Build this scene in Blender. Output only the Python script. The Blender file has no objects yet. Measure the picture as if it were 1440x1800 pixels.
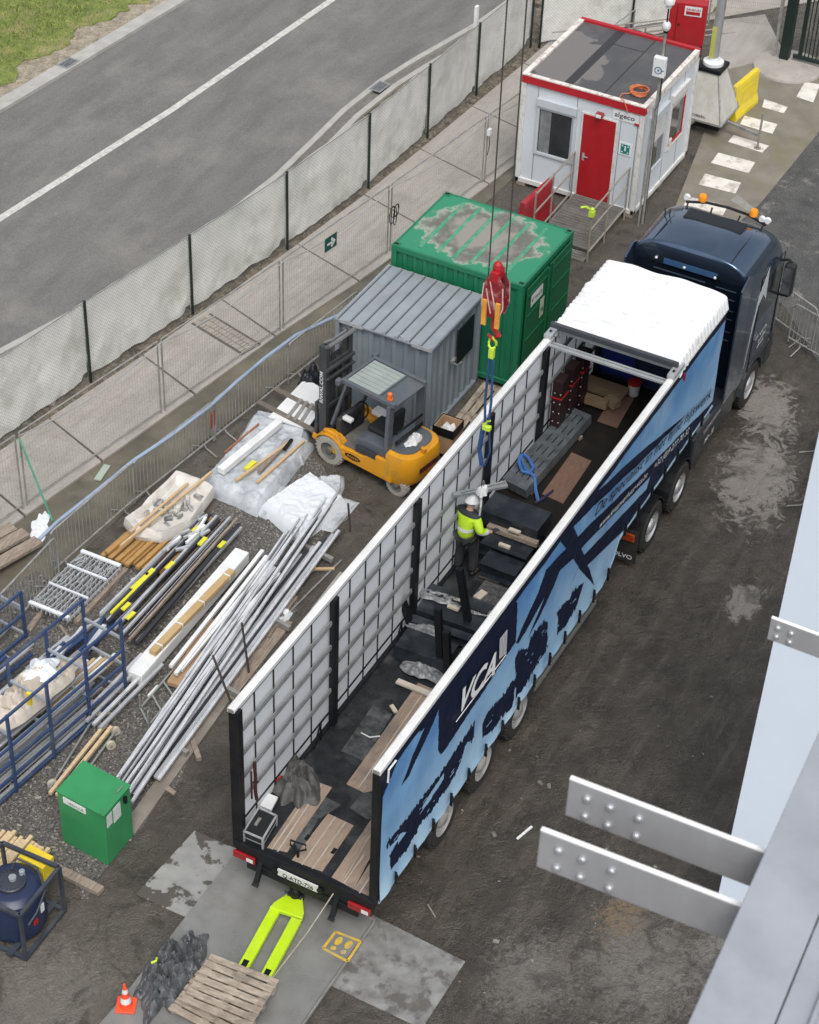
import bpy, bmesh, math, random
import numpy as np
from mathutils import Vector, Matrix, noise
R = math.radians
SC = bpy.context.scene
COL = SC.collection
# ---------------------------------------------------------------- camera
CF, CYAW, CPIT, CROL = 3578.02, 0.46387, 0.69813, 0.04271
CPOS = Vector((-17.6664, -10.4146, 25.5387))
fw = Vector((math.cos(CPIT)*math.cos(CYAW), math.cos(CPIT)*math.sin(CYAW), -math.sin(CPIT)))
r0 = fw.cross(Vector((0, 0, 1))).normalized(); u0 = r0.cross(fw)
cr = math.cos(CROL)*r0 + math.sin(CROL)*u0; cu = -math.sin(CROL)*r0 + math.cos(CROL)*u0
camd = bpy.data.cameras.new("camera"); camo = bpy.data.objects.new("camera", camd); COL.objects.link(camo)
M = Matrix((cr, cu, -fw)).transposed().to_4x4(); M.translation = CPOS
camo.matrix_world = M
camd.sensor_fit = 'HORIZONTAL'; camd.sensor_width = 36; camd.lens = 36*CF/1440
camd.clip_start = .5; camd.clip_end = 600
camd.dof.use_dof = True; camd.dof.focus_distance = 35; camd.dof.aperture_fstop = 6.3
SC.camera = camo
# ---------------------------------------------------------------- world, sun, exposure
SUN_EL, SUN_AZ = R(58), R(215)
w = bpy.data.worlds.new("World"); SC.world = w; w.use_nodes = True
nt = w.node_tree; nt.nodes.clear()
sky = nt.nodes.new('ShaderNodeTexSky'); sky.sky_type = 'NISHITA'; sky.sun_disc = False
sky.sun_elevation = SUN_EL; sky.sun_rotation = R(90)-SUN_AZ
sky.dust_density = 4; sky.ozone_density = 1; sky.air_density = 1
hs = nt.nodes.new('ShaderNodeHueSaturation'); hs.inputs['Saturation'].default_value = .28
bg = nt.nodes.new('ShaderNodeBackground'); bg.inputs[1].default_value = .15
out = nt.nodes.new('ShaderNodeOutputWorld')
nt.links.new(sky.outputs[0], hs.inputs['Color']); nt.links.new(hs.outputs[0], bg.inputs[0]); nt.links.new(bg.outputs[0], out.inputs[0])
sl = bpy.data.lights.new("sun", 'SUN'); so = bpy.data.objects.new("sun", sl); COL.objects.link(so)
sl.energy = 1.1; sl.angle = R(25); sl.color = (1, .97, .93)
sd = Vector((math.cos(SUN_EL)*math.cos(SUN_AZ), math.cos(SUN_EL)*math.sin(SUN_AZ), math.sin(SUN_EL)))
so.rotation_euler = sd.to_track_quat('Z', 'Y').to_euler()
SC.view_settings.view_transform = 'Standard'; SC.view_settings.look = 'None'
SC.view_settings.exposure = 0.35; SC.view_settings.gamma = 1

def ray(x, y): return fw + cr*((x-720)/CF) - cu*((y-900)/CF)
def at(x, y, z=0.0):
    d = ray(x, y); return CPOS + d*((z-CPOS.z)/d.z)
def aty(x, y, Y):
    d = ray(x, y); return CPOS + d*((Y-CPOS.y)/d.y)
def atx(x, y, X):
    d = ray(x, y); return CPOS + d*((X-CPOS.x)/d.x)
# ---------------------------------------------------------------- materials
MATS = {}
def mat(name, c1, c2=None, rough=.6, metal=0, scale=4, bump=0, stretch=(1, 1, 1), dirt=None, dscale=1.5, damt=.5, spec=.5, alpha=1, bscale=None, coat=0, detail=6, dpos=(.5, .66), grain=0, gscale=70):
    if name in MATS: return MATS[name]
    m = bpy.data.materials.new(name); m.use_nodes = True; t = m.node_tree; N = t.nodes; L = t.links
    p = N['Principled BSDF']
    p.inputs['Roughness'].default_value = rough; p.inputs['Metallic'].default_value = metal
    p.inputs['Specular IOR Level'].default_value = spec; p.inputs['Coat Weight'].default_value = coat
    if alpha < 1: p.inputs['Alpha'].default_value = alpha
    tc = N.new('ShaderNodeTexCoord'); mp = N.new('ShaderNodeMapping'); mp.inputs['Scale'].default_value = stretch
    L.new(tc.outputs['Object'], mp.inputs[0])
    c2 = c2 or tuple(v*.8 for v in c1)
    nz = N.new('ShaderNodeTexNoise'); nz.inputs['Scale'].default_value = scale; nz.inputs['Detail'].default_value = detail; nz.inputs['Roughness'].default_value = .6
    L.new(mp.outputs[0], nz.inputs['Vector'])
    rp = N.new('ShaderNodeValToRGB'); rp.color_ramp.elements[0].position = .32; rp.color_ramp.elements[1].position = .68
    rp.color_ramp.elements[0].color = (*c2, 1); rp.color_ramp.elements[1].color = (*c1, 1)
    L.new(nz.outputs['Fac'], rp.inputs[0]); col = rp.outputs[0]
    if dirt:
        n2 = N.new('ShaderNodeTexNoise'); n2.inputs['Scale'].default_value = dscale; n2.inputs['Detail'].default_value = 8; n2.inputs['Roughness'].default_value = .65
        L.new(tc.outputs['Object'], n2.inputs['Vector'])
        r2 = N.new('ShaderNodeValToRGB'); r2.color_ramp.elements[0].position = dpos[0]; r2.color_ramp.elements[1].position = dpos[1]
        r2.color_ramp.elements[1].color = (damt, damt, damt, 1); L.new(n2.outputs['Fac'], r2.inputs[0])
        mx = N.new('ShaderNodeMixRGB'); mx.inputs[2].default_value = (*dirt, 1)
        L.new(r2.outputs[0], mx.inputs[0]); L.new(col, mx.inputs[1]); col = mx.outputs[0]
    if grain:
        n4 = N.new('ShaderNodeTexNoise'); n4.inputs['Scale'].default_value = gscale; n4.inputs['Detail'].default_value = 2; L.new(tc.outputs['Object'], n4.inputs['Vector'])
        m4 = N.new('ShaderNodeMapRange'); m4.inputs[1].default_value = .35; m4.inputs[2].default_value = .65; m4.inputs[3].default_value = 1-grain; m4.inputs[4].default_value = 1+grain; L.new(n4.outputs['Fac'], m4.inputs[0])
        v4 = N.new('ShaderNodeVectorMath'); v4.operation = 'SCALE'; L.new(col, v4.inputs[0]); L.new(m4.outputs[0], v4.inputs['Scale']); col = v4.outputs[0]
    L.new(col, p.inputs['Base Color'])
    mr = N.new('ShaderNodeMapRange'); mr.inputs[3].default_value = max(.03, rough-.12); mr.inputs[4].default_value = min(1, rough+.12)
    L.new(nz.outputs['Fac'], mr.inputs[0]); L.new(mr.outputs[0], p.inputs['Roughness'])
    if bump:
        n3 = N.new('ShaderNodeTexNoise'); n3.inputs['Scale'].default_value = bscale or scale*3; n3.inputs['Detail'].default_value = 5
        L.new(mp.outputs[0], n3.inputs['Vector'])
        b = N.new('ShaderNodeBump'); b.inputs['Strength'].default_value = bump; b.inputs['Distance'].default_value = .02
        L.new(n3.outputs['Fac'], b.inputs['Height']); L.new(b.outputs[0], p.inputs['Normal'])
    MATS[name] = m; return m
K = mat
black = K('black_paint', (.006, .007, .009), (.011, .012, .014), rough=.45, dirt=(.05, .047, .043), damt=.2, spec=.25)
rubber = K('rubber', (.025, .025, .025), (.04, .038, .035), rough=.85, scale=9, spec=.2)
alu = K('aluminium', (.62, .63, .65), (.45, .46, .48), rough=.38, metal=.55, scale=8)
steel = K('galvanised_steel', (.42, .44, .45), (.28, .30, .31), rough=.45, metal=.5, scale=14, dirt=(.2, .18, .15), damt=.3)
white = K('white_paint', (.74, .75, .75), (.62, .63, .63), rough=.45, dirt=(.35, .33, .29), damt=.35)
wfilm = K('white_film', (.80, .83, .86), (.62, .66, .70), rough=.32, scale=3, bump=.3)
galv = K('galvanised_tube', (.40, .40, .385), (.25, .24, .22), rough=.5, metal=.4, scale=5)
wood = K('pale_timber', (.62, .46, .27), (.45, .31, .17), rough=.75, scale=6, stretch=(1, 9, 9), bump=.2)
oldwood = K('weathered_timber', (.36, .30, .24), (.17, .135, .105), rough=.85, scale=5, stretch=(1, 8, 8), bump=.4)
orangewood = K('wet_orange_timber', (.50, .29, .10), (.30, .17, .06), rough=.6, scale=5, stretch=(1, 7, 7), bump=.3)
ply = K('deck_plywood', (.34, .26, .20), (.24, .18, .135), rough=.7, scale=5, stretch=(1, 8, 1), dirt=(.10, .09, .085), damt=.6)
card = K('cardboard', (.42, .27, .15), (.33, .21, .12), rough=.85)
navy = K('navy_print', (.004, .008, .026), (.006, .011, .034), rough=.5, spec=.18)
glass = K('dark_glass', (.02, .025, .03), (.035, .04, .045), rough=.08, spec=.8)
redp = K('red_paint', (.42, .012, .018), (.34, .012, .016), rough=.5, dirt=(.18, .05, .045), damt=.3)
yellowp = K('yellow_paint', (.78, .60, .03), (.66, .50, .03), rough=.45, dirt=(.3, .26, .1), damt=.35)
bluesteel = K('blue_steel', (.022, .050, .135), (.035, .065, .15), rough=.45, dirt=(.15, .15, .16), damt=.4)
bluestrap = K('blue_webbing', (.02, .075, .20), (.02, .05, .14), rough=.7)
ropem = K('wire_rope', (.06, .055, .05), rough=.6)
conc = K('concrete', (.40, .375, .34), (.31, .29, .262), rough=.85, scale=2, bump=.2, dirt=(.20, .18, .155), damt=.5)
orange = K('orange_plastic', (.85, .17, .02), rough=.35)
# ---------------------------------------------------------------- mesh helpers
def frame(p, q):
    d = (Vector(q)-Vector(p)); L = d.length; d = d/L if L else Vector((1, 0, 0))
    up = Vector((0, 0, 1)) if abs(d.z) < .95 else Vector((1, 0, 0))
    s = up.cross(d).normalized(); return d, s, d.cross(s), L
class MB:
    def __init__(s): s.v = []; s.f = []; s.mi = []; s.cur = 0
    def add(s, vs, fs):
        o = len(s.v); s.v += [tuple(v) for v in vs]; s.f += [tuple(i+o for i in f) for f in fs]; s.mi += [s.cur]*len(fs); return s
    def box(s, x0, x1, y0, y1, z0, z1, rz=0, M=None):
        vs = [Vector((x, y, z)) for z in (z0, z1) for x, y in ((x0, y0), (x1, y0), (x1, y1), (x0, y1))]
        if rz:
            c = Vector(((x0+x1)/2, (y0+y1)/2, 0)); m = Matrix.Rotation(rz, 3, 'Z'); vs = [m@(v-c)+c for v in vs]
        if M: vs = [M@v for v in vs]
        return s.add(vs, [(3, 2, 1, 0), (4, 5, 6, 7), (0, 1, 5, 4), (1, 2, 6, 5), (2, 3, 7, 6), (3, 0, 4, 7)])
    def bar(s, p, q, w, h, roll=0):
        d, a, b, L = frame(p, q); p = Vector(p); q = Vector(q)
        if roll: a, b = a*math.cos(roll)+b*math.sin(roll), b*math.cos(roll)-a*math.sin(roll)
        vs = [c+a*i*w/2+b*j*h/2 for c in (p, q) for i, j in ((-1, -1), (1, -1), (1, 1), (-1, 1))]
        return s.add(vs, [(0, 1, 2, 3), (7, 6, 5, 4), (0, 4, 5, 1), (1, 5, 6, 2), (2, 6, 7, 3), (3, 7, 4, 0)])
    def tube(s, pts, r, n=8, closed=False):
        pts = [Vector(p) for p in pts]; m = len(pts); vs = []
        for i, p in enumerate(pts):
            a = pts[(i-1) % m] if (i or closed) else p; b = pts[(i+1) % m] if (i < m-1 or closed) else p
            d, x, y, _ = frame(a, b)
            rr = r[i] if isinstance(r, (list, tuple)) else r
            vs += [p+(x*math.cos(t)+y*math.sin(t))*rr for t in [2*math.pi*k/n for k in range(n)]]
        fs = []
        for i in range(m if closed else m-1):
            j = (i+1) % m
            fs += [(i*n+k, i*n+(k+1) % n, j*n+(k+1) % n, j*n+k) for k in range(n)]
        if not closed: fs += [tuple(range(n-1, -1, -1)), tuple((m-1)*n+k for k in range(n))]
        return s.add(vs, fs)
    def prism(s, poly, z0, z1):   # poly in xy
        n = len(poly); vs = [(p[0], p[1], z0) for p in poly]+[(p[0], p[1], z1) for p in poly]
        a = sum(poly[i][0]*poly[(i+1) % n][1]-poly[(i+1) % n][0]*poly[i][1] for i in range(n))
        fs = [(i, (i+1) % n, (i+1) % n+n, i+n) for i in range(n)]+[tuple(range(n-1, -1, -1)), tuple(range(n, 2*n))]
        if a < 0: fs = [tuple(reversed(f)) for f in fs]
        return s.add(vs, fs)
    def prismy(s, poly, y0, y1):  # poly in xz, extruded along y
        n = len(poly); vs = [(p[0], y0, p[1]) for p in poly]+[(p[0], y1, p[1]) for p in poly]
        return s.add(vs, [(i, (i+1) % n, (i+1) % n+n, i+n) for i in range(n)]+[tuple(range(n-1, -1, -1)), tuple(range(n, 2*n))])
    def prismx(s, poly, x0, x1):  # poly in yz
        n = len(poly); vs = [(x0, p[0], p[1]) for p in poly]+[(x1, p[0], p[1]) for p in poly]
        return s.add(vs, [(i, (i+1) % n, (i+1) % n+n, i+n) for i in range(n)]+[tuple(range(n-1, -1, -1)), tuple(range(n, 2*n))])
    def lathe(s, prof, c=(0, 0, 0), axis='Z', n=24, caps=True):
        c = Vector(c); vs = []
        for rr, h in prof:
            for k in range(n):
                t = 2*math.pi*k/n; a, b = rr*math.cos(t), rr*math.sin(t)
                vs.append(c+(Vector((a, b, h)) if axis == 'Z' else Vector((a, h, b)) if axis == 'Y' else Vector((h, a, b))))
        m = len(prof); fs = [(i*n+k, i*n+(k+1) % n, (i+1)*n+(k+1) % n, (i+1)*n+k) for i in range(m-1) for k in range(n)]
        if caps: fs += [tuple(range(n)), tuple((m-1)*n+k for k in range(n))]
        return s.add(vs, fs)
    def ball(s, c, r, n=10, sz=1):
        return s.lathe([(r*math.sin(math.pi*i/n)+1e-4, -r*sz*math.cos(math.pi*i/n)) for i in range(n+1)], c, n=14)
    def build(s, name, mt, parent=None, world=True, smooth=False, bevel=0, loc=None):
        off = Vector((0, 0, 0))
        if parent is not None and world:
            pp = parent
            while pp.parent: pp = pp.parent
            off = pp.location.copy()
        if loc is not None: off = Vector(loc)
        me = bpy.data.meshes.new(name)
        me.from_pydata([tuple(Vector(v)-off) for v in s.v], [], s.f)
        for mm in (mt if isinstance(mt, (list, tuple)) else [mt]): me.materials.append(mm)
        if isinstance(mt, (list, tuple)): me.polygons.foreach_set('material_index', s.mi)
        b = bmesh.new(); b.from_mesh(me); bmesh.ops.recalc_face_normals(b, faces=b.faces); b.to_mesh(me); b.free()
        if smooth:
            me.polygons.foreach_set('use_smooth', [True]*len(me.polygons))
            try: me.set_sharp_from_angle(angle=R(40))
            except Exception: pass
        o = bpy.data.objects.new(name, me); COL.objects.link(o)
        if parent is not None: o.parent = parent
        elif loc is not None: o.location = loc
        if bevel:
            bm_ = o.modifiers.new('bevel', 'BEVEL'); bm_.width = bevel; bm_.segments = 2; bm_.limit_method = 'ANGLE'
        return o
def tag(o, label, cat, group=None):
    o['label'] = label; o['category'] = cat
    if group: o['group'] = group
    return o
def thing(name, label, cat, loc=(0, 0, 0), rz=0, group=None):
    o = bpy.data.objects.new(name, None); COL.objects.link(o); o.location = loc; o.rotation_euler = (0, 0, rz); o.empty_display_size = .3
    return tag(o, label, cat, group)
def struct(o, kind='structure'): o['kind'] = kind; return o
def copy_thing(o, loc, rz=0, label=None):
    r = o.copy(); COL.objects.link(r); r.location = loc; r.rotation_euler = (0, 0, rz)
    if label: r['label'] = label
    for ch in list(o.children):
        c = ch.copy(); COL.objects.link(c); c.parent = r
        for g in list(ch.children):
            d = g.copy(); COL.objects.link(d); d.parent = c
    return r
def text(name, s, origin, ax, up, size, mt, parent, shear=0, width=None, off=.004, align='LEFT', bold=.012):
    cu_ = bpy.data.curves.new(name, 'FONT'); cu_.body = s; cu_.size = size; cu_.shear = shear; cu_.align_x = align; cu_.offset = size*bold; cu_.resolution_u = 3
    to = bpy.data.objects.new(name, cu_); COL.objects.link(to)
    me = bpy.data.meshes.new_from_object(to); bpy.data.objects.remove(to)
    ax = Vector(ax).normalized(); up = Vector(up).normalized(); nrm = ax.cross(up)
    off0 = Vector((0, 0, 0))
    pp = parent
    while pp.parent: pp = pp.parent
    if pp.rotation_euler[2] == 0: off0 = pp.location
    xs = [v.co.x for v in me.vertices] or [0, 1]; k = width/(max(xs)-min(xs)) if width else 1
    for v in me.vertices: v.co = Vector(origin)+ax*v.co.x*k+up*v.co.y+nrm*off-off0
    me.materials.clear(); me.materials.append(mt)
    o = bpy.data.objects.new(name, me); COL.objects.link(o); o.parent = parent; return o
def crumple(cx, cy, z, rx, ry, h, seed, ang=0, n=46, fold=3.0, edge=.25):
    b = MB(); vs = []
    for j in range(n):
        for i in range(n):
            u, v = 2*i/(n-1)-1, 2*j/(n-1)-1
            a = math.atan2(v, u); rr = max(abs(u), abs(v))
            k = rr/max(1e-6, math.hypot(u, v)); x, y = u*k, v*k     # square to disc
            e = 1+edge*noise.noise(Vector((math.cos(a)*2, math.sin(a)*2, seed)))*1.6
            X, Y = x*rx*e, y*ry*e
            f = 1-rr**3
            p = Vector((X*fold, Y*fold, seed*3.1))
            wv = noise.noise_vector(p*.7)
            q = p+wv*1.3
            r1 = 1-abs(noise.noise(q))*2; r2 = 1-abs(noise.noise(q*2.3))*2
            hh = h*f*(.35+.45*r1+.22*r2)+.012*(1-f)
            vs.append((X+.05*wv.x, Y+.05*wv.y, max(hh, .004*(1-rr))))
    m = Matrix.Translation((cx, cy, z))@Matrix.Rotation(ang, 4, 'Z')
    vs = [m@Vector(q) for q in vs]
    return b.add(vs, [(j*n+i, j*n+i+1, (j+1)*n+i+1, (j+1)*n+i) for j in range(n-1) for i in range(n-1)])
def inpoly(px, py, poly):
    res = np.zeros(px.shape, bool); n = len(poly)
    for i in range(n):
        x1, y1 = poly[i]; x2, y2 = poly[(i+1) % n]
        c = ((y1 > py) != (y2 > py)); 
        with np.errstate(divide='ignore', invalid='ignore'):
            xi = (x2-x1)*(py-y1)/((y2-y1) if y2 != y1 else 1e-9)+x1
        res ^= c & (px < xi)
    return res
# ================================================================ SETTING
def ground_mat():
    m = bpy.data.materials.new('yard_mud'); m.use_nodes = True; t = m.node_tree; N = t.nodes; L = t.links; p = N['Principled BSDF']
    tc = N.new('ShaderNodeTexCoord')
    def nz(scale, det=8, rough=.6, dist=0, vec=None):
        n = N.new('ShaderNodeTexNoise'); n.inputs['Scale'].default_value = scale; n.inputs['Detail'].default_value = det; n.inputs['Roughness'].default_value = rough; n.inputs['Distortion'].default_value = dist
        L.new(vec or tc.outputs['Object'], n.inputs['Vector']); return n.outputs['Fac']
    def ramp(f, a, b, ca, cb):
        r = N.new('ShaderNodeValToRGB'); e = r.color_ramp.elements; e[0].position = a; e[1].position = b; e[0].color = (*ca, 1); e[1].color = (*cb, 1); L.new(f, r.inputs[0]); return r.outputs[0]
    def mixc(f, a, b):
        x = N.new('ShaderNodeMixRGB'); L.new(f, x.inputs[0])
        for i, c in ((1, a), (2, b)):
            if isinstance(c, tuple): x.inputs[i].default_value = (*c, 1)
            else: L.new(c, x.inputs[i])
        return x.outputs[0]
    def mth(op, a, b=None):
        x = N.new('ShaderNodeMath'); x.operation = op
        for i, c in enumerate((a, b)):
            if c is None: continue
            if isinstance(c, (int, float)): x.inputs[i].default_value = c
            else: L.new(c, x.inputs[i])
        return x.outputs[0]
    base = ramp(nz(1.3), .3, .72, (.031, .027, .022), (.072, .063, .051))
    fine = ramp(nz(40, 5, .7), .35, .68, (.55, .55, .55), (1.4, 1.36, 1.3))
    mul = N.new('ShaderNodeMixRGB'); mul.blend_type = 'MULTIPLY'; mul.inputs[0].default_value = 1; L.new(base, mul.inputs[1]); L.new(fine, mul.inputs[2]); col = mul.outputs[0]
    # pale swirled mud films dragged by tyres; puddles' sky reflection painted into the colour
    sw = nz(1.5, 12, .78, 3.4)
    def blob(x, y, rx, ry, ang=0):
        mp = N.new('ShaderNodeMapping'); mp.vector_type = 'TEXTURE'; mp.inputs['Location'].default_value = (x, y, 0); mp.inputs['Rotation'].default_value = (0, 0, ang); mp.inputs['Scale'].default_value = (rx, ry, 1)
        L.new(tc.outputs['Object'], mp.inputs[0])
        ln = N.new('ShaderNodeVectorMath'); ln.operation = 'LENGTH'; L.new(mp.outputs[0], ln.inputs[0])
        mr = N.new('ShaderNodeMapRange'); mr.inputs[1].default_value = .25; mr.inputs[2].default_value = 1.25; mr.inputs[3].default_value = 1; mr.inputs[4].default_value = 0; L.new(ln.outputs['Value'], mr.inputs[0]); return mr.outputs[0]
    def film(blobs, th, c, col, swn, width=.05):
        s = None
        for q in blobs: s = blob(*q) if s is None else mth('MAXIMUM', s, blob(*q))
        v = mth('ADD', mth('MULTIPLY', s, .42), mth('MULTIPLY', swn, 1.15))
        f = ramp(v, th, th+width, (0, 0, 0), (1, 1, 1)); g = mth('MULTIPLY', f, 1.0)
        return mixc(g, col, c), g
    a1, a2, a3 = at(1330, 840), at(1310, 1060), at(1350, 720)
    col, f1 = film([(a1.x, a1.y, 2.4, 1.1, .2), (a2.x, a2.y, .9, .5, 0), (a3.x, a3.y, 1.6, .9, .3)], .81, (.20, .185, .165), col, sw, .09)
    g1, g2, g3, g4 = at(1130, 1690), at(930, 1720), at(80, 1740), at(1290, 1700)
    col, f2 = film([(g1.x, g1.y, 1.8, 1.4, 0), (g2.x, g2.y, 1.2, 1.0, 0), (g3.x, g3.y, 1.5, 1.5, 0), (g4.x, g4.y, 1.2, 1.6, 0)], .74, (.13, .12, .105), col, nz(6, 10, .75, 2.0), .25)
    o1 = at(1090, 1610); col, f3 = film([(o1.x, o1.y, .9, .6, 0)], .86, (.16, .115, .07), col, nz(9, 8, .7, 1), .35)
    # light traces everywhere, very faint
    tr = ramp(nz(3.1, 10, .75, 3.0), .60, .74, (0, 0, 0), (.6, .6, .6)); col = mixc(tr, col, (.085, .077, .066))
    mp2 = N.new('ShaderNodeSeparateXYZ'); L.new(tc.outputs['Object'], mp2.inputs[0]); mq = N.new('ShaderNodeMapRange'); mq.inputs[1].default_value = 2.0; mq.inputs[2].default_value = 4.2; mq.inputs[3].default_value = 0; mq.inputs[4].default_value = .8; L.new(mp2.outputs['Y'], mq.inputs[0])
    mr2 = N.new('ShaderNodeMapRange'); mr2.inputs[1].default_value = -.2; mr2.inputs[2].default_value = -1.8; mr2.inputs[3].default_value = 0; mr2.inputs[4].default_value = .75; L.new(mp2.outputs['X'], mr2.inputs[0])
    col = mixc(mth('MULTIPLY', mth('MAXIMUM', mq.outputs[0], mr2.outputs[0]), nz(1.1, 6)), col, (.15, .137, .118))
    ms_ = N.new('ShaderNodeMapping'); ms_.inputs['Scale'].default_value = (.22, 1.7, 1); ms_.inputs['Rotation'].default_value = (0, 0, -.12); L.new(tc.outputs['Object'], ms_.inputs[0])
    trk = ramp(nz(2.2, 9, .62, .6, ms_.outputs[0]), .50, .66, (0, 0, 0), (.75, .75, .75)); col = mixc(mth('MULTIPLY', trk, nz(.8, 5)), col, (.125, .110, .09))
    dk = ramp(nz(1.1, 9, .7, 1.6), .52, .62, (0, 0, 0), (.6, .6, .6)); col = mixc(dk, col, (.026, .023, .019))
    L.new(col, p.inputs['Base Color'])
    wet = ramp(nz(.9, 8, .65, 1.2), .42, .60, (.10, .10, .10), (.60, .60, .60)); L.new(wet, p.inputs['Roughness'])
    p.inputs['Specular IOR Level'].default_value = .45
    bm_ = N.new('ShaderNodeBump'); bm_.inputs['Strength'].default_value = .8; bm_.inputs['Distance'].default_value = .06
    L.new(mth('ADD', nz(3.5, 10, .7, 1.5), mth('MULTIPLY', nz(30, 4), .35)), bm_.inputs['Height']); L.new(bm_.outputs[0], p.inputs['Normal'])
    return m
def sheet(name, poly, z, mt, th=.0):
    b = MB()
    if th: b.prism([(p[0], p[1]) for p in poly], z-th, z)
    else: b.add([(p[0], p[1], z) for p in poly], [tuple(range(len(poly)))])
    o = b.build(name, mt); struct(o); return o
sheet('ground', [(-150, -150), (200, -150), (200, 200), (-150, 200)], 0, ground_mat())

asphalt = K('road_asphalt', (.168, .163, .157), (.122, .119, .115), rough=.8, scale=1.6, stretch=(.3, 1.2, 1), bump=.35, bscale=60, dirt=(.23, .22, .20), dscale=.5, damt=.5, grain=.15, gscale=30)
asphalt2 = K('yard_asphalt', (.095, .094, .090), (.05, .05, .048), rough=.55, scale=1.8, bump=.6, bscale=25, dirt=(.2, .19, .175), dscale=2.1, damt=.8, dpos=(.56, .66), grain=.35, gscale=30)
soil = K('soil_strip', (.15, .125, .09), (.035, .031, .024), rough=.9, scale=3.5, bump=.9, bscale=14, dirt=(.27, .235, .18), dscale=5, damt=.8)
grassm = K('verge_grass', (.20, .235, .055), (.09, .125, .028), rough=.9, scale=3.2, bump=1, bscale=20, dirt=(.27, .23, .11), dscale=1.5, damt=.75, grain=.3, gscale=25)
sandm = K('sandy_edge', (.36, .31, .24), (.22, .19, .145), rough=.9, scale=3, bump=.8, dirt=(.13, .12, .07), dscale=4, damt=.7, grain=.25, gscale=22)
kerbm = K('kerb_concrete', (.42, .41, .385), (.32, .31, .29), rough=.8, scale=3, bump=.2)
slab = K('footpath_concrete', (.36, .34, .31), (.29, .272, .245), rough=.8, scale=.8, stretch=(1, 6, 1), bump=.15, dirt=(.24, .225, .20), dscale=.9, damt=.6, grain=.12, gscale=40)
gravel = K('gravel', (.17, .16, .145), (.022, .021, .02), rough=.6, scale=26, bump=1, bscale=30, dirt=(.08, .07, .06), dscale=2, damt=.7, detail=3)
ditchm = K('ditch_mud', (.15, .135, .10), (.085, .078, .058), rough=.35, scale=1.5, bump=.3, dirt=(.22, .20, .15), dscale=.8, damt=.5)
linem = K('road_marking', (.60, .59, .56), (.44, .43, .41), rough=.7, scale=12, dirt=(.26, .25, .24), dscale=5, damt=.6)
# road band: near edge and far edge follow gentle curves
near = [(-10, 17.0), (0, 15.2), (5, 14.1), (9.81, 13.23), (12.09, 12.68), (14.73, 12.24), (16.67, 12.03), (19.01, 11.95), (21.04, 12.06), (22.6, 12.16), (24.49, 12.10), (25.95, 11.9), (27.63, 11.60), (28.8, 11.4), (36, 10.9), (60, 9.5)]
far = [(60, 17.6), (36, 18.4), (25.89, 18.82), (21.34, 19.16), (18.05, 19.42), (10, 20.2), (-10, 22.5)]
sheet('road', near+far, .012, asphalt)
cl = [(-10, 19.3), (5, 17.3), (14.07, 16.44), (20.41, 15.87), (27.94, 15.5), (45, 15)]
def interp0(line, x):
    l_ = sorted(line)
    for (x0, y0), (x1, y1) in zip(l_, l_[1:]):
        if x0 <= x <= x1: return y0+(y1-y0)*(x-x0)/(x1-x0)
    return l_[-1][1]
def strip(name, line, w0, w1, z, mt, th=0):
    L_ = []; R_ = []
    for i, p in enumerate(line):
        a = Vector(line[max(i-1, 0)]); b_ = Vector(line[min(i+1, len(line)-1)]); d = (b_-a).normalized(); n = Vector((-d.y, d.x))
        L_.append(Vector(p)+n*w1); R_.append(Vector(p)+n*w0)
    b = MB(); n_ = len(line)
    for i in range(n_-1):
        q = [R_[i], R_[i+1], L_[i+1], L_[i]]
        if th: b.prism(q, z-th, z)
        else: b.add([(v.x, v.y, z) for v in q], [(0, 1, 2, 3)])
    o = b.build(name, mt); struct(o); return o
strip('road_centre_line', cl, -.10, .10, .018, linem)
fl = list(reversed(far))
strip('kerb', fl, 0.0, .42, .10, kerbm, .10)
strip('sandy_verge', fl, .42, 2.4, .06, sandm, .06)
flv = [(x_, interp0(fl, x_)) for x_ in np.arange(10, 30, .12)]
gin = [(x_, y_+1.05+.55*noise.noise(Vector((x_*.9, 3, 1)))+.28*noise.noise(Vector((x_*3.1, 8, 1)))) for x_, y_ in flv]
b = MB(); b.prism(gin+[(30, 34), (10, 34)], .0, .09); struct(b.build('grass_verge', grassm))
# gutter: channel stones on the near side
strip('kerb', near, -.16, 0.0, .10, kerbm, .10)
strip('gutter', near, -.42, -.16, .02, K('gutter', (.20, .19, .175), (.12, .115, .105), rough=.8, scale=8), .02)
strip('kerb', near, -.58, -.42, .08, kerbm, .08)
# tyre grit and drift of grass blades on the verge
random.seed(3)
b = MB()
for k in range(9000):
    x = random.uniform(14.5, 26); t = (x-18.05)/(25.89-18.05); yb = 19.42-.6*t
    d = abs(random.gauss(0, 1.6)) if random.random() < .3 else random.uniform(.9, 5.5)
    if d < .75: continue
    y = yb+.5+d; h = random.uniform(.03, .10)*(1.4 if d > 1.4 else .8); a = random.uniform(0, 6.28); dx, dy = math.cos(a)*.025, math.sin(a)*.025
    lx, ly = random.uniform(-.05, .05), random.uniform(-.05, .05)
    b.add([(x-dx, y-dy, .07), (x+dx, y+dy, .07), (x+lx, y+ly, .08+h)], [(0, 1, 2)])
o = b.build('grass', K('grass_blades', (.22, .27, .06), (.11, .15, .03), rough=.8, scale=1.3, dirt=(.32, .28, .13), damt=.7)); struct(o, 'stuff'); o['label'] = 'patchy green grass on the verge beyond the road'
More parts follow.
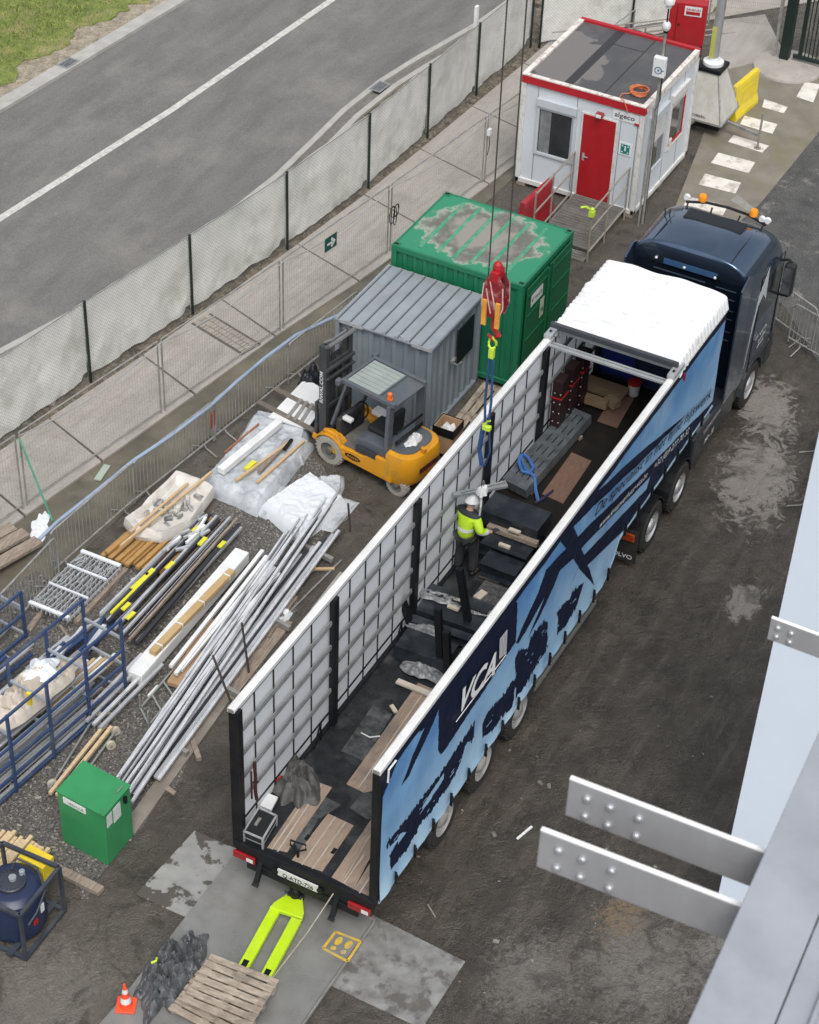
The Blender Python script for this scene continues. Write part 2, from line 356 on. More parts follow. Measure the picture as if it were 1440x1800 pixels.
# slotted kerb drains
def grate(x, y, ang):
    t = thing('drain_grate', '', 'drain', (x, y, .1), ang, 'cast iron drain grates along the road')
    b = MB(); b.box(-.27, .27, -.17, -.13, 0, .02); b.box(-.27, .27, .13, .17, 0, .02); b.box(-.27, -.23, -.13, .13, 0, .02); b.box(.23, .27, -.13, .13, 0, .02); b.build('frame', steel, t, world=False)
    b = MB(); b.box(-.23, .23, -.13, .13, .002, .005); b.build('pit', K('pit_dark', (.01, .01, .01), rough=.9), t, world=False)
    b = MB()
    for k in range(8): b.box(-.2+k*.057, -.18+k*.057, -.13, .13, .006, .018)
    b.build('bars', steel, t, world=False); return t
grate(20.98, 19.42, R(-4))['label'] = 'rusty drain grate in the kerb beside the grass verge'
grate(24.13, 11.88, R(-3))['label'] = 'drain grate in the gutter right behind the white screened fence'
# soil strip, footpath, ditch
wo = [(-6, 13.4), (3, 11.75), (7.31, 11.1), (10.5, 10.6), (13.27, 10.3), (16.13, 9.97), (19.68, 9.63), (22.49, 9.5), (26.8, 9.3), (29.5, 9.2)]
wi = [(29.5, 6.5), (26, 6.8), (21.5, 7.35), (17.3, 7.79), (13.7, 8.45), (9.87, 8.96), (5.68, 9.55), (0, 10.3), (-6, 11.3)]
sheet('soil_strip', [(p[0], p[1]) for p in near if p[0] > -11 and p[0] < 36.5 and True][:99]+list(reversed([(-10, 12.6)]+wo+[(36, 8)])), .006, soil)
b = MB(); wir = list(reversed(wi))
def interp(line, x):
    for (x0, y0), (x1, y1) in zip(line, line[1:]):
        if x0 <= x <= x1: return y0+(y1-y0)*(x-x0)/(x1-x0)
    return line[-1][1]
jx = [5.95, 9.55-.0, 12.45, 15.3, 17.9, 20.3, 22.9, 25.4]
edges = [-6, -3, 0, 2.9]+[5.9, 8.05, 10.85, 13.5, 16.3, 19.0, 21.6, 24.2, 27, 29.5]
sk = 1.05
for x0, x1 in zip(edges, edges[1:]):
    q = [(x0+.03-.25, interp(wir, x0)), (x1-.03-.25, interp(wir, x1)), (x1-.02+.35, interp(wo, x1+.3)), (x0+.02+.35, interp(wo, x0+.3))]
    b.prism(q, 0, .06)
o = b.build('footpath', slab, bevel=.008); struct(o)
# brick-set strip across the path
b = MB(); p = at(360, 600)
t0 = Vector((12.42, 8.68)); t1 = Vector((12.85, 10.25)); d = (t1-t0).normalized(); n_ = Vector((d.y, -d.x))
for k in range(8):
    for r in range(3):
        if (k+r) % 2:
            c = t0+d*(.11+k*.205)+n_*(r*.155-.02); a = d*.095; e = n_*.068; q = [c-a-e, c+a-e, c+a+e, c-a+e]; b.prism(q, .058, .0655)
        else:
            for h_ in (-.052, .052):
                c = t0+d*(.11+k*.205+h_)+n_*(r*.155-.02); a = d*.043; e = n_*.072; q = [c-a-e, c+a-e, c+a+e, c-a+e]; b.prism(q, .058, .0655)
o = b.build('footpath_bricks', K('path_brick', (.36, .33, .29), (.26, .24, .21), rough=.85, scale=7)); struct(o)
b = MB(); q = [t0-n_*.16, t1-n_*.16, t1+n_*.42, t0+n_*.42]; b.prism(q, .0, .0625)
struct(b.build('footpath_joint', K('path_joint', (.12, .11, .1), (.08, .075, .07), rough=.9)))
sheet('ditch', [(x, y-.02) for x, y in wir]+[(29.5, 6.4), (24.2, 6.95), (21.4, 7.0), (17, 7.2), (13.5, 7.4), (9, 7.9), (5, 8.0), (0, 8.6), (-6, 9.5)], .008, ditchm)
# gravel of the storage area
gp = [at(*q) for q in [(60, 1010), (190, 1040), (340, 870), (480, 740), (590, 845), (590, 900), (555, 985), (470, 1150), (330, 1330), (230, 1480), (150, 1590), (60, 1500), (-60, 1560), (-120, 1100)]]
gpp = []
for i, q in enumerate(gp):
    r = gp[(i+1) % len(gp)]
    for k in range(8):
        v = q.lerp(r, k/8); nn = noise.noise_vector(v*1.7)*.28; gpp.append((v.x+nn.x, v.y+nn.y))
sheet('gravel', gpp, .010, gravel)
# paved strip at the gate, asphalt drive
sheet('yard_drive', [at(*q).to_tuple()[:2] for q in [(1175, 420), (1300, 395), (1440, 225), (1700, 60), (1900, 400), (1700, 800), (1440, 640), (1380, 540), (1290, 470)]], .006, asphalt2)
sheet('pavement', [at(*q).to_tuple()[:2] for q in [(1165, 420), (1228, 260), (1290, 90), (1440, 100), (1500, 160), (1440, 232), (1335, 360), (1290, 400), (1220, 440)]], .010,
      K('drive_edge', (.235, .21, .175), (.155, .14, .11), rough=.65, scale=1.4, bump=.3, dirt=(.16, .16, .08), dscale=.9, damt=.6))
zeb = K('worn_zebra_paint', (.74, .71, .66), (.62, .58, .52), rough=.7, scale=3, dirt=(.3, .27, .22), dscale=2.5, damt=.9)
zq = [[(1210, 345), (1280, 362), (1270, 380), (1195, 375)], [(1240, 305), (1303, 321), (1293, 340), (1228, 324)], [(1263, 268), (1328, 285), (1316, 304), (1250, 286)],
      [(1290, 237), (1352, 256), (1340, 268), (1280, 249)], [(1309, 203), (1367, 218), (1358, 235), (1301, 218)], [(1344, 174), (1385, 188), (1378, 199), (1340, 188)],
      [(1415, 144), (1442, 148), (1430, 180), (1400, 170)]]
b = MB()
for q in zq: b.add([at(*v, .016) for v in q], [(3, 2, 1, 0)])
struct(b.build('zebra_crossing', zeb))
b = MB(); b.add([at(*v, .0145) for v in [(1284, 352), (1297, 342), (1336, 374), (1324, 376)]], [(3, 2, 1, 0)]); struct(b.build('drive_marking', K('faint_marking', (.3, .29, .27), (.2, .195, .18), rough=.8, scale=8)))
# concrete boards beyond the hut
q = [at(*v, .05) for v in [(1260, 125), (1268, 35), (1345, 25), (1375, 85), (1372, 100)]]
sheet('concrete_apron', [v[:2] for v in q], .05, slab, .05)
q = [at(*v, .03) for v in [(1150, 60), (1265, 30), (1440, 0), (1500, -60), (1000, -60), (1000, 20)]]
sheet('far_pavement', [v[:2] for v in q], .03, K('pale_paving', (.40, .37, .33), (.3, .28, .25), rough=.8, scale=1), .02)
b = MB()
cc = at(1385, 118)
b.lathe([(.95, 0), (.93, .06), (.8, .12), (.4, .15), (.01, .15)], (cc.x, cc.y, 0), n=20); o = b.build('gate_footing', conc, smooth=True); tag(o, 'rounded pale concrete footing under the green gate post', 'footing')
# scattered stones and litter on the gravel: individually uncountable
b = MB()
random.seed(8)
cen = Vector((sum(v[0] for v in gpp)/len(gpp), sum(v[1] for v in gpp)/len(gpp)))
XS = np.array([random.uniform(-4, 12) for _ in range(26000)]); YS = np.array([random.uniform(2.5, 9.5) for _ in range(26000)])
ins = inpoly(XS, YS, gpp)
for x, y, i in zip(XS, YS, ins):
    if not i: continue
    s = random.uniform(.010, .035); hh = s*.6
    a = random.uniform(0, 3)
    b.add([(x+s*math.cos(a), y+s*math.sin(a), .008), (x-s*math.sin(a), y+s*math.cos(a), .008), (x-s*math.cos(a)*.8, y-s*math.sin(a), .008), (x+s*math.sin(a), y-s*.7*math.cos(a), .008), (x, y, .01+hh)],
          [(0, 1, 4), (1, 2, 4), (2, 3, 4), (3, 0, 4)])
o = b.build('gravel_stones', K('stone_chips', (.30, .28, .25), (.05, .048, .045), rough=.7, scale=30, detail=2)); struct(o, 'stuff'); o['label'] = 'loose grey gravel chips around the stored building materials'
b = MB()
for k in range(2600):
    x = random.uniform(0, 30); y = interp(wo, max(x, 3))+random.uniform(.05, .75); s = random.uniform(.01, .05); a = random.uniform(0, 3)
    b.add([(x+s*math.cos(a), y+s*math.sin(a), .006), (x-s*math.sin(a), y+s*math.cos(a), .006), (x-s*math.cos(a), y-s*math.sin(a), .006), (x, y, .01+s)], [(0, 1, 3), (1, 2, 3), (2, 0, 3)])
o = b.build('soil_clods', K('clods', (.22, .19, .14), (.07, .06, .045), rough=.9, scale=9, detail=3)); struct(o, 'stuff'); o['label'] = 'clods and dead leaves along the foot of the screened fence'

# ================================================================ FENCES
def lerp(a, b, t): return a+(b-a)*t
fp = [(-6, 13.3), (-2.9, 12.75), (.2, 12.25), (3.4, 11.8), (6.7, 11.35), (9.90, 10.96), (13.09, 10.49), (16.40, 10.05), (19.69, 9.75), (22.6, 9.68), (25.2, 9.62), (28.3, 9.55)]
meshm = K('fence_wire', (.20, .21, .20), rough=.6)
dkgreen = K('dark_green_coating', (.010, .022, .018), rough=.4)
screenm = K('screen_cloth', (.84, .84, .80), (.68, .68, .64), rough=.85, scale=1.4, bump=.4, bscale=5, dirt=(.48, .47, .42), dscale=1.3, damt=.6)
def chainfence(pts, name, label, sag=True, z0=0.12, H=2.02, seed=1):
    t = thing(name, label, 'fence', (pts[0][0], pts[0][1], 0)); random.seed(seed)
    for p in pts:
        b = MB(); b.tube([(p[0], p[1], 0), (p[0], p[1], H+.03)], .032, 10); b.build('post', dkgreen, t, smooth=True)
    b = MB(); b.tube([(p[0], p[1], H) for p in pts], .010, 6); b.build('top_wire', meshm, t)
    for a, c in zip(pts, pts[1:]):
        a = Vector(a); c = Vector(c); L_ = (c-a).length; d = (c-a)/L_; n2 = Vector((-d.y, d.x))
        if n2.x*-1+n2.y*-1 < 0: n2 = -n2
        # wire diamonds
        b = MB(); st = .09; hz = H-.05
        k = -hz
        while k < L_:
            for sgn in (1, -1):
                u0_, u1_ = k, k+hz; z0_, z1_ = (.05, H) if sgn == 1 else (H, .05)
                if u0_ < 0: z0_ += (z1_-z0_)*(-u0_)/hz; u0_ = 0
                if u1_ > L_: z1_ = z0_+(z1_-z0_)*(L_-u0_)/(u1_-u0_); u1_ = L_
                P0 = a+d*u0_; P1 = a+d*u1_
                b.tube([(P0.x, P0.y, z0_), (P1.x, P1.y, z1_)], .0020, 3)
            k += st
        b.build('wire_mesh', meshm, t)
        # screen cloth behind the mesh (road side), wrinkled, bottom edge uneven
        b = MB(); nx, nz_ = 46, 22; vs = []; off = random.uniform(0, 50)
        for j in range(nz_+1):
            for i in range(nx+1):
                u = i/nx*L_; lowest = .10+.16*abs(noise.noise(Vector((u*.9+off, 1, 1))))+(.12 if i > nx-3 else 0)
                z = lerp(lowest, H-.02, j/nz_)
                q = Vector((u*1.3+off, z*.9, 3)); dsp = .035+.05*abs(noise.noise(q*1.2))+.05*abs(noise.noise(q*2.6+Vector((z, 0, 0))))*(1-j/nz_)
                P_ = a+d*(u)-n2*dsp if False else a+d*u+n2*(-dsp)
                vs.append((P_.x, P_.y, z))
        b.add(vs, [(j*(nx+1)+i, j*(nx+1)+i+1, (j+1)*(nx+1)+i+1, (j+1)*(nx+1)+i) for j in range(nz_) for i in range(nx)])
        b.build('screen_cloth', screenm, t, smooth=True)
    return t
chainfence(fp, 'screened_fence', 'dark green wire fence hung with white screening cloth between road and footpath')
fp2 = [(28.3, 9.4), (29.9, 7.0), (31.6, 4.9+.6)]
fp2 = [(28.45, 9.35), (29.6, 7.35), (31.0, 5.6)]
chainfence([(28.45, 9.35), (30.6, 7.6), (32.8, 5.9)], 'screened_fence', 'short white screened fence turning off behind the red roofed hut', seed=5)
# temporary mesh panels
def mesh_panel(a, c, label, H=1.85, clips=True):
    a = Vector(a); c = Vector(c); t = thing('mesh_fence', label, 'mesh fence', (a.x, a.y, .0), 0, 'temporary mesh fence panels beside the footpath')
    d = (c-a).normalized(); a2 = a+d*.06; c2 = c-d*.06; L_ = (c2-a2).length
    b = MB(); r = .019
    b.tube([(a2.x, a2.y, .06), (a2.x, a2.y, H)], r, 8); b.tube([(c2.x, c2.y, .06), (c2.x, c2.y, H)], r, 8)
    b.tube([(a2.x, a2.y, H), (c2.x, c2.y, H)], r*.9, 8); b.tube([(a2.x, a2.y, .16), (c2.x, c2.y, .16)], r*.8, 8)
    b.build('frame', galv, t, smooth=True)
    b = MB(); n = int(L_/.075)
    for i in range(1, n):
        p = a2+d*(L_*i/n); b.tube([(p.x, p.y, .16), (p.x, p.y, H)], .0017, 3)
    for z in (.42, .68, .95, 1.2, 1.45, 1.62): b.tube([(a2.x, a2.y, z), (c2.x, c2.y, z)], .0022, 3)
    b.build('wire_grid', K('grid_wire', (.33, .33, .31), rough=.5, metal=.3), t)
    return t
tf = [(-1.6, 10.75), (2.0, 10.2), (5.86, 9.67), (9.75, 9.06), (13.52, 8.48), (17.42, 7.96), (21.36, 7.5), (25.0, 7.05), (28.4, 6.7)]
pl = ['mesh fence panel nearest the photo edge at lower left', 'mesh fence panel beside the old timber boards on the left', 'mesh fence panel with a green rope tied to its left post', 'mesh fence panel over the brick strip in the path',
      'mesh fence panel carrying the green arrow sign', 'mesh fence panel behind the green container', 'mesh fence panel left of the white hut', 'mesh fence panel behind the white hut']
for i in range(8):
    mesh_panel(tf[i], tf[i+1], pl[i])
# cable bundle along top of mesh fence
b = MB()
pts = []
for i in range(2, 7):
    a = Vector(tf[i]); c = Vector(tf[i+1])
    for k in range(8):
        s = k/8; v = a.lerp(c, s); pts.append((v.x+.04, v.y-.04, 1.80-.22*math.sin(math.pi*s)))
b.tube(pts, .013, 6)
o = b.build('cable', K('pale_cable', (.34, .35, .34), rough=.6)); tag(o, 'thin grey cable strung along the tops of the mesh fence panels', 'cable')
# arrow sign on mesh fence
c = at(586, 423, 1.55); t = thing('arrow_sign', 'green and white arrow sign hung on the mesh fence', 'sign', (c.x, 8.30, 1.3))
d = (Vector(tf[5])-Vector(tf[4])).normalized(); A = Vector((c.x-.2, interp([tf[4], tf[5]], c.x)-.03, 1.32))
dx = Vector((d.x, d.y, 0))
b = MB(); b.bar(A+dx*0+Vector((0, 0, .16)), A+dx*.42+Vector((0, 0, .16)), .01, .34); b.build('board', K('sign_green', (.01, .10, .07), (.015, .08, .06), rough=.5), t)
b = MB(); nrm = Vector((d.y, -d.x, 0))*.012
def P2(u, v): return A+dx*u+Vector((0, 0, v))+nrm
b.add([P2(.07, .13), P2(.24, .13), P2(.24, .19), P2(.07, .19)], [(0, 1, 2, 3)])
b.add([P2(.37, .16), P2(.24, .29), P2(.19, .24), P2(.27, .16), P2(.19, .08), P2(.24, .03)], [(0, 1, 2, 3), (0, 3, 4, 5)])
b.build('arrow', white, t)
# green rope stay
b = MB(); p = at(92, 915, .05); b.tube([(5.86, 9.62, 1.75), (p.x, p.y, .05)], .022, 6); o = b.build('rope', K('green_rope', (.10, .34, .24), rough=.8)); tag(o, 'green rope slanting from the mesh fence post down to the ground', 'rope')
# electric box on post by the container
t = thing('cable_coil', 'tangle of dark cables hanging on the mesh fence post', 'cable', (17.42, 7.9, .6))
b = MB(); random.seed(4)
for k in range(5):
    cx, cy = 17.42+random.uniform(-.1, .1), 7.88+random.uniform(-.04, .04); w_, h_ = random.uniform(.06, .14), random.uniform(.25, .5)
    b.tube([(cx+w_*math.cos(s*.7), cy-.02*k, 1.35-h_*.5+h_*.5*math.sin(s*.7)) for s in range(10)], .011, 5)
b.build('loops', K('black_cable', (.02, .02, .02), rough=.6), t)
t = thing('junction_box', 'small pale junction box on the mesh fence post left of the hut', 'box', (21.36, 7.45, 1.2)); b = MB(); b.box(21.30, 21.42, 7.38, 7.46, 1.35, 1.52); b.build('case', white, t, bevel=.01)
b = MB(); b.tube([(21.36, 7.42, 1.35), (21.38, 7.40, 1.1), (21.37, 7.44, .8)], .01, 6); b.build('lead', K('black_cable', (.02, .02, .02)), t)
# steel crowd barriers
def crowd_barrier(label, L_=2.5, group='steel crowd barriers', bars=24, z0=.2, H=1.1):
    t = thing('crowd_barrier', label, 'barrier', (0, 0, 0), 0, group)
    b = MB(); r = .019
    b.tube([(0, 0, .1), (0, 0, H-.12), (.04, 0, H-.03), (.12, 0, H), (L_-.12, 0, H), (L_-.04, 0, H-.03), (L_, 0, H-.12), (L_, 0, .1)], r, 8)
    b.tube([(0, 0, z0), (L_, 0, z0)], r, 8); b.build('frame', galv, t, world=False, smooth=True)
    b = MB()
    for i in range(1, bars): b.tube([(L_*i/bars, 0, z0), (L_*i/bars, 0, H)], .0075, 6)
    b.build('bars', galv, t, world=False, smooth=True)
    for x in (.35, L_-.35):
        b = MB(); b.tube([(x, 0, z0), (x, .05, .12), (x, .32, .02)], .015, 6); b.tube([(x, 0, z0), (x, -.05, .12), (x, -.32, .02)], .015, 6); b.build('foot', galv, t, world=False, smooth=True)
    return t
bl = [(at(88, 985), at(240, 830)), (at(240, 830), at(398, 770)), (at(405, 765), at(500, 660)), (at(500, 660), at(590, 585))]
x = at(95, 1000); line0 = Vector((x.x, x.y, 0))
spots = [(4.50, 8.02), (6.98, 7.88), (9.42, 7.62), (11.85, 7.32)]
bl_ = ['steel crowd barrier at the near end of the row, next to the wire bundle', 'second steel crowd barrier of the row, beside the orange timber', 'third steel crowd barrier of the row, with red tags, beside the wrapped pallet', 'far steel crowd barrier of the row, beside the forklift mast']
first = crowd_barrier(bl_[0]); first.location = (4.50, 8.02, 0); first.rotation_euler[2] = R(-3)
for (x, y), l in zip(spots[1:], bl_[1:]): copy_thing(first, (x, y, 0), R(-6.2), l)
for k, (px, py) in enumerate([(18.62, -1.45)]):
    copy_thing(first, (19.9, .45, 0), R(-117), 'steel crowd barrier partly behind the wing mirror of the truck')
    copy_thing(first, (18.75, -1.25, 0), R(-110), 'steel crowd barrier cut off by the right photo edge')
q0 = at(1418, 800); copy_thing(first, (13.2, -3.55, 0), R(12), 'steel crowd barrier half hidden by the white wall on the right')
pz = at(0, 1075, .6); copy_thing(first, (2.0, 7.75, 0), R(3), 'steel crowd barrier behind the blue racks on the far left')
b = MB()
for i, dxx in enumerate((0, .1)): b.tube([(9.36+dxx, 7.62, .45), (9.34+dxx, 7.60, .85)], .022, 6)
o = b.build('red_tag', K('faded_red', (.30, .05, .03), rough=.7)); tag(o, 'pair of red plastic ties on the crowd barrier joint', 'tie')
# long blue pipe
b = MB(); pts = [at(69, 948, .55), at(101, 917, .7), at(173, 860, .9), at(235, 809, 1.10), at(300, 766, 1.12), at(368, 715, 1.14), at(415, 672, 1.14), at(466, 629, 1.14), at(520, 589, 1.12), at(590, 556, 1.0), at(640, 530, .8)]
b.tube([v for v in pts], .036, 10); o = b.build('plastic_pipe', K('blue_pipe', (.22, .29, .40), (.30, .36, .46), rough=.5, scale=3, dirt=(.16, .16, .15), damt=.4), smooth=True); tag(o, 'long pale blue plastic pipe lying along the tops of the crowd barriers', 'pipe')
# old timber boards far left
t = thing('timber_boards', 'wet grey-brown wide timber boards stacked at the left edge', 'boards', tuple(at(20, 1000, 0)))
for k in range(3):
    b = MB(); a = at(-90, 1040-k*28, .22); c = at(68-k*22, 950-k*12, .22); b.bar(a+Vector((0, k*.25*0, .03*(k % 2))), c+Vector((0, 0, .03*(k % 2))), .26, .08); b.build('board', oldwood, t, bevel=.008)
# ================================================================ TRAILER
T = thing('trailer', 'long open-roofed curtain-side trailer with blue printed side and dark bed', 'trailer', (0, 0, 0))
checker = K('checker_floor', (.022, .025, .028), (.009, .010, .012), rough=.4, scale=5, bump=.6, bscale=45, dirt=(.075, .075, .072), dscale=1.8, damt=.6, spec=.35)
ZF, ZG, XG = 1.06, 1.62, 8.5
b = MB(); b.box(.02, XG, -1.2, 1.2, ZF-.12, ZF); b.build('rear_bed', checker, T)
b = MB(); b.box(XG, 13.6, -1.2, 1.2, ZG-.10, ZG); b.build('front_bed', K('front_floor', (.018, .015, .013), (.009, .009, .008), rough=.7, spec=.2, scale=3, bump=.3), T)
b = MB(); b.box(XG-.03, XG, -1.2, 1.2, ZF, ZG); b.build('bed_step', black, T)
b = MB(); b.box(0.03, 8.6, -1.24, -1.16, .86, ZF+.03); b.box(0.03, 8.6, 1.16, 1.24, .86, ZF+.03); b.box(8.6, 13.62, -1.24, -1.16, ZG-.16, ZG+.02); b.box(8.6, 13.62, 1.16, 1.24, ZG-.16, ZG+.02)
b.build('side_rave', black, T)
b = MB()
for y in (-.55, .55): b.box(.1, 8.6, y-.07, y+.07, .55, .92); b.box(8.4, 13.0, y-.07, y+.07, 1.25, 1.5)
for x in (.6, 2.0, 3.2, 4.6, 6.2, 7.6): b.box(x, x+.1, -1.15, 1.15, .72, .9)
b.build('chassis', black, T)
# deck boards (visible pieces of plywood let into the floor)
def board(poly, z=ZF+.012, mt=ply, name='deck_board', parent=T):
    q = [at(x, y, z) for x, y in poly]; b = MB(); b.prism([(v.x, v.y) for v in q], z-.010, z); return b.build(name, mt, parent)
for poly in ([(513, 1512), (577, 1430), (622, 1451), (567, 1532)], [(470, 1490), (552, 1372), (584, 1384), (505, 1498)], [(430, 1432), (470, 1379), (480, 1385), (436, 1442)],
             [(609, 1378), (640, 1335), (735, 1200), (770, 1215), (656, 1390), (640, 1393)], [(583, 1542), (655, 1437), (655, 1500), (622, 1563)], [(622, 1563), (652, 1515), (655, 1570), (648, 1575)]):
    board(poly)
for (a, c) in (((531, 1520), (590, 1436)), ((549, 1527), (608, 1445)), ((488, 1497), (565, 1380)), ((478, 1493), (560, 1372)), ((630, 1386), (745, 1217)), ((605, 1552), (640, 1503)), ((632, 1570), (655, 1535))):
    b = MB(); b.bar(at(*a, ZF+.016), at(*c, ZF+.016), .022, .008); b.build('deck_strip', K('board_seam', (.48, .44, .38), (.35, .3, .25), rough=.6), T)
for q in ((541, 1472), (587, 1496)):
    b = MB(); v = at(*q, ZF+.016); b.box(v.x-.06, v.x+.06, v.y-.03, v.y+.03, ZF+.004, ZF+.02); b.build('lashing_pocket', black, T)
# recessed steel plates
for poly in ([(600, 1320), (655, 1240), (690, 1255), (640, 1338)], [(615, 1420), (640, 1390), (655, 1396), (655, 1440), (645, 1440)], [(508, 1452), (560, 1395), (600, 1415), (560, 1440), (525, 1500)]):
    board(poly, ZF+.008, K('scuffed_plate', (.10, .105, .105), (.02, .022, .023), rough=.4, scale=7, bump=.3), 'floor_plate')
# floor boards of the front bed
for poly in ([(953, 868), (1005, 795), (1040, 810), (990, 885)], [(1050, 740), (1080, 690), (1115, 700), (1085, 752)]):
    board(poly, ZG+.014, K('dark_ply', (.20, .12, .085), (.13, .08, .06), rough=.6, scale=5, stretch=(1, 7, 1)))
# rear frame
for y0, y1 in ((1.10, 1.275), (-1.275, -1.16)):
    b = MB(); b.box(0, .13, y0, y1, .95, 3.93); b.build('rear_post', black, T, bevel=.01)
b = MB(); b.box(-.02, .10, -1.26, 1.26, .93, 1.07); b.build('rear_sill', black, T, bevel=.01)
b = MB(); b.box(-.04, .02, -1.0, 1.0, .58, .74); b.box(-.02, .03, -1.2, 1.2, .76, .93); b.build('rear_bumper', black, T, bevel=.01)
redl = K('red_lens', (.30, .01, .015), (.2, .008, .01), rough=.2)
for y in (1.03, -1.03):
    l = MB(); l.box(-.075, -.022, y-.2, y+.2, .76, .90); lo = l.build('tail_light', redl, T, bevel=.015)
    l = MB(); l.box(-.080, -.076, y-.17, y-.05, .79, .87); l.build('clear_lens', white, lo)
b = MB(); b.box(-.06, -.035, -.30, .42, .775, .915); pl_ = b.build('number_plate', K('plate_white', (.62, .62, .6), (.55, .55, .53), rough=.4), T)
text('plate_text', 'Q-ATD-726', (-.062, .33, .795), (0, -1, 0), (0, 0, 1), .12, black, pl_, width=.55)
for y in (.46, -.34):
    b = MB(); b.lathe([(.055, 0), (.055, .03), (.001, .03)], (-.07, y, .84), axis='X', n=14); b.build('round_lamp', black, T)
for y in (.75, -.62):
    b = MB(); b.bar((.05, y, .85), (-.16, y, .50), .07, .10); b.bar((-.16, y, .5), (-.22, y, .46), .1, .05); b.build('lift_arm', black, T)
# top rails: bright aluminium with grooves
for s, xe in ((1, 11.2), (-1, 11.45)):
    b = MB(); y = s*1.225
    prof = [(-.065, 0), (.065, 0), (.065, .075), (.045, .09), (.035, .09), (.032, .08), (.012, .08), (.010, .095), (-.035, .095), (-.045, .085), (-.065, .075)]
    b.prismx([(y+p, 3.90+q) for p, q in prof], 0, 13.62); b.build('top_rail', K('rail_aluminium', (.80, .80, .79), (.68, .68, .67), rough=.4, metal=.15, scale=3), T)
    b = MB(); b.box(-.01, 0, y-.05, y+.05, 3.91, 3.98); b.build('rail_cap', galv, T)
# side stakes and slats
for x in (2.95, 5.75, 8.5, 10.8, 13.5):
    for s in (1, -1):
        zb = ZF if x < 8.4 else ZG
        b = MB(); b.box(x-.07, x+.07, s*1.15-.05, s*1.15+.05, zb, 3.9); b.build('side_stake', black, T, bevel=.006)
bays = [(.13, 2.88), (3.02, 5.68), (5.82, 8.43), (8.57, 10.73), (10.87, 13.43)]
slatm = K('slat_aluminium', (.27, .275, .28), (.17, .175, .18), rough=.45, metal=.2, scale=4)
for (x0, x1) in bays:
    zb = ZF if x0 < 8.4 else ZG
    for s in (1, -1):
        for z in ([3.40, 2.88, 2.38, 1.9] if zb == ZF else [3.40, 2.88, 2.38]):
            b = MB(); b.box(x0, x1, s*1.165-.012, s*1.165+.012, z-.05, z+.05); b.box(x0, x1, s*1.148-.005, s*1.148+.005, z-.012, z+.012); b.build('side_slat', slatm, T)
# ---- left curtain (its pale inside is what shows) with webbing straps
inner = K('curtain_inside', (.86, .88, .90), (.78, .80, .83), rough=.5, scale=1.1, dirt=(.74, .75, .74), dscale=.8, damt=.4)
p_ = inner.node_tree.nodes['Principled BSDF']; p_.inputs['Transmission Weight'].default_value = 0
tn = inner.node_tree.nodes.new('ShaderNodeBsdfTranslucent'); tn.inputs[0].default_value = (.8, .82, .84, 1); ms = inner.node_tree.nodes.new('ShaderNodeMixShader'); ms.inputs[0].default_value = .35
inner.node_tree.links.new(p_.outputs[0], ms.inputs[1]); inner.node_tree.links.new(tn.outputs[0], ms.inputs[2]); inner.node_tree.links.new(ms.outputs[0], inner.node_tree.nodes['Material Output'].inputs[0])
def curtain_grid(y, s, bottom, nx, nz_, amp=.012):
    vs = []; xs = np.linspace(.10, 13.66, nx+1)
    for j in range(nz_+1):
        for x in xs:
            zb = bottom(x); z = zb+(3.90-zb)*j/nz_; hgt = z-zb
            k = math.exp(-hgt/.22); bul = (.0 if s > 0 else .04 if x < 8.8 else .012)*abs(math.sin(math.pi*x/.62))*k
            nn = noise.noise(Vector((x*1.5, z*1.1, s)))*amp+noise.noise(Vector((x*4, z*2.2, s+7)))*amp*.5
            vs.append((x, y+s*(bul+nn), z))
    return xs, vs
def botL(x): return .97 if x < 8.7 else 1.56
xs, vs = curtain_grid(1.235, 1, botL, 230, 46, .002)
b = MB(); n = 231; b.add(vs, [(j*n+i, j*n+i+1, (j+1)*n+i+1, (j+1)*n+i) for j in range(46) for i in range(230)])
b.build('left_curtain', inner, T, smooth=True)
b = MB()
for (x0, x1) in bays:
    k = int(round((x1-x0)/.52)); zb = 1.0 if x0 < 8.4 else 1.6
    for i in range(1, k):
        x = x0+(x1-x0)*i/k+.03*math.sin(i*5+x0); b.box(x-.02, x+.02, 1.222, 1.2265, zb, 3.9)
    for z in (3.78, 3.26, 2.76, 2.26, 1.78, 1.3):
        if z > zb+.1: b.box(x0, x1, 1.2275, 1.2315, z-.028, z+.028)
b.build('webbing_grid', black, T)
for x in (2.3, 5.1, 7.9): # folded stake feet brackets near the floor
    b = MB(); b.bar((x, 1.14, ZF+.02), (x+.22, 1.14, ZF+.42), .02, .03); b.bar((x+.22, 1.14, ZF+.42), (x+.55, 1.14, ZF+.42), .02, .03); b.bar((x+.22, 1.14, ZF+.42), (x+.22, 1.14, ZF+.02), .02, .03); b.build('folding_bracket', black, T)
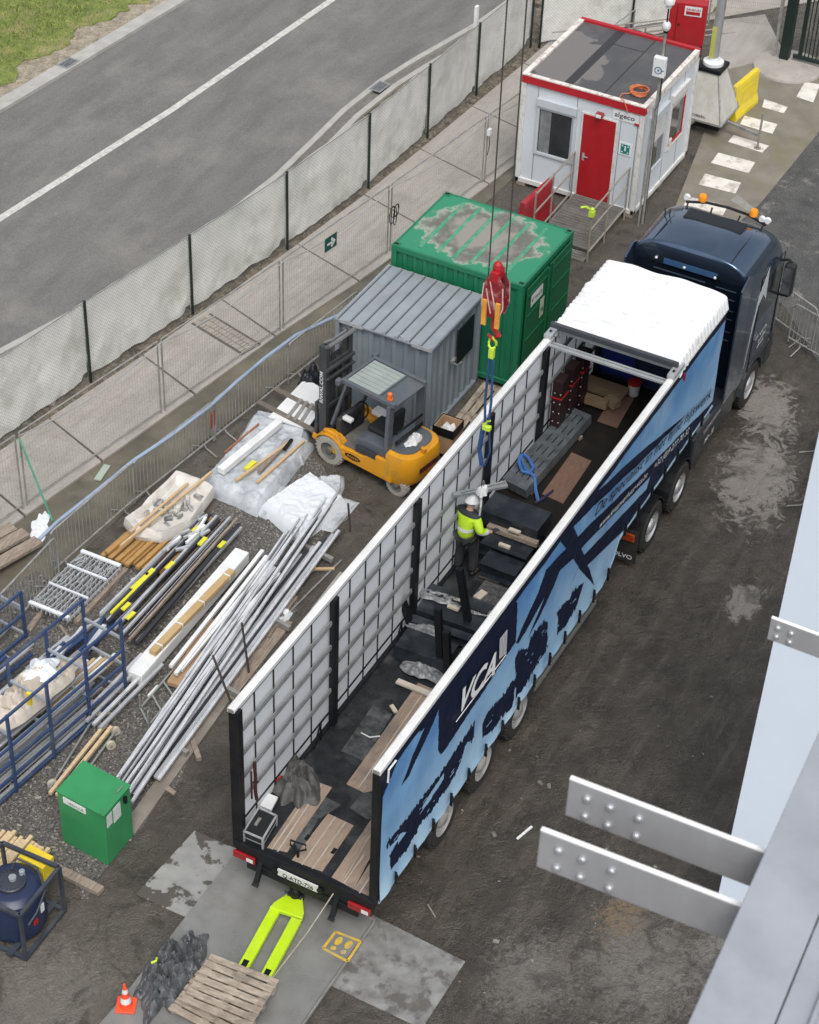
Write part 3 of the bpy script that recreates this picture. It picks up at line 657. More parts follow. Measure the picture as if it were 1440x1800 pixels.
# ---- right curtain with its printed picture
def s_(px): v = aty(px[0], px[1], -1.285); return (v.x, v.z)
def cv(lst, ox=0, oy=0, k=1.0): return [s_((ox+x/k, oy+y/k)) for x, y in lst]
dark = []
dark.append([(0, 3.70), (13.7, 3.70), (13.7, 4), (0, 4)])
dark.append([(0, 3.62), (.12, 3.62), (.12, .9), (0, .9)])
dark.append(cv([(664, 1330), (668, 1415), (697, 1345), (723, 1290), (752, 1250), (775, 1215), (800, 1185), (795, 1160), (730, 1235)]))
dark.append(cv([(752, 1250), (738, 1290), (747, 1280), (706, 1385), (722, 1362), (750, 1300), (772, 1247), (800, 1199), (795, 1185)]))
dark.append(cv([(772, 1247), (771, 1320), (776, 1327), (782, 1322), (908, 1128), (911, 1060), (905, 1055), (898, 1060), (800, 1199)]))
dark.append(cv([(520, 1010), (600, 820), (700, 600), (770, 390), (940, 215), (1000, 300), (890, 400), (800, 620), (720, 790), (620, 985), (680, 830), (755, 630), (690, 750), (600, 930), (540, 1020)], 800, 920, 4.8))
dark.append(cv([(880, 135), (960, 40), (1000, 20), (1040, 115), (1070, 215), (1100, 275), (1130, 360), (1180, 530), (1080, 415), (1045, 375), (1000, 490), (1045, 365), (1000, 300), (940, 215)], 800, 920, 4.8))
dark.append(cv([(1002, 908), (1017, 897), (1117, 803), (1206, 730), (1201, 737), (1128, 812), (1060, 876), (1009, 926), (985, 948), (975, 930)]))
dark.append(cv([(1016, 944), (1142, 821), (1253, 706), (1275, 695), (1100, 950), (1095, 934), (1035, 994), (1028, 977), (1137, 860), (1144, 838), (1023, 965)]))
dark.append(cv([(1090, 500), (1060, 600), (1035, 690), (990, 770), (930, 880), (865, 935), (870, 800), (860, 750), (900, 700), (930, 670), (975, 640), (1000, 570), (1050, 530)], 800, 920, 4.8))
dark.append(cv([(790, 830), (785, 1000), (770, 1060), (740, 1110), (720, 1150), (660, 1230), (600, 1310), (560, 1330), (520, 1370), (515, 1130), (550, 1070), (620, 1060), (650, 960), (690, 900), (755, 825)], 800, 920, 4.8))
dark.append(cv([(520, 1370), (500, 1440), (440, 1440), (470, 1350), (510, 1310), (560, 1250)], 800, 920, 4.8))
dark.append(cv([(960, 190), (950, 320), (930, 380), (870, 440), (820, 510), (755, 570), (755, 480), (790, 400), (830, 350), (870, 310), (920, 240)], 640, 1140, 3.6))
dark.append(cv([(1170, -10), (1100, 100), (1060, 170), (990, 280), (960, 320), (970, 120), (1000, 40), (1060, -10)], 640, 1140, 3.6))
dark.append(cv([(705, 455), (700, 560), (640, 640), (600, 760), (540, 870), (480, 950), (420, 1050), (360, 1110), (330, 1180), (280, 1260), (210, 1350), (170, 1400), (165, 1310), (205, 1240), (228, 1195), (150, 1270), (150, 1230), (230, 1130), (300, 1040), (480, 800), (560, 680), (640, 560)], 640, 1140, 3.6))
dark.insert(1, [(9.2, 1.5), (13.6, 1.5), (13.6, 1.76), (9.35, 1.76)])
light = [cv([(450, 880), (500, 800), (510, 790), (505, 830), (470, 890), (440, 930), (430, 960), (380, 1020), (370, 1010), (400, 960)], 640, 1140, 3.6),
         cv([(640, 620), (660, 590), (680, 600), (650, 660), (635, 650)], 640, 1140, 3.6), cv([(235, 1170), (270, 1165), (230, 1220), (220, 1240), (215, 1200)], 640, 1140, 3.6)]
def botR(x):
    if x < 8.55: return .97
    if x < 8.9: return .97+(x-8.55)/.35*.25
    if x < 9.1: return 1.22+(x-8.9)/.2*.40
    return 1.62+.04*(x-9)/4
NX, NZ = 640, 140
xs, vs = curtain_grid(-1.275, -1, botR, NX, NZ)
V = np.array(vs).reshape(NZ+1, NX+1, 3)
cx = (V[:-1, :-1, 0]+V[1:, 1:, 0])/2; cz = (V[:-1, :-1, 2]+V[1:, 1:, 2])/2
# ragged brush edges on the skyline shapes
nzx = np.array([(noise.noise(Vector((x*14, 0, 5)))*.09+noise.noise(Vector((x*45, 0, 9)))*.05) for x in cx.ravel()]).reshape(cx.shape)
mask = np.zeros(cx.shape, bool)
for i, pl_ in enumerate(dark):
    rag = 0 if i < 10 else 1
    mask |= inpoly(cx+(nzx*.25 if rag else 0), cz+(nzx if rag else 0), pl_)
for pl_ in light: mask &= ~inpoly(cx, cz, pl_)
# thin scratches and broken strokes inside the skyline
brk = np.array([noise.noise(Vector((x*3.0, z*26, 2)))+.5*noise.noise(Vector((x*9, z*60, 7))) for x, z in zip(cx.ravel(), cz.ravel())]).reshape(cx.shape)
low_ = np.zeros(cx.shape, bool)
for pl_ in dark[10:]: low_ |= inpoly(cx, cz, pl_)
mask &= ~(low_ & (brk > .66))
b = MB(); b.v = [tuple(v) for v in vs]; n = NX+1
b.f = [(j*n+i, j*n+i+1, (j+1)*n+i+1, (j+1)*n+i) for j in range(NZ) for i in range(NX)]; b.mi = mask.astype(int).ravel().tolist()
skyp = K('printed_sky', (.16, .36, .60), (.06, .19, .44), rough=.42, scale=.9, stretch=(1, 1, .8), dirt=(.36, .52, .64), dscale=.6, damt=.55).copy(); skyp.name = 'printed_sky_picture'
N_ = skyp.node_tree.nodes; L_ = skyp.node_tree.links; pp_ = N_['Principled BSDF']; src_ = pp_.inputs['Base Color'].links[0].from_socket
tc2 = N_.new('ShaderNodeTexCoord'); sx_ = N_.new('ShaderNodeSeparateXYZ'); L_.new(tc2.outputs['Object'], sx_.inputs[0]); mr_ = N_.new('ShaderNodeMapRange'); mr_.inputs[1].default_value = 3.4; mr_.inputs[2].default_value = 1.0; mr_.inputs[3].default_value = 0; mr_.inputs[4].default_value = .75; L_.new(sx_.outputs['Z'], mr_.inputs[0])
nz_2 = N_.new('ShaderNodeTexNoise'); nz_2.inputs['Scale'].default_value = 1.4; nz_2.inputs['Detail'].default_value = 9; L_.new(tc2.outputs['Object'], nz_2.inputs['Vector']); m5 = N_.new('ShaderNodeMath'); m5.operation = 'MULTIPLY'; L_.new(mr_.outputs[0], m5.inputs[0]); L_.new(nz_2.outputs['Fac'], m5.inputs[1]); m6 = N_.new('ShaderNodeMath'); m6.operation = 'MULTIPLY'; m6.inputs[1].default_value = 1.9; L_.new(m5.outputs[0], m6.inputs[0]); m6.use_clamp = True
mx_ = N_.new('ShaderNodeMixRGB'); mx_.inputs[2].default_value = (.42, .60, .72, 1); L_.new(m6.outputs[0], mx_.inputs[0]); L_.new(src_, mx_.inputs[1]); L_.new(mx_.outputs[0], pp_.inputs['Base Color'])
cur = b.build('right_curtain', [skyp, navy], T, smooth=True)
b = MB(); b.prismy([(x, botR(x)-.028) for x in np.linspace(.1, 13.65, 90)]+[(x, botR(x)+.012) for x in np.linspace(13.65, .1, 90)], -1.30, -1.255); b.build('curtain_hem', K('hem', (.30, .42, .52), (.2, .3, .4), rough=.5), T)
x = .55
while x < 13.4:
    b = MB(); zb = botR(x); b.bar((x, -1.335, zb+.28), (x+.02, -1.33, zb-.04), .045, .012); b.box(x-.03, x+.05, -1.352, -1.335, zb+.10, zb+.17); x += .62; b.build('curtain_strap', black, T)
b = MB()   # side guard rails under the curtain
b.bar((5.9, -1.2, .72), (8.5, -1.2, .72), .03, .12); b.bar((5.9, -1.2, .5), (8.5, -1.2, .5), .03, .10); b.build('side_guard', K('guard_rail', (.22, .23, .22), rough=.5, metal=.3), T)
lettr = K('letter_white', (.78, .79, .80), (.7, .71, .72), rough=.4)
def ctext(name, s, a, c, size, mt, shear=.25, off=.05, bold=.02):
    A = s_(a); C = s_(c); d = Vector((C[0]-A[0], 0, C[1]-A[1])); up = Vector((-d.z, 0, d.x)).normalized()
    return text(name, s, (A[0], -1.285, A[1]), d, up, size, mt, cur, shear=shear, width=d.length, off=off-.02, bold=bold)
ctext('lettering', 'VCA', (799, 1259), (862, 1187), .66, lettr, .28, bold=.03)
b = MB(); q = [s_(v) for v in ((800, 1268), (888, 1150))]; b.bar((q[0][0], -1.305, q[0][1]), (q[1][0], -1.305, q[1][1]), .012, .004); b.build('underline', lettr, cur)
ctext('lettering', 'De specialist in het fijne hijswerk', (1041, 909), (1247, 697), .34, navy, .3, bold=.005)
ctext('lettering', 'www.kraanverhuur-vca.be', (1050, 929), (1134, 838), .19, lettr, .3, bold=.0)
ctext('lettering', '+32 (0)9 277 70 32', (1146, 825), (1207, 761), .19, lettr, .2, bold=.0)
# dotted block beside the letters, and reflective corner mark
b = MB(); A = s_((875, 1158)); Bq = s_((876, 1122)); C_ = s_((890, 1104)); D_ = s_((888, 1147))
def bil(u, v): 
    p = (A[0]*(1-u)+D_[0]*u, A[1]*(1-u)+D_[1]*u); q = (Bq[0]*(1-u)+C_[0]*u, Bq[1]*(1-u)+C_[1]*u); return (p[0]*(1-v)+q[0]*v, p[1]*(1-v)+q[1]*v)
for i in range(5):
    for j in range(12):
        q = [bil((i+a)/5, (j+c)/12) for a, c in ((.08, .08), (.85, .08), (.85, .82), (.08, .82))]
        b.add([(x, -1.312, z) for x, z in q], [(0, 1, 2, 3)])
b.build('printed_block', lettr, cur)
b = MB(); q = [s_(v) for v in ((679, 1375), (681, 1352), (694, 1335))]; b.bar((q[0][0], -1.312, q[0][1]), (q[1][0], -1.312, q[1][1]), .03, .004); b.bar((q[1][0], -1.312, q[1][1]), (q[2][0], -1.312, q[2][1]), .03, .004); b.build('corner_mark', lettr, cur)
# wheels
def wheel(x, y, side, parent, r=.5, w_=.38, hub=None, bright=False):
    b = MB(); o_ = side*w_/2
    b.lathe([(r*.62, -w_/2), (r*.93, -w_/2), (r, -w_/2+.04), (r, w_/2-.04), (r*.93, w_/2), (r*.62, w_/2)], (x, y, r), axis='Y', n=36, caps=False)
    for k in range(36):
        t_ = 2*math.pi*k/36; b.bar((x+math.cos(t_)*(r+.004), y-w_*.46, r+math.sin(t_)*(r+.004)), (x+math.cos(t_)*(r+.004), y+w_*.46, r+math.sin(t_)*(r+.004)), .05, .018)
    wo_ = b.build('wheel', rubber, parent, smooth=True)
    b = MB(); f = y+side*w_/2; g = -side
    b.lathe([(r*.63, f-side*.004), (r*.60, f-side*.02), (r*.54, f-side*.055), (r*.34, f-side*.075), (r*.30, f-side*.02), (r*.20, f+side*.012), (.001, f+side*.016)], (x, 0, r), axis='Y', n=28, caps=False)
    b.build('rim', hub or K('hub_grey', (.34, .335, .32), (.20, .195, .185), rough=.6, dirt=(.10, .09, .08), damt=.5), wo_, smooth=True)
    b = MB()
    for k in range(10):
        t_ = 2*math.pi*k/10; b.lathe([(.016, 0), (.016, .04), (.001, .045)] if side > 0 else [(.016, 0), (.016, -.04), (.001, -.045)], (x+math.cos(t_)*r*.42, f-side*.07, r+math.sin(t_)*r*.42), axis='Y', n=6)
    b.build('wheel_nuts', galv, wo_)
    return wo_
for x in (2.47, 3.87, 5.27):
    for s in (-1, 1): wheel(x, s*1.03, s, T)
    b = MB(); b.box(x-.06, x+.06, -.9, .9, .42, .56); b.build('axle', black, T)
    for s in (-1, 1):
        b = MB(); r = .53
        for k in range(8):
            a, c = math.pi*(.12+.76*k/8), math.pi*(.12+.76*(k+1)/8)
            b.bar((x+r*math.cos(a), s*1.03, .5+r*math.sin(a)), (x+r*math.cos(c), s*1.03, .5+r*math.sin(c)), .4, .015) if .5+r*math.sin(max(a, c)) < 1.5 else None
        b.build('mudguard', black, T)
# front wall, cross bows and bunched white roof sheet
b = MB(); b.box(13.58, 13.66, -1.25, 1.25, ZG, 3.95); b.build('front_wall', K('front_wall_blue', (.02, .03, .09), (.015, .02, .05), rough=.5), T)
b = MB(); b.box(13.52, 13.575, .35, 1.1, 1.75, 3.0); b.build('blue_panel', K('blue_sheet', (.015, .03, .20), rough=.4), T)
b = MB(); b.box(11.30, 11.42, -1.28, 1.28, 3.93, 4.03); b.build('roof_bow', K('grey_alu', (.42, .44, .45), (.33, .35, .36), rough=.4, metal=.3), T, bevel=.01)
b = MB(); b.box(11.22, 11.30, -1.24, 1.30, 4.05, 4.16); b.build('roof_bow_top', K('bow_dark', (.05, .055, .065), rough=.4), T, bevel=.01)
b = MB(); b.box(11.05, 11.10, -1.2, 1.2, 3.80, 3.86); b.box(10.9, 10.97, -1.2, 1.2, 3.86, 3.9); b.build('pull_bar', K('grey_alu', (.42, .44, .45)), T)
for s in (-1, 1):
    b = MB(); b.box(10.95, 11.45, s*1.225-.075, s*1.225+.075, 3.99, 4.07); b.bar((11.0, s*1.16, 4.05), (11.38, s*1.16, 3.80), .03, .03); b.build('roof_trolley', K('grey_alu', (.42, .44, .45)), T, bevel=.01)
    b = MB(); b.lathe([(.03, -.02), (.03, .02)], (11.1, s*1.225, 4.07), axis='Y'); b.build('trolley_roller', black, T)
sheetw = K('roof_sheet', (.74, .75, .76), (.68, .69, .71), rough=.5, scale=2, bump=.1, dirt=(.50, .48, .45), dscale=3, damt=.5, dpos=(.58, .66))
b = MB(); NXX, NYY = 150, 70; vs = []
for j in range(NYY+1):
    v = 2*j/NYY-1
    for i in range(NXX+1):
        u = i/NXX; y = v*1.34
        x = 11.28+2.42*u+.05*noise.noise(Vector((y*1.2, u*3, 2)))
        fo = abs(math.sin(u*math.pi*17+1.1*noise.noise(Vector((y*1.3, u*6, 9)))))**.6
        am = (.075+.10*max(0, noise.noise(Vector((u*8, y*.9, 4)))))*(1 if u > .16 else .25)
        z = 4.12+.10*math.sin(u*2.2)*(1-abs(v)**4)+am*fo+.03*noise.noise(Vector((x*2, y*2, 0)))
        e = abs(v)
        if e > .9: z -= (.20+.05*fo)*((e-.9)/.1)**1.2; y = math.copysign(1.206+.13*((e-.9)/.1)*.6*(1 if u > .1 else 1)+.02*fo, v)
        if u < .04: z -= .10*(1-u/.04)
        vs.append((x, y, z))
n = NXX+1; b.add(vs, [(j*n+i, j*n+i+1, (j+1)*n+i+1, (j+1)*n+i) for j in range(NYY) for i in range(NXX)]); b.build('roof_sheet', sheetw, T, smooth=True)
b = MB()
for (u0, y0, y1) in ((.35, -.2, .5), (.5, .1, .8), (.6, -.9, -.3), (.33, -.8, -.35), (.75, -.4, .4)):
    x = 11.3+2.4*u0; b.bar((x, y0, 4.263), (x+.02, y1, 4.268), .018, .012)
bpy_dummy = None
b = MB(); b.bar((11.42, -1.33, 3.86), (11.46, -1.32, 3.68), .05, .015); b.build('red_strap_end', K('pink_red', (.35, .02, .08), rough=.6), T)
# ================================================================ CARGO IN THE TRAILER
beamd = K('dark_beam_paint', (.022, .028, .036), (.012, .015, .020), rough=.3, scale=3, dirt=(.10, .11, .12), dscale=2, damt=.3)
def cbeam(pa, pc, z, w_, h_, label, mt=beamd, name='dark_steel_section', group=None, flange=True):
    a = at(*pa, z); c = at(*pc, z); o_ = Vector(((a.x+c.x)/2, (a.y+c.y)/2, z-h_)); d = (c-a).normalized(); n_ = Vector((-d.y, d.x, 0)); b = MB()
    if flange:
        b.bar(a+Vector((0, 0, -.015)), c+Vector((0, 0, -.015)), w_, .03); b.bar(a+Vector((0, 0, -h_+.015)), c+Vector((0, 0, -h_+.015)), w_, .03)
        b.bar(a+n_*.0+Vector((0, 0, -h_/2)), c+Vector((0, 0, -h_/2)), w_*.55, h_-.06)
    else: b.bar(a+Vector((0, 0, -h_/2)), c+Vector((0, 0, -h_/2)), w_, h_)
    o = b.build(name, mt, loc=o_, bevel=.006); tag(o, label, 'beam', group); return o
def clip_y(p): return p
cbeam((857, 880), (958, 917), 1.95, .60, .30, 'widest dark steel beam lying across the trailer just behind the grey slotted planks', flange=False)
cbeam((852, 944), (932, 973), 1.60, .36, .26, 'dark steel beam across the trailer right beside the worker, second from the slotted planks')
cbeam((852, 977), (915, 1001), 1.48, .42, .30, 'dark steel beam by the worker\u2019s glove, third across the trailer')
cbeam((752, 1032), (862, 1071), 1.50, .26, .25, 'dark beam in the middle of the bed with crumpled film on top')
cbeam((740, 1058), (846, 1096), 1.42, .42, .34, 'bulky dark box beam under the upright stakes in the middle of the bed', flange=False)
cbeam((722, 1084), (828, 1121), 1.36, .18, .2, 'thin dark beam between the two bulky beams in the bed')
cbeam((706, 1118), (795, 1150), 1.40, .52, .36, 'bulky dark box beam lying nearest the tail of the trailer', flange=False)
b = MB()
for k, (pa, pc) in enumerate((((868, 925), (935, 957)), )):
    pass
o = cbeam((858, 921), (946, 953), 1.74, .12, .10, 'brown wooden batten between dark beams ahead of the worker', oldwood, 'batten', None, False)
for i, (px, pz, ang) in enumerate((((905, 935), 1.80, 0), ((887, 961), 1.60, 0), ((808, 1058), 1.46, .1), ((797, 1070), 1.44, 0))):
    v = at(px[0], px[1], pz); b = MB(); b.box(-.035, .035, -.11, .11, 0, .045); o = b.build('wood_block', K('pale_block', (.55, .50, .42), (.45, .4, .33), rough=.8), world=False); o.location = v; o.rotation_euler[2] = ang
    tag(o, ['small pale wood block on the batten ahead of the worker', 'small pale wood block on the beam by the worker\u2019s glove', 'pale wood block on the film-covered beam, nearer the worker', 'pale wood block on the bulky box beam'][i], 'wood block')
# carpet-like offcut floor area with pale laths, near the worker
q = [at(*v, ZF+.02) for v in [(830, 1050), (880, 985), (925, 1010), (880, 1085)]]; b = MB(); b.prism([(v.x, v.y) for v in q], ZF+.001, ZF+.03)
o = b.build('felt_mat', K('grey_felt', (.12, .12, .12), (.03, .03, .032), rough=.9, scale=12, bump=.4)); tag(o, 'mottled grey felt mat on the trailer floor behind the worker', 'mat')
for i, (a, c, w_) in enumerate((((845, 1008), (880, 1020), .14), ((838, 1052), (852, 1040), .14), ((870, 993), (884, 995), .1), ((698, 1197), (760, 1222), .11), ((688, 1240), (696, 1252), .07))):
    A_ = at(*a, ZF+.06); C_ = at(*c, ZF+.06); b = MB(); b.bar(A_, C_, w_, .04); o = b.build('lath', K('pale_block', (.55, .5, .42)), loc=A_)
    tag(o, ['longer pale lath on the felt mat behind the worker', 'short pale lath at the near corner of the felt mat', 'small pale offcut with white tape on the felt mat', 'pale lath sticking out past the last dark beam', 'tiny pale offcut lying alone on the dark trailer floor'][i], 'lath')
# crumpled plastic film on beams
for i, (px, pz, rx, ry, h) in enumerate((((775, 1050), 1.45, .16, .45, .08), ((750, 1110), 1.32, .15, .40, .08), ((745, 1180), 1.12, .22, .42, .12), ((845, 1075), 1.42, .12, .3, .07))):
    v = at(px[0], px[1], pz); b = crumple(v.x, v.y, pz, rx, ry, h, 3+i, .1, 34, 5); o = b.build('film_scrap', K('grey_film', (.26, .27, .28), (.10, .105, .11), rough=.3, scale=8, bump=.5), smooth=True)
    tag(o, ['crumpled clear film on the middle dark beam', 'strip of crumpled film between the bulky beams', 'bundle of crumpled film on the floor after the last beam', 'shred of film on the right end of the middle beam'][i], 'plastic film')
# upright stakes standing loose
for i, (bt, tp, label) in enumerate((((727, 1085), (690, 1000), 'dark upright steel post by the left curtain, leaning back'), ((828, 1098), (808, 1000), 'dark hollow upright post standing next to the worker\u2019s legs'), ((777, 1150), (770, 1070), 'dark upright post in the middle of the bed with a bent clip on top'), ((790, 1165), (785, 1110), 'short dark upright post nearest the right curtain'))):
    base = at(*bt, 1.45 if i != 1 else 1.35); top = None
    d_ = ray(*tp); best = min((k*.01 for k in range(400)), key=lambda t_: abs(((CPOS+d_*((base.x-CPOS.x)/d_.x))-base).length-t_)) if False else None
    T2 = atx(tp[0], tp[1], base.x); b = MB(); b.bar(Vector((base.x, base.y, 1.1)), T2, .12, .10); 
    b.bar(T2-Vector((0, 0, .004)), T2+Vector((0, 0, .004)), .07, .05)
    o = b.build('upright_post', black, loc=(base.x, base.y, 1.1), bevel=.008); tag(o, label, 'post')
# slotted galvanised planks (stack) in front bed
Zs = ZG+.30
def sp(px): return at(px[0], px[1], Zs)
qa, qb, qc, qd = sp((883, 840)), sp((925, 862)), sp((1040, 730)), sp((1000, 712))
d = (qd-qa); nrm = (qb-qa); 
plank_m = K('plank_galv', (.22, .245, .26), (.12, .135, .15), rough=.35, metal=.5, scale=5, dirt=(.07, .075, .08), dscale=3, damt=.6)
for k in range(4):
    t = thing('slotted_plank', ['topmost slotted grey metal plank with a row of slots', 'second slotted metal plank from the top of the stack', 'third slotted metal plank from the top of the stack', 'lowest slotted metal plank of the stack'][k], 'metal plank', (qa.x, qa.y, Zs-.05-.062*k), 0, 'stack of slotted metal planks')
    b = MB(); z1 = Zs-.065*k; z0 = z1-.045
    b.prism([(v.x+.02*k, v.y) for v in (qa, qb, qc, qd)], z0, z1); b.build('plank', plank_m, t, bevel=.006)
    if k == 0:
        b = MB()
        for r in (.28, .52, .76):
            for s in range(6):
                u0_ = .10+s*.15; A_ = qa+d*u0_+nrm*r; C_ = qa+d*(u0_+.10)+nrm*r; b.bar(A_+Vector((0, 0, .001)), C_+Vector((0, 0, .001)), .022, .004)
        b.build('slots', K('pit_dark', (.01, .01, .01)), t)
        b = MB()
        for s in range(7):
            A_ = qa+d*(.02+.155*s)+nrm*.03; C_ = qa+d*(.02+.155*s)+nrm*.97; b.bar(A_, C_, .012, .012)
        b.build('ribs', plank_m, t)
for k in range(2):
    b = MB(); u_ = (.12, .85)[k]; A_ = qa+d*u_; C_ = A_+nrm; b.bar((A_.x, A_.y, ZG+.03), (C_.x, C_.y, ZG+.03), .1, .06); o = b.build('bearer', oldwood, loc=(A_.x, A_.y, ZG)); tag(o, ['timber bearer under the near end of the slotted planks', 'timber bearer under the far end of the slotted planks'][k], 'bearer')
# blue strap and dark hanging strap on planks
b = MB(); pts = [at(915, 800, Zs+.03), at(912, 812, Zs+.07), at(918, 828, Zs+.06), at(930, 832, Zs+.05), at(938, 822, Zs+.04), at(930, 806, Zs+.06), at(920, 798, Zs+.05), at(916, 806, Zs+.04), at(924, 824, Zs+.03), at(940, 838, Zs+.02), at(942, 862, ZG+.2), at(946, 880, ZG+.04)]
b.tube(pts, .035, 7); o = b.build('lifting_strap', K('bluestrap2', (.05, .16, .42), (.04, .11, .28), rough=.7), smooth=True); tag(o, 'bunched blue lifting strap draped over the slotted planks', 'strap')
b = MB(); pts = [at(940, 884, ZG+.03), at(955, 876, ZG+.05), at(965, 868, ZG+.03), at(972, 862, ZG+.04)]; b.tube(pts, .03, 6); o = b.build('ratchet', K('dark_purple', (.04, .03, .07), rough=.5)); tag(o, 'dark ratchet end lying on brown boards beside the slotted planks', 'ratchet')
# timber beams and cask in front part
for i, (a, c, z, w_, h_) in enumerate((((1003, 690), (1068, 712), 1.80, .16, .16), ((1068, 700), (1085, 712), 1.8, .2, .16), ((1013, 665), (1100, 695), 1.75, .40, .10))):
    A_ = at(*a, z); C_ = at(*c, z); b = MB(); b.bar(A_, C_, w_, h_); o = b.build('timber_baulk', K('dim_timber', (.30, .22, .13), (.2, .14, .085), rough=.8, scale=5, stretch=(6, 1, 6)), loc=A_)
    tag(o, ['long pale timber beam across the covered front of the trailer', 'short timber block at the end of the long beam in the covered front', 'wide old timber board behind the pale beam in the covered front'][i], 'timber')
v = at(1117, 668, ZG+.35); t = thing('bucket', 'small white bucket with a red lid in the front of the trailer', 'bucket', (v.x, v.y, ZG))
b = MB(); b.lathe([(.10, 0), (.13, .26), (.135, .27)], (v.x, v.y, ZG), n=18); b.build('body', white, t, smooth=True); b = MB(); b.lathe([(.14, .27), (.14, .31), (.08, .33), (.001, .33)], (v.x, v.y, ZG), n=18); b.build('lid', redp, t, smooth=True)
# dark red racks with stakes on the left in front
for k in range(3):
    v = Vector((11.3+.5*k, 1.0, ZG)); t = thing('stake_rack', ['nearest dark red rack with white studs at the left wall under the roof', 'middle dark red rack with white studs under the roof', 'farthest dark red rack with white studs under the roof'][k], 'rack', v, 0, 'dark racks under the trailer roof')
    b = MB(); b.box(v.x-.16, v.x+.16, .90, 1.10, ZG, ZG+1.35); b.build('frame', K('dark_red', (.028, .008, .010), (.012, .007, .007), rough=.5), t, bevel=.01)
    b = MB()
    for r in range(5):
        for s in (-1, 1): b.ball((v.x-.17, .98+s*.06, ZG+.2+.22*r), .016, 6)
    b.build('studs', galv, t); b = MB(); b.box(v.x-.17, v.x+.17, .89, 1.11, ZG+.95, ZG+.98); b.build('red_band', redp, t)
# tarp heap, case, sheet, red bag at rear
v = at(525, 1380, ZF); b = crumple(v.x, v.y, ZF, .52, .34, .42, 11, .5, 60, 3.2, .35); o = b.build('tarpaulin', K('dark_cloth', (.12, .12, .115), (.045, .045, .045), rough=.75, scale=6, bump=.3), smooth=True); tag(o, 'dark grey crumpled tarpaulin on the floor near the tail of the trailer', 'tarpaulin')
v = at(485, 1380, ZF); b = crumple(v.x, v.y, ZF, .16, .13, .22, 13, 0, 30, 4); o = b.build('bag', K('red_cloth', (.30, .015, .012), (.2, .01, .01), rough=.6), smooth=True); tag(o, 'small red bag tucked between the tarpaulin and the left curtain', 'bag')
b = MB(); q = [at(*p, ZF+.09) for p in ((457, 1416), (471, 1394), (489, 1401), (477, 1424))]; b.prism([(p.x, p.y) for p in q], ZF+.05, ZF+.09); o = b.build('white_board', white); tag(o, 'small flat white board by the tool case', 'board')
p0, p1, p2, p3 = [at(*p, ZF+.24) for p in ((429, 1461), (455, 1420), (486, 1434), (462, 1475))]
t = thing('tool_case', 'black tool case with silver edges on the trailer tail', 'case', (p0.x, p0.y, ZF))
P_ = [p0, p1, p2, p3]; ctr = sum(P_, Vector())/4
b = MB(); b.prism([(v.x, v.y) for v in P_], ZF+.01, ZF+.235); b.build('shell', K('case_black', (.015, .016, .018), rough=.4), t, bevel=.02)
b = MB()
for i in range(4):
    a, c = P_[i], P_[(i+1) % 4]; b.bar((a.x, a.y, ZF+.24), (c.x, c.y, ZF+.24), .03, .02); b.bar((a.x, a.y, ZF+.10), (c.x, c.y, ZF+.10), .012, .012); b.bar((a.x, a.y, ZF+.01), (a.x, a.y, ZF+.24), .03, .03)
b.build('edges', alu, t); b = MB(); b.bar(ctr.lerp(p0, .3)+Vector((0, 0, .01)), ctr.lerp(p1, .3)+Vector((0, 0, .01)), .05, .03); b.build('handle', galv, t)
b = MB(); b.tube([(.35, 1.06, 2.6), (.36, 1.05, 2.3), (.33, 1.04, 2.0), (.38, 1.05, 1.75)], .03, 6); b.tube([(.30, 1.05, 2.2), (.42, 1.05, 2.1)], .02, 6); b.tube([(.24, 1.05, 2.5), (.24, 1.05, 1.9)], .018, 6); o = b.build('ratchet_straps', K('dark_maroon', (.05, .015, .015), rough=.6)); tag(o, 'dark red ratchet straps hanging on the left slats near the tail', 'straps')
b = MB(); b.tube([at(540+0, 1430, ZF+.03)] and [at(635, 1288, ZF+.02), at(650, 1296, ZF+.02), at(668, 1294, ZF+.02)], .012, 5); o = b.build('white_cable', white); tag(o, 'short white cable curled on the dark trailer floor', 'cable')
b = MB(); b.tube([at(882, 993, ZF+.25), at(900, 995, ZF+.2), at(915, 1000, ZF+.2)], .012, 5); b.tube([at(882, 995, ZF+.25), at(887, 1010, ZF+.1), at(893, 1025, ZF+.1)], .012, 5); o = b.build('white_tape', white); tag(o, 'loose white tie tape trailing over the felt mat', 'tape')
# ================================================================ TRACTOR
TR = thing('truck_tractor', 'dark blue-black truck tractor with beacons coupled to the trailer', 'truck', (16, 0, 0))
cabp = K('cab_paint', (.085, .13, .20), (.072, .11, .17), rough=.15, coat=.5, scale=2, metal=.75)
def rrect(x0, x1, hw, rf, rr, n=7):
    pts = []
    for (cx_, cy_, rad, a0) in ((x1-rf, hw-rf, rf, 0), (x0+rr, hw-rr, rr, 90), (x0+rr, -hw+rr, rr, 180), (x1-rf, -hw+rf, rf, 270)):
        for k in range(n): a = R(a0+90*k/(n-1)); pts.append((cx_+rad*math.cos(a), cy_+rad*math.sin(a)))
    return pts
def loft(secs, cap=True):
    b = MB(); vs = []; m = None
    for (z, x0, x1, hw, rf, rr) in secs:
        p = rrect(x0, x1, hw, rf, rr); m = len(p); vs += [(q[0], q[1], z+ (q[0]-x0)*0) for q in p]
    fs = [(i*m+k, i*m+(k+1) % m, (i+1)*m+(k+1) % m, (i+1)*m+k) for i in range(len(secs)-1) for k in range(m)]
    if cap: fs += [tuple(range(m)), tuple((len(secs)-1)*m+k for k in range(m))]
    return b.add(vs, fs)
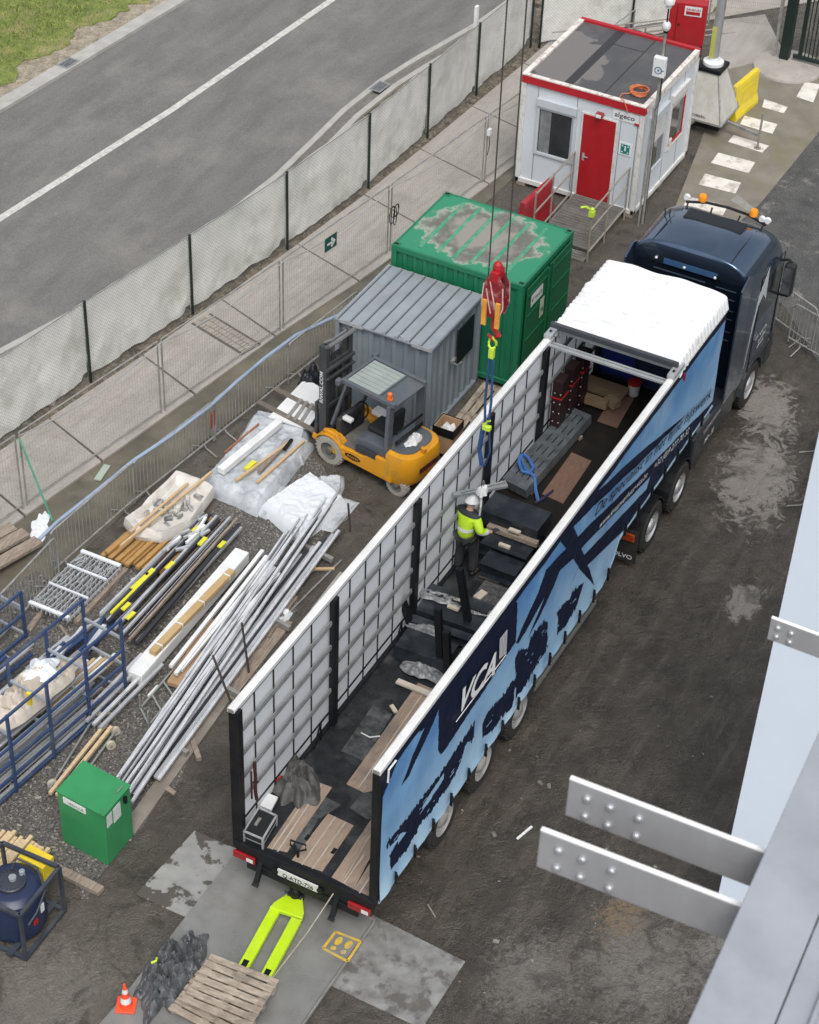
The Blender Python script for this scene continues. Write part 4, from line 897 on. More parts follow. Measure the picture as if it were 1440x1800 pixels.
cab = loft([(.95, 15.25, 17.5, 1.22, .22, .05), (1.3, 15.2, 17.62, 1.24, .26, .05), (2.0, 15.2, 17.62, 1.24, .28, .05), (2.8, 15.2, 17.52, 1.24, .30, .05), (3.2, 15.15, 17.40, 1.24, .34, .05), (3.5, 15.05, 17.25, 1.23, .40, .05),
            (3.7, 14.98, 17.08, 1.21, .45, .06), (3.85, 14.94, 16.90, 1.17, .5, .08), (3.97, 14.92, 16.66, 1.08, .5, .1), (4.06, 14.92, 16.35, .93, .45, .1), (4.12, 14.93, 16.0, .70, .4, .1), (4.15, 14.95, 15.7, .4, .2, .1)])
cb = cab.build('cab', cabp, TR, smooth=True)
b = MB(); b.box(15.28, 17.4, -1.16, 1.16, .45, .97); b.prismy([(17.3, .35), (17.62, .35), (17.68, .7), (17.66, 1.0), (17.3, 1.0)], -1.2, 1.2); b.build('bumper_and_steps', K('dark_grey_plastic', (.03, .032, .034), rough=.6), TR, bevel=.03)
# rear wall recess + ribs
b = MB(); b.box(15.02, 15.16, -1.1, 1.1, 1.1, 3.86); b.build('rear_wall', K('cab_rear', (.006, .010, .020), rough=.3, spec=.3), TR)
b = MB()
for k, z in enumerate((3.45, 3.25, 3.0, 2.8, 2.5, 2.3)):
    b.bar((15.005, .75, z), (15.005, -.35, z), .02, .018); b.bar((15.005, -.58, z-.02), (15.005, -1.0, z-.02), .02, .018)
b.build('rear_ribs', K('rib_blue', (.05, .07, .10), rough=.3), TR)
b = MB(); b.box(14.96, 15.01, -.55, .55, 3.62, 3.76); b.build('rear_visor', K('visor_blue', (.05, .12, .24), (.04, .09, .18), rough=.15), TR, bevel=.01)
for y, z in ((.1, 3.68), (-.55, 3.66), (.7, 3.72)): b = MB(); b.ball((14.95, y, z), .03); b.build('work_lamp', white, TR)
for s in (-1, 1):
    b = MB(); b.prismy([(14.55, 1.2), (15.25, 1.2), (15.2, 3.8), (14.98, 3.9), (14.62, 3.75)], s*1.225-.02, s*1.225+.02); b.build('side_deflector', cabp, TR, bevel=.008)
b = MB(); b.prismy([(14.95, 4.10), (15.4, 4.165), (16.0, 4.14), (15.4, 4.14), (14.97, 4.07)], -.6, .6); 
# roof hatch, seams
b = MB(); b.prismx([(-.62, 4.05), (.62, 4.05), (.62, 4.135), (-.62, 4.135)], 16.02, 16.4); hb = b.build('roof_hatch', K('hatch_glass', (.01, .012, .015), rough=.1), TR, bevel=.02)
b = MB()
for y in (-.82, .82): b.tube([(14.95, y, 4.10-.02), (15.5, y, 4.11), (16.1, y*.99, 4.06), (16.5, y*.98, 3.99), (16.8, y*.96, 3.86)], .012, 6)
b.build('roof_seam', K('seam_dark', (.008, .01, .014), rough=.4), TR)
# light bar & beacons
b = MB(); b.tube([(16.80, -.86, 3.98), (16.92, -.45, 4.02), (16.95, 0, 4.03), (16.92, .45, 4.02), (16.80, .86, 3.98)], .03, 8)
for y in (-.82, -.3, .3, .82): b.tube([(16.84, y, 3.99), (16.7, y*.97, 3.85)], .02, 6)
b.build('light_bar', K('bar_dark', (.03, .03, .03), rough=.3, metal=.5), TR, smooth=True)
amb = K('amber_lens', (.90, .32, .02), (.75, .24, .01), rough=.25)
for y in (.55, -.55):
    b = MB(); b.lathe([(.085, 0), (.085, .10), (.07, .13), (.001, .135)], (16.92, y, 4.04), n=18); b.build('beacon', amb, TR, smooth=True)
for y in (-.76, -.88, .86):
    b = MB(); b.lathe([(.06, -.03), (.07, .03), (.001, .035)], (16.84, y, 4.06), axis='X', n=14); b.build('spot_lamp', white, TR, smooth=True)
for y in (1.02, 1.12):
    b = MB(); b.tube([(15.95, y-.15, 4.0), (15.94, y-.14, 4.24)], .012, 5); b.build('aerial', black, TR)
# windscreen, side windows, doors
for s in (-1, 1):
    b = MB(); q = [(15.95, 2.25), (17.15, 2.15), (17.20, 2.75), (17.0, 3.15), (15.98, 3.2)]; b.prismy(q, s*1.243-.004*0, s*1.252); b.build('side_window', glass, TR)
    b = MB(); q = [(15.9, 1.05), (17.25, 1.05), (17.25, 3.25), (15.9, 3.3)]
    for i in range(4): b.bar((q[i][0], s*1.246, q[i][1]), (q[(i+1) % 4][0], s*1.246, q[(i+1) % 4][1]), .015, .012)
    b.build('door_seam', K('seam_dark', (.008, .01, .014)), TR)
    b = MB(); b.bar((16.02, s*1.262, 1.75), (16.22, s*1.262, 1.78), .03, .05); b.build('door_handle', K('chrome', (.5, .5, .5), rough=.2, metal=.9), TR)
b = MB(); b.box(17.5, 17.545, -1.0, 1.0, 2.1, 3.05); b.build('windscreen', glass, TR, bevel=.03)
# white swoosh graphics on door/pillar
b = MB(); q = [(15.55, 1.35), (15.66, 2.3), (15.80, 2.95), (16.25, 3.42), (16.32, 2.62), (16.10, 2.86), (15.86, 2.7), (15.72, 2.2)]; b.prismy(q, -1.249, -1.2545)
b.build('white_swoosh', K('grey_graphic', (.55, .57, .58), (.4, .42, .44), rough=.4), TR)
for i, (x, z, s, w_) in enumerate(((15.95, 1.70, 'VCA', .42), (15.92, 1.55, 'kraanverhuur', .45), (15.90, 1.42, 'hijswerk', .35))):
    text('door_lettering', s, (x+.35, -1.249, z), (1, 0, .1), (0, 0, 1), .12, lettr, cb, width=w_, off=.012)
# mirror
for s in (-1, 1):
    t_ = MB(); t_.box(16.95, 17.16, s*1.46-.12, s*1.46+.12, 2.38, 3.12); mo = t_.build('mirror', K('mirror_black', (.02, .022, .024), rough=.3), TR, bevel=.06)
    g = MB(); g.box(16.935, 16.949, s*1.46-.09, s*1.46+.09, 2.44, 3.05); g.build('mirror_glass', K('mirror_face', (.22, .24, .26), (.05, .05, .06), rough=.12, metal=.6, scale=4), mo)
    g = MB(); g.tube([(17.1, s*1.2, 3.1), (17.12, s*1.38, 3.15), (17.1, s*1.5, 3.08)], .03, 6); g.tube([(17.1, s*1.2, 2.3), (17.1, s*1.5, 2.32)], .03, 6); g.build('mirror_arm', black, mo)
# wheel arches + wheels + chassis
for s in (-1, 1):
  b = MB()
  for k in range(10):
    a, c = math.pi*(.03+.94*k/10), math.pi*(.03+.94*(k+1)/10); r = .62
    b.bar((16.25+r*math.cos(a), s*1.14, .52+r*math.sin(a)), (16.25+r*math.cos(c), s*1.14, .52+r*math.sin(c)), .24, .05)
  b.build('wheel_arch', K('dark_grey_plastic', (.03, .032, .034)), TR, smooth=True)
silver = K('silver_rim', (.72, .72, .72), (.5, .5, .5), rough=.25, metal=.7)
for s in (-1, 1): wheel(16.25, s*1.08, s, TR, .5, .34, silver)
for x in (10.98, 12.35):
    for s in (-1, 1): wheel(x, s*1.02, s, TR, .5, .5, silver if x > 0 else None)
b = MB(); 
for y in (-.42, .42): b.box(10.2, 16.9, y-.05, y+.05, .72, 1.0)
b.box(10.4, 13.2, -.9, .9, .5, .62); b.lathe([(.5, 0), (.5, .1)], (11.7, 0, 1.05), n=24); b.build('chassis', black, TR)
for s in (-1, 1):
    b = MB(); b.box(13.15, 15.4, s*1.0-.2, s*1.0+.2, .38, 1.10); b.build('side_tank', K('tank_dark', (.022, .026, .032), rough=.3), TR, bevel=.06)
    b = MB(); b.box(13.6, 14.5, s*1.215-.01, s*1.215+.01, .95, 1.0); b.box(14.6, 15.3, s*1.215-.01, s*1.215+.01, 1.06, 1.12); b.box(13.4, 14.1, s*1.0-.15, s*1.0+.15, 1.101, 1.12); b.build('step_tread', K('chequer_alu', (.4, .4, .4), rough=.35, metal=.7), TR)
    for x in (10.98, 12.35):
        b = MB(); r = .60
        for k in range(9):
            a, c = math.pi*(.02+.96*k/9), math.pi*(.02+.96*(k+1)/9); b.bar((x+r*math.cos(a), s*1.0, .5+r*math.sin(a)), (x+r*math.cos(c), s*1.0, .5+r*math.sin(c)), .52, .02)
        b.build('rear_mudguard', black, TR, smooth=True)
    b = MB(); b.box(10.16, 10.18, s*1.0-.3, s*1.0+.3, .18, .95); fo = b.build('mudflap', rubber, TR)
    text('flap_lettering', 'VOLVO', (10.158, s*1.0+.27, .26), (0, -1, 0), (0, 0, 1), .14, lettr, fo, width=.5)
    b = MB(); b.box(10.10, 10.15, s*1.0-.24, s*1.0+.24, .72, .90); b.build('rear_lamp', K('amber_red', (.35, .08, .01), (.30, .02, .01), rough=.2, scale=9), TR, bevel=.02)
text('side_lettering', '750 - 33', (13.7, -1.205, .62), (1, 0, 0), (0, 0, 1), .16, lettr, cb, shear=.3, off=.012)
b = MB()
for k, (dy, mt) in enumerate(((.2, 0), (.35, 0))):
    b.tube([(13.7, dy, 2.0), (14.1, dy+.05, 1.6), (14.5, dy, 1.5), (14.95, dy, 2.1)], .02, 6)
b.build('air_hoses', K('hose_red', (.25, .02, .02), rough=.5), TR)
# ================================================================ CONTAINERS
greenp = K('green_paint', (.012, .175, .085), (.010, .14, .068), rough=.42, scale=2, dirt=(.03, .13, .07), dscale=2, damt=.4)
greend = K('green_door_paint', (.010, .13, .05), (.008, .105, .042), rough=.45, scale=2)
def roof_mat():
    m = greenp.copy(); m.name = 'green_roof_with_grime'; t = m.node_tree; N = t.nodes; L = t.links; p = N['Principled BSDF']
    src = p.inputs['Base Color'].links[0].from_socket
    tc = N.new('ShaderNodeTexCoord'); mp = N.new('ShaderNodeMapping'); mp.vector_type = 'TEXTURE'; mp.inputs['Location'].default_value = (15.45-14.14, 4.72-3.14, 0); mp.inputs['Scale'].default_value = (1.03, 1.27, 1000)
    L.new(tc.outputs['Object'], mp.inputs[0]); ln = N.new('ShaderNodeVectorMath'); ln.operation = 'LENGTH'; L.new(mp.outputs[0], ln.inputs[0])
    nz = N.new('ShaderNodeTexNoise'); nz.inputs['Scale'].default_value = 3.2; nz.inputs['Detail'].default_value = 8; L.new(tc.outputs['Object'], nz.inputs['Vector'])
    a = N.new('ShaderNodeMath'); a.operation = 'MULTIPLY_ADD'; a.inputs[1].default_value = 1.1; L.new(nz.outputs['Fac'], a.inputs[0]); L.new(ln.outputs['Value'], a.inputs[2])
    r = N.new('ShaderNodeValToRGB'); e = r.color_ramp.elements; e[0].position = .0; e[0].color = (.26, .235, .20, 1); e[1].position = 1.0; e[1].color = (.26, .235, .20, 1)
    for pos, c in ((.40, (.25, .235, .21, 1)), (.45, (.19, .18, .16, 1)), (.50, (.12, .12, .10, 1)), (.56, (.17, .19, .155, 1)), (.60, (.30, .33, .27, 1)), (.62, (.06, .24, .14, 1))): 
        q = e.new(pos); q.color = c
    sc = N.new('ShaderNodeMath'); sc.operation = 'MULTIPLY'; sc.inputs[1].default_value = .385; L.new(a.outputs[0], sc.inputs[0]); L.new(sc.outputs[0], r.inputs[0])
    g = N.new('ShaderNodeMath'); g.operation = 'GREATER_THAN'; g.inputs[1].default_value = .635; L.new(sc.outputs[0], g.inputs[0])
    mx = N.new('ShaderNodeMixRGB'); L.new(g.outputs[0], mx.inputs[0]); L.new(r.outputs[0], mx.inputs[1])
    gr = N.new('ShaderNodeMixRGB'); gr.inputs[0].default_value = .45; gr.inputs[2].default_value = (.04, .30, .17, 1); L.new(src, gr.inputs[1]); L.new(gr.outputs[0], mx.inputs[2]); L.new(mx.outputs[0], p.inputs['Base Color'])
    return m
def corrug(b, a, c, z0, z1, depth, pitch, nrm):
    a = Vector(a); c = Vector(c); L_ = (c-a).length; d = (c-a)/L_; n = max(1, int(L_/pitch)); pts = []; pw = L_/n
    for i in range(n):
        u = i*pw
        pts += [(u, 0), (u+pw*.30, 0), (u+pw*.42, -depth), (u+pw*.88, -depth)]
    pts.append((L_, 0)); nrm = Vector(nrm); vs = []
    for z in (z0, z1): vs += [(*(a+d*u+nrm*v), z) for u, v in pts]
    m = len(pts); b.add(vs, [(i, i+1, m+i+1, m+i) for i in range(m-1)])
def container(x0, x1, y0, y1, H, root, wallm, roofm, z0=.08, ribs='x', nrib=6):
    for (nm, a, c, nr) in (('wall', (x0+.03, y0+.1), (x0+.03, y1-.1), (-1, 0)), ('wall', (x1-.03, y0+.1), (x1-.03, y1-.1), (1, 0)), ('wall', (x0+.1, y1-.03), (x1-.1, y1-.03), (0, 1)), ('wall', (x0+.1, y0+.03), (x1-.1, y0+.03), (0, -1))):
        b = MB(); corrug(b, a, c, z0+.1, H-.08, .035, .22, nr); b.build(nm, wallm, root)
    b = MB()
    for x in (x0, x1-.12):
        for y in (y0, y1-.12): b.box(x, x+.12, y, y+.12, z0, H)
    for z in (z0, H-.12):
        b.box(x0+.12, x1-.12, y0+.001, y0+.06, z, z+.118); b.box(x0+.12, x1-.12, y1-.06, y1-.001, z, z+.118); b.box(x0+.001, x0+.06, y0+.12, y1-.12, z, z+.118); b.box(x1-.06, x1-.001, y0+.12, y1-.12, z, z+.118)
    b.build('frame', wallm, root, bevel=.008)
    b = MB(); b.box(x0+.03, x1-.03, y0+.03, y1-.03, H-.035, H-.008)
    b.build('roof', roofm, root)
    b = MB(); L_ = (y1-y0-.7)
    for i in range(nrib):
        if ribs == 'x':
            y = y0+.35+L_*(i+.5)/nrib; b.prismx([(y-.05, H-.012), (y+.05, H-.012), (y+.02, H+.016), (y-.02, H+.016)], x0+.22, x1-.22)
    if nrib: b.build('roof_rib', K('green_rib', (.10, .32, .20), (.03, .24, .13), rough=.6, scale=6, dirt=(.25, .26, .2), dscale=3, damt=.5) if ribs == 'x' else wallm, root)
    b = MB()
    for x in (x0-.003, x1-.155):
        for y in (y0-.003, y1-.155): b.box(x, x+.158, y, y+.158, H-.11, H+.012)
    cc_ = b.build('corner_castings', wallm, root, bevel=.01)
    b = MB()
    for x in (x0+.04, x1-.115):
        for y in (y0+.03, y1-.125): b.box(x, x+.075, y, y+.095, H+.0125, H+.0145)
    b.build('casting_holes', K('pit_dark', (.01, .01, .01)), cc_)
g = thing('green_container', 'green steel storage container with grimy ribbed roof', 'container', (14.14, 3.14, 0))
container(14.14, 16.60, 3.14, 6.18, 2.65, g, greenp, roof_mat())
# container doors on the side facing the truck
b = MB(); b.box(14.30, 15.32, 3.100, 3.125, .25, 2.5); b.box(15.40, 16.48, 3.100, 3.125, .25, 2.5); dr = b.build('door', greend, g, bevel=.012)
b = MB()
for z in (.6, 1.2, 1.8, 2.3): b.box(14.34, 15.28, 3.085, 3.1, z-.02, z+.02); b.box(15.44, 16.44, 3.085, 3.1, z-.02, z+.02)
b.build('door_ribs', greend, dr)
b = MB()
for x in (15.25, 15.47): b.tube([(x, 3.07, .3), (x, 3.07, 2.5)], .018, 8)
b.build('lock_bars', greend, dr, smooth=True)
b = MB(); b.box(14.46, 15.02, 3.078, 3.082, 1.98, 2.26); sg = b.build('sign_plate', white, dr)
text('sign_text', 'VERHUUR', (14.64, 3.078, 2.08), (1, 0, 0), (0, 0, 1), .10, greend, sg, width=.34)
b = MB(); b.add([(14.5, 3.0765, 2.12), (14.54, 3.0765, 2.05), (14.6, 3.0765, 2.2)], [(0, 1, 2)]); b.build('sign_logo', greend, sg)
b = MB(); b.box(14.95, 15.14, 3.078, 3.082, 1.42, 1.88); s2 = b.build('notice', K('notice_paper', (.50, .56, .42), (.42, .48, .34), rough=.6), dr); text('notice_text', 'TB', (14.97, 3.078, 1.55), (1, 0, 0), (0, 0, 1), .14, greend, s2, width=.14)
greym = K('grey_panel', (.21, .245, .275), (.165, .195, .22), rough=.45, scale=2, dirt=(.20, .21, .21), dscale=1.5, damt=.4)
gc = thing('grey_container', 'small blue-grey corrugated store container behind the forklift', 'container', (11.76, 3.96, 0))
X0, X1, Y0, Y1, HG = 11.80, 14.05, 3.98, 6.18, 2.22
for a, c, nr in (((X0+.05, Y0+.05), (X0+.05, Y1-.05), (-1, 0)), ((X1-.05, Y0+.05), (X1-.05, Y1-.05), (1, 0)), ((X0+.05, Y0+.05), (X1-.05, Y0+.05), (0, -1)), ((X0+.05, Y1-.05), (X1-.05, Y1-.05), (0, 1))):
    b = MB(); corrug(b, a, c, .08, HG-.06, .045, .26, nr); b.build('wall', greym, gc)
b = MB()
for x in (X0, X1-.09):
    for y in (Y0, Y1-.09): b.box(x, x+.09, y, y+.09, .05, HG-.05)
b.box(X0, X1, Y0, Y1, .02, .10); b.build('frame', greym, gc, bevel=.006)
b = MB(); b.box(X0-.02, X1+.0, Y0-.02, Y1+.01, HG-.05, HG-.005); rf = b.build('roof', K('grey_roof', (.34, .37, .40), (.27, .30, .33), rough=.35, scale=2, metal=.2, dirt=(.24, .24, .23), damt=.4), gc, bevel=.006)
b = MB()
for i in range(9):
    y = Y0+.02+(Y1-Y0-.05)*i/8; b.prismx([(y-.035, HG-.006), (y+.035, HG-.006), (y+.02, HG+.024), (y-.02, HG+.024)], X0-.015, X1-.03)
b.build('roof_seams', K('grey_roof', (.4, .43, .46)), rf)
b = MB()
for i in range(9):
    y = Y0+.02+(Y1-Y0-.05)*i/8; b.box(X0-.015, X1-.03, y-.062, y-.036, HG-.004, HG-.002)
b.build('seam_gaps', K('seam_gap', (.06, .07, .08), rough=.6), rf)
b = MB(); b.box(X0-.03, X0-.021, Y0, Y0+.45, HG-.07, HG+.01); b.box(X0-.03, X0-.021, Y1-.65, Y1-.1, HG-.07, HG+.01); b.tube([(X0-.02, 4.62, HG), (X0-.02, 4.62, HG+.1), (X0-.02, 4.68, HG+.1), (X0-.02, 4.68, HG)], .01, 5); b.build('roof_trim', alu, rf)
b = MB(); b.box(12.95, 13.65, Y0-.03, Y0-.005, 1.15, 2.0); b.build('window', K('window_black', (.010, .012, .016), rough=.5, spec=.2), gc, bevel=.01)
b = MB(); b.tube([(12.75, Y0-.01, 1.32), (12.75, Y0-.12, 1.30), (12.95, Y0-.12, 1.25)], .016, 6); b.box(12.66, 12.82, Y0-.06, Y0+.0, 1.36, 1.42); b.build('latch', galv, gc)
# pallets lying beside it and the waste box
palw = K('pallet_wood', (.46, .39, .31), (.22, .18, .14), rough=.85, scale=4, stretch=(1, 7, 1), bump=.3, dirt=(.12, .10, .08), dscale=3, damt=.6)
def pallet(label, nb=7, L_=1.2, W_=.8, group=None):
    t = thing('pallet', label, 'pallet', (0, 0, 0), 0, group); random.seed(nb)
    for z, ys in ((0, (-.33, 0, .33)),):
        b = MB()
        for y in ys: b.box(-L_/2, L_/2, y-.05, y+.05, 0, .02)
        b.build('base_board', palw, t, world=False)
    b = MB()
    for x in (-L_/2+.07, 0, L_/2-.07):
        for y in (-.33, 0, .33): b.box(x-.07, x+.07, y-.05, y+.05, .021, .10)
    b.build('blocks', palw, t, world=False)
    b = MB()
    for x in (-L_/2+.07, 0, L_/2-.07): b.box(x-.07, x+.07, -W_/2, W_/2, .101, .121)
    b.build('stringer', palw, t, world=False)
    for k in range(nb):
        y = -W_/2+.05+(W_-.1)*k/(nb-1); w_ = W_/nb*.40
        b = MB(); b.box(-L_/2+random.uniform(-.015, .015), L_/2, y-w_, y+w_, .122, .144, rz=random.uniform(-.012, .012)); b.build('deck_board', palw, t, world=False)
    return t
p0_ = pallet('pallet on the ground between the grey container and the trailer', 5); p0_.location = (13.35, 3.35, .01); p0_.rotation_euler[2] = R(2)
pg = copy_thing(p0_, (12.15, 3.3, .01), R(3), 'pallet by the cardboard waste box behind the forklift')
v = at(790, 745, .0); t = thing('waste_box', 'brown cardboard box lined with a black bag and full of white waste', 'box', (11.55, 3.38, .15))
bx, by = 11.55, 3.42
b = MB()
for (xa, xb, ya, yb) in ((bx-.22, bx-.2, by-.2, by+.2), (bx+.2, bx+.22, by-.2, by+.2), (bx-.22, bx+.22, by-.22, by-.2), (bx-.22, bx+.22, by+.2, by+.22)): b.box(xa, xb, ya, yb, .15, .78)
b.build('carton', card, t); b = MB(); b.box(bx-.2, bx+.2, by-.2, by+.2, .5, .52)
for (xa, xb, ya, yb) in ((bx-.235, bx-.222, by-.23, by+.23), (bx+.222, bx+.235, by-.23, by+.23), (bx-.235, bx+.235, by-.235, by-.222), (bx-.235, bx+.235, by+.222, by+.235)): b.box(xa, xb, ya, yb, .6, .795)
b.build('bag_liner', black, t); b = crumple(bx, by, .58, .18, .18, .2, 31, 0, 30, 6); b.build('waste', white, t, smooth=True)
b = crumple(11.3, 3.0, .0, .3, .2, .25, 33, 0, 30, 5); o = b.build('waste_heap', white, smooth=True); tag(o, 'small heap of white packaging waste on the ground behind the forklift counterweight', 'waste')
# ================================================================ SITE HUT
hutw = K('hut_panel', (.60, .64, .68), (.54, .58, .62), rough=.4, scale=1, dirt=(.50, .52, .54), dscale=.8, damt=.3)
hutw2 = K('hut_frame_white', (.66, .66, .64), (.58, .58, .56), rough=.5, scale=3, dirt=(.35, .30, .24), dscale=5, damt=.5)
HX0, HX1, HY0, HY1, HZ0, HZ = 21.75, 25.10, 3.72, 6.85, .10, 2.95
h = thing('site_hut', 'white portable site hut with red door and red roof edges', 'hut', (HX0, HY0, 0))
b = MB(); b.box(HX0+.04, HX1-.04, HY0+.04, HY1-.04, HZ0+.1, HZ-.1); b.build('wall', hutw, h)
b = MB()
for x in (HX0, HX1-.12):
    for y in (HY0, HY1-.12): b.box(x, x+.12, y, y+.12, HZ0, HZ-.12)
b.box(HX0, HX1, HY0, HY0+.1, HZ0, HZ0+.12); b.box(HX0, HX1, HY1-.1, HY1, HZ0, HZ0+.12); b.box(HX0, HX0+.1, HY0+.1, HY1-.1, HZ0, HZ0+.12); b.box(HX1-.1, HX1, HY0+.1, HY1-.1, HZ0, HZ0+.12)
b.build('frame', hutw2, h, bevel=.01)
b = MB(); b.box(HX0-.015, HX0+.10, HY0, HY1, HZ-.20, HZ-.01); b.build('red_fascia', K('red_fascia_paint', (.42, .012, .022), (.36, .012, .02), rough=.45), h, bevel=.006)
b = MB(); b.box(HX1-.10, HX1+.015, HY0, HY1, HZ-.2, HZ+.035); rb = b.build('red_fascia', K('red_fascia_paint', (.42, .012, .022), (.36, .012, .02), rough=.45), h, bevel=.006)
b = MB(); b.box(HX0-.02, HX0+.09, HY0, HY1, HZ-.009, HZ+.03); b.box(HX0+.09, HX1-.10, HY0-.01, HY0+.11, HZ-.16, HZ+.03); b.box(HX0+.09, HX1-.10, HY1-.11, HY1+.01, HZ-.16, HZ+.03); b.build('roof_edge', K('worn_white_edge', (.74, .71, .67), (.64, .61, .57), rough=.6, scale=4, dirt=(.30, .16, .12), dscale=6, damt=.8), h, bevel=.006)
def rfm():
    m = K('roof_felt', (.085, .085, .09), (.062, .062, .066), rough=.55, scale=1.2, bump=.15, dirt=(.13, .125, .12), dscale=1.0, damt=.6).copy(); m.name = 'roof_felt_with_puddle'; t = m.node_tree; N = t.nodes; L = t.links; p = N['Principled BSDF']
    src = p.inputs['Base Color'].links[0].from_socket; rs = p.inputs['Roughness'].links[0].from_socket
    tc = N.new('ShaderNodeTexCoord'); mp = N.new('ShaderNodeMapping'); mp.vector_type = 'TEXTURE'; mp.inputs['Location'].default_value = (1.3, 2.55, 0); mp.inputs['Scale'].default_value = (1.35, .95, 1000); mp.inputs['Rotation'].default_value = (0, 0, .25)
    L.new(tc.outputs['Object'], mp.inputs[0]); ln = N.new('ShaderNodeVectorMath'); ln.operation = 'LENGTH'; L.new(mp.outputs[0], ln.inputs[0])
    nz = N.new('ShaderNodeTexNoise'); nz.inputs['Scale'].default_value = 1.1; nz.inputs['Detail'].default_value = 5; L.new(tc.outputs['Object'], nz.inputs['Vector'])
    a = N.new('ShaderNodeMath'); a.operation = 'MULTIPLY_ADD'; a.inputs[1].default_value = 1.5; L.new(nz.outputs['Fac'], a.inputs[0]); L.new(ln.outputs['Value'], a.inputs[2])
    r = N.new('ShaderNodeValToRGB'); e = r.color_ramp.elements; r.color_ramp.interpolation = 'LINEAR'; e[0].position = .815; e[0].color = (1, 1, 1, 1); e[1].position = .83; e[1].color = (0, 0, 0, 1)
    s2 = N.new('ShaderNodeMath'); s2.operation = 'MULTIPLY'; s2.inputs[1].default_value = .5; L.new(a.outputs[0], s2.inputs[0]); L.new(s2.outputs[0], r.inputs[0])
    mx = N.new('ShaderNodeMixRGB'); mx.inputs[2].default_value = (.155, .145, .135, 1); L.new(r.outputs[0], mx.inputs[0]); L.new(src, mx.inputs[1]); L.new(mx.outputs[0], p.inputs['Base Color'])
    m2 = N.new('ShaderNodeMixRGB'); m2.inputs[2].default_value = (.12, .12, .12, 1); L.new(r.outputs[0], m2.inputs[0]); L.new(rs, m2.inputs[1]); L.new(m2.outputs[0], p.inputs['Roughness']); return m
b = MB(); b.box(HX0+.09, HX1-.1, HY0+.11, HY1-.11, HZ-.12, HZ-.03); ro = b.build('roof', rfm(), h)
b = MB(); b.bar((HX0+.1, 4.85, HZ-.028), (HX1-.1, 4.85, HZ-.028), .03, .006); b.bar((HX0+.1, 5.75, HZ-.028), (HX1-.1, 5.75, HZ-.028), .22, .004); b.bar((24.3, 4.86, HZ-.026), (24.3, 5.7, HZ-.026), .02, .006); b.build('felt_seams', K('felt_dark', (.035, .035, .038), rough=.6), ro)
# panel joints on the front, window, door
b = MB()
for y in (6.42, 5.42, 4.3, 3.88): b.box(HX0+.034, HX0+.0385, y-.006, y+.006, HZ0+.12, HZ-.2)
for x in (22.4, 23.4, 24.3): b.box(x-.006, x+.006, HY0+.034, HY0+.0385, HZ0+.12, HZ-.2)
b.build('panel_joints', K('joint_grey', (.15, .16, .17), rough=.6), h)
def hwin(cy, z0, z1, w_, face, shut=0, red=False):
    # window on -X face (face 0) or -Y face (face 1); centre cy
    fr = K('window_frame', (.50, .54, .57), (.44, .47, .5), rough=.4) if not red else K('window_frame_white', (.66, .66, .65), rough=.45)
    def bx_(b, a0, a1, d0, d1, za, zb):
        if face == 0: b.box(HX0+.04-d1, HX0+.04-d0, a0, a1, za, zb)
        else: b.box(a0, a1, HY0+.04-d1, HY0+.04-d0, za, zb)
    b = MB(); t_ = .07
    bx_(b, cy-w_/2, cy-w_/2+t_, .0005, .05, z0, z1); bx_(b, cy+w_/2-t_, cy+w_/2, .0005, .05, z0, z1); bx_(b, cy-w_/2+t_, cy+w_/2-t_, .0005, .05, z0, z0+t_); bx_(b, cy-w_/2+t_, cy+w_/2-t_, .0005, .05, z1-t_, z1)
    bx_(b, cy-w_/2, cy+w_/2, .0005, .09, z1+.001, z1+.20)
    wf = b.build('window', fr, h, bevel=.005)
    b = MB(); bx_(b, cy-w_/2+t_, cy+w_/2-t_, .004, .012, z0+t_, z1-t_); b.build('pane', K('hut_glass', (.014, .017, .02), (.035, .038, .04), rough=.06, spec=.8, scale=1.5), wf)
    b = MB(); bx_(b, cy+w_/2-t_-.30, cy+w_/2-t_-.02, .0125, .0145, z0+t_, z1-t_-.02); b.build('curtain_strip', K('window_curtain', (.22, .23, .24), (.12, .13, .135), rough=.7, scale=6), wf)
    if shut: b = MB(); bx_(b, cy-w_/2+t_, cy+w_/2-t_, .014, .03, z1-shut, z1-t_); b.build('shutter', K('shutter', (.60, .60, .58), rough=.5), wf)
    b = MB(); bx_(b, cy-w_/2+t_-.001, cy-w_/2+t_+.05, .014, .035, z0+t_, z1-max(shut, t_)); 
    if red: bx_(b, cy+w_/2-t_-.06, cy+w_/2-t_, .014, .035, z0+t_, z1-max(shut, t_)); bx_(b, cy-w_/2+t_, cy+w_/2-t_, .014, .036, z0+t_, z0+t_+.06)
    b.build('sash', redp if red else K('sash_grey', (.35, .37, .39), rough=.4), wf)
hwin(5.90, .98, 2.26, 1.02, 0, .0)
hwin(22.75, .85, 2.25, 1.05, 1, .62); hwin(24.02, .95, 2.25, 1.05, 1, .2, True)
b = MB(); b.box(HX0+.005, HX0+.035, 4.35, 5.27, HZ0+.06, 2.42); b.build('door_frame', hutw2, h, bevel=.005)
b = MB(); b.box(HX0-.012, HX0+.004, 4.40, 5.22, HZ0+.10, 2.38); do = b.build('door', K('red_door_paint', (.36, .010, .016), (.31, .009, .014), rough=.4), h, bevel=.005)
b = MB(); b.box(HX0-.02, HX0-.0125, 5.10, 5.16, 1.18, 1.38); b.bar((HX0-.045, 5.13, 1.30), (HX0-.045, 5.0, 1.30), .02, .02); b.build('handle', alu, do)
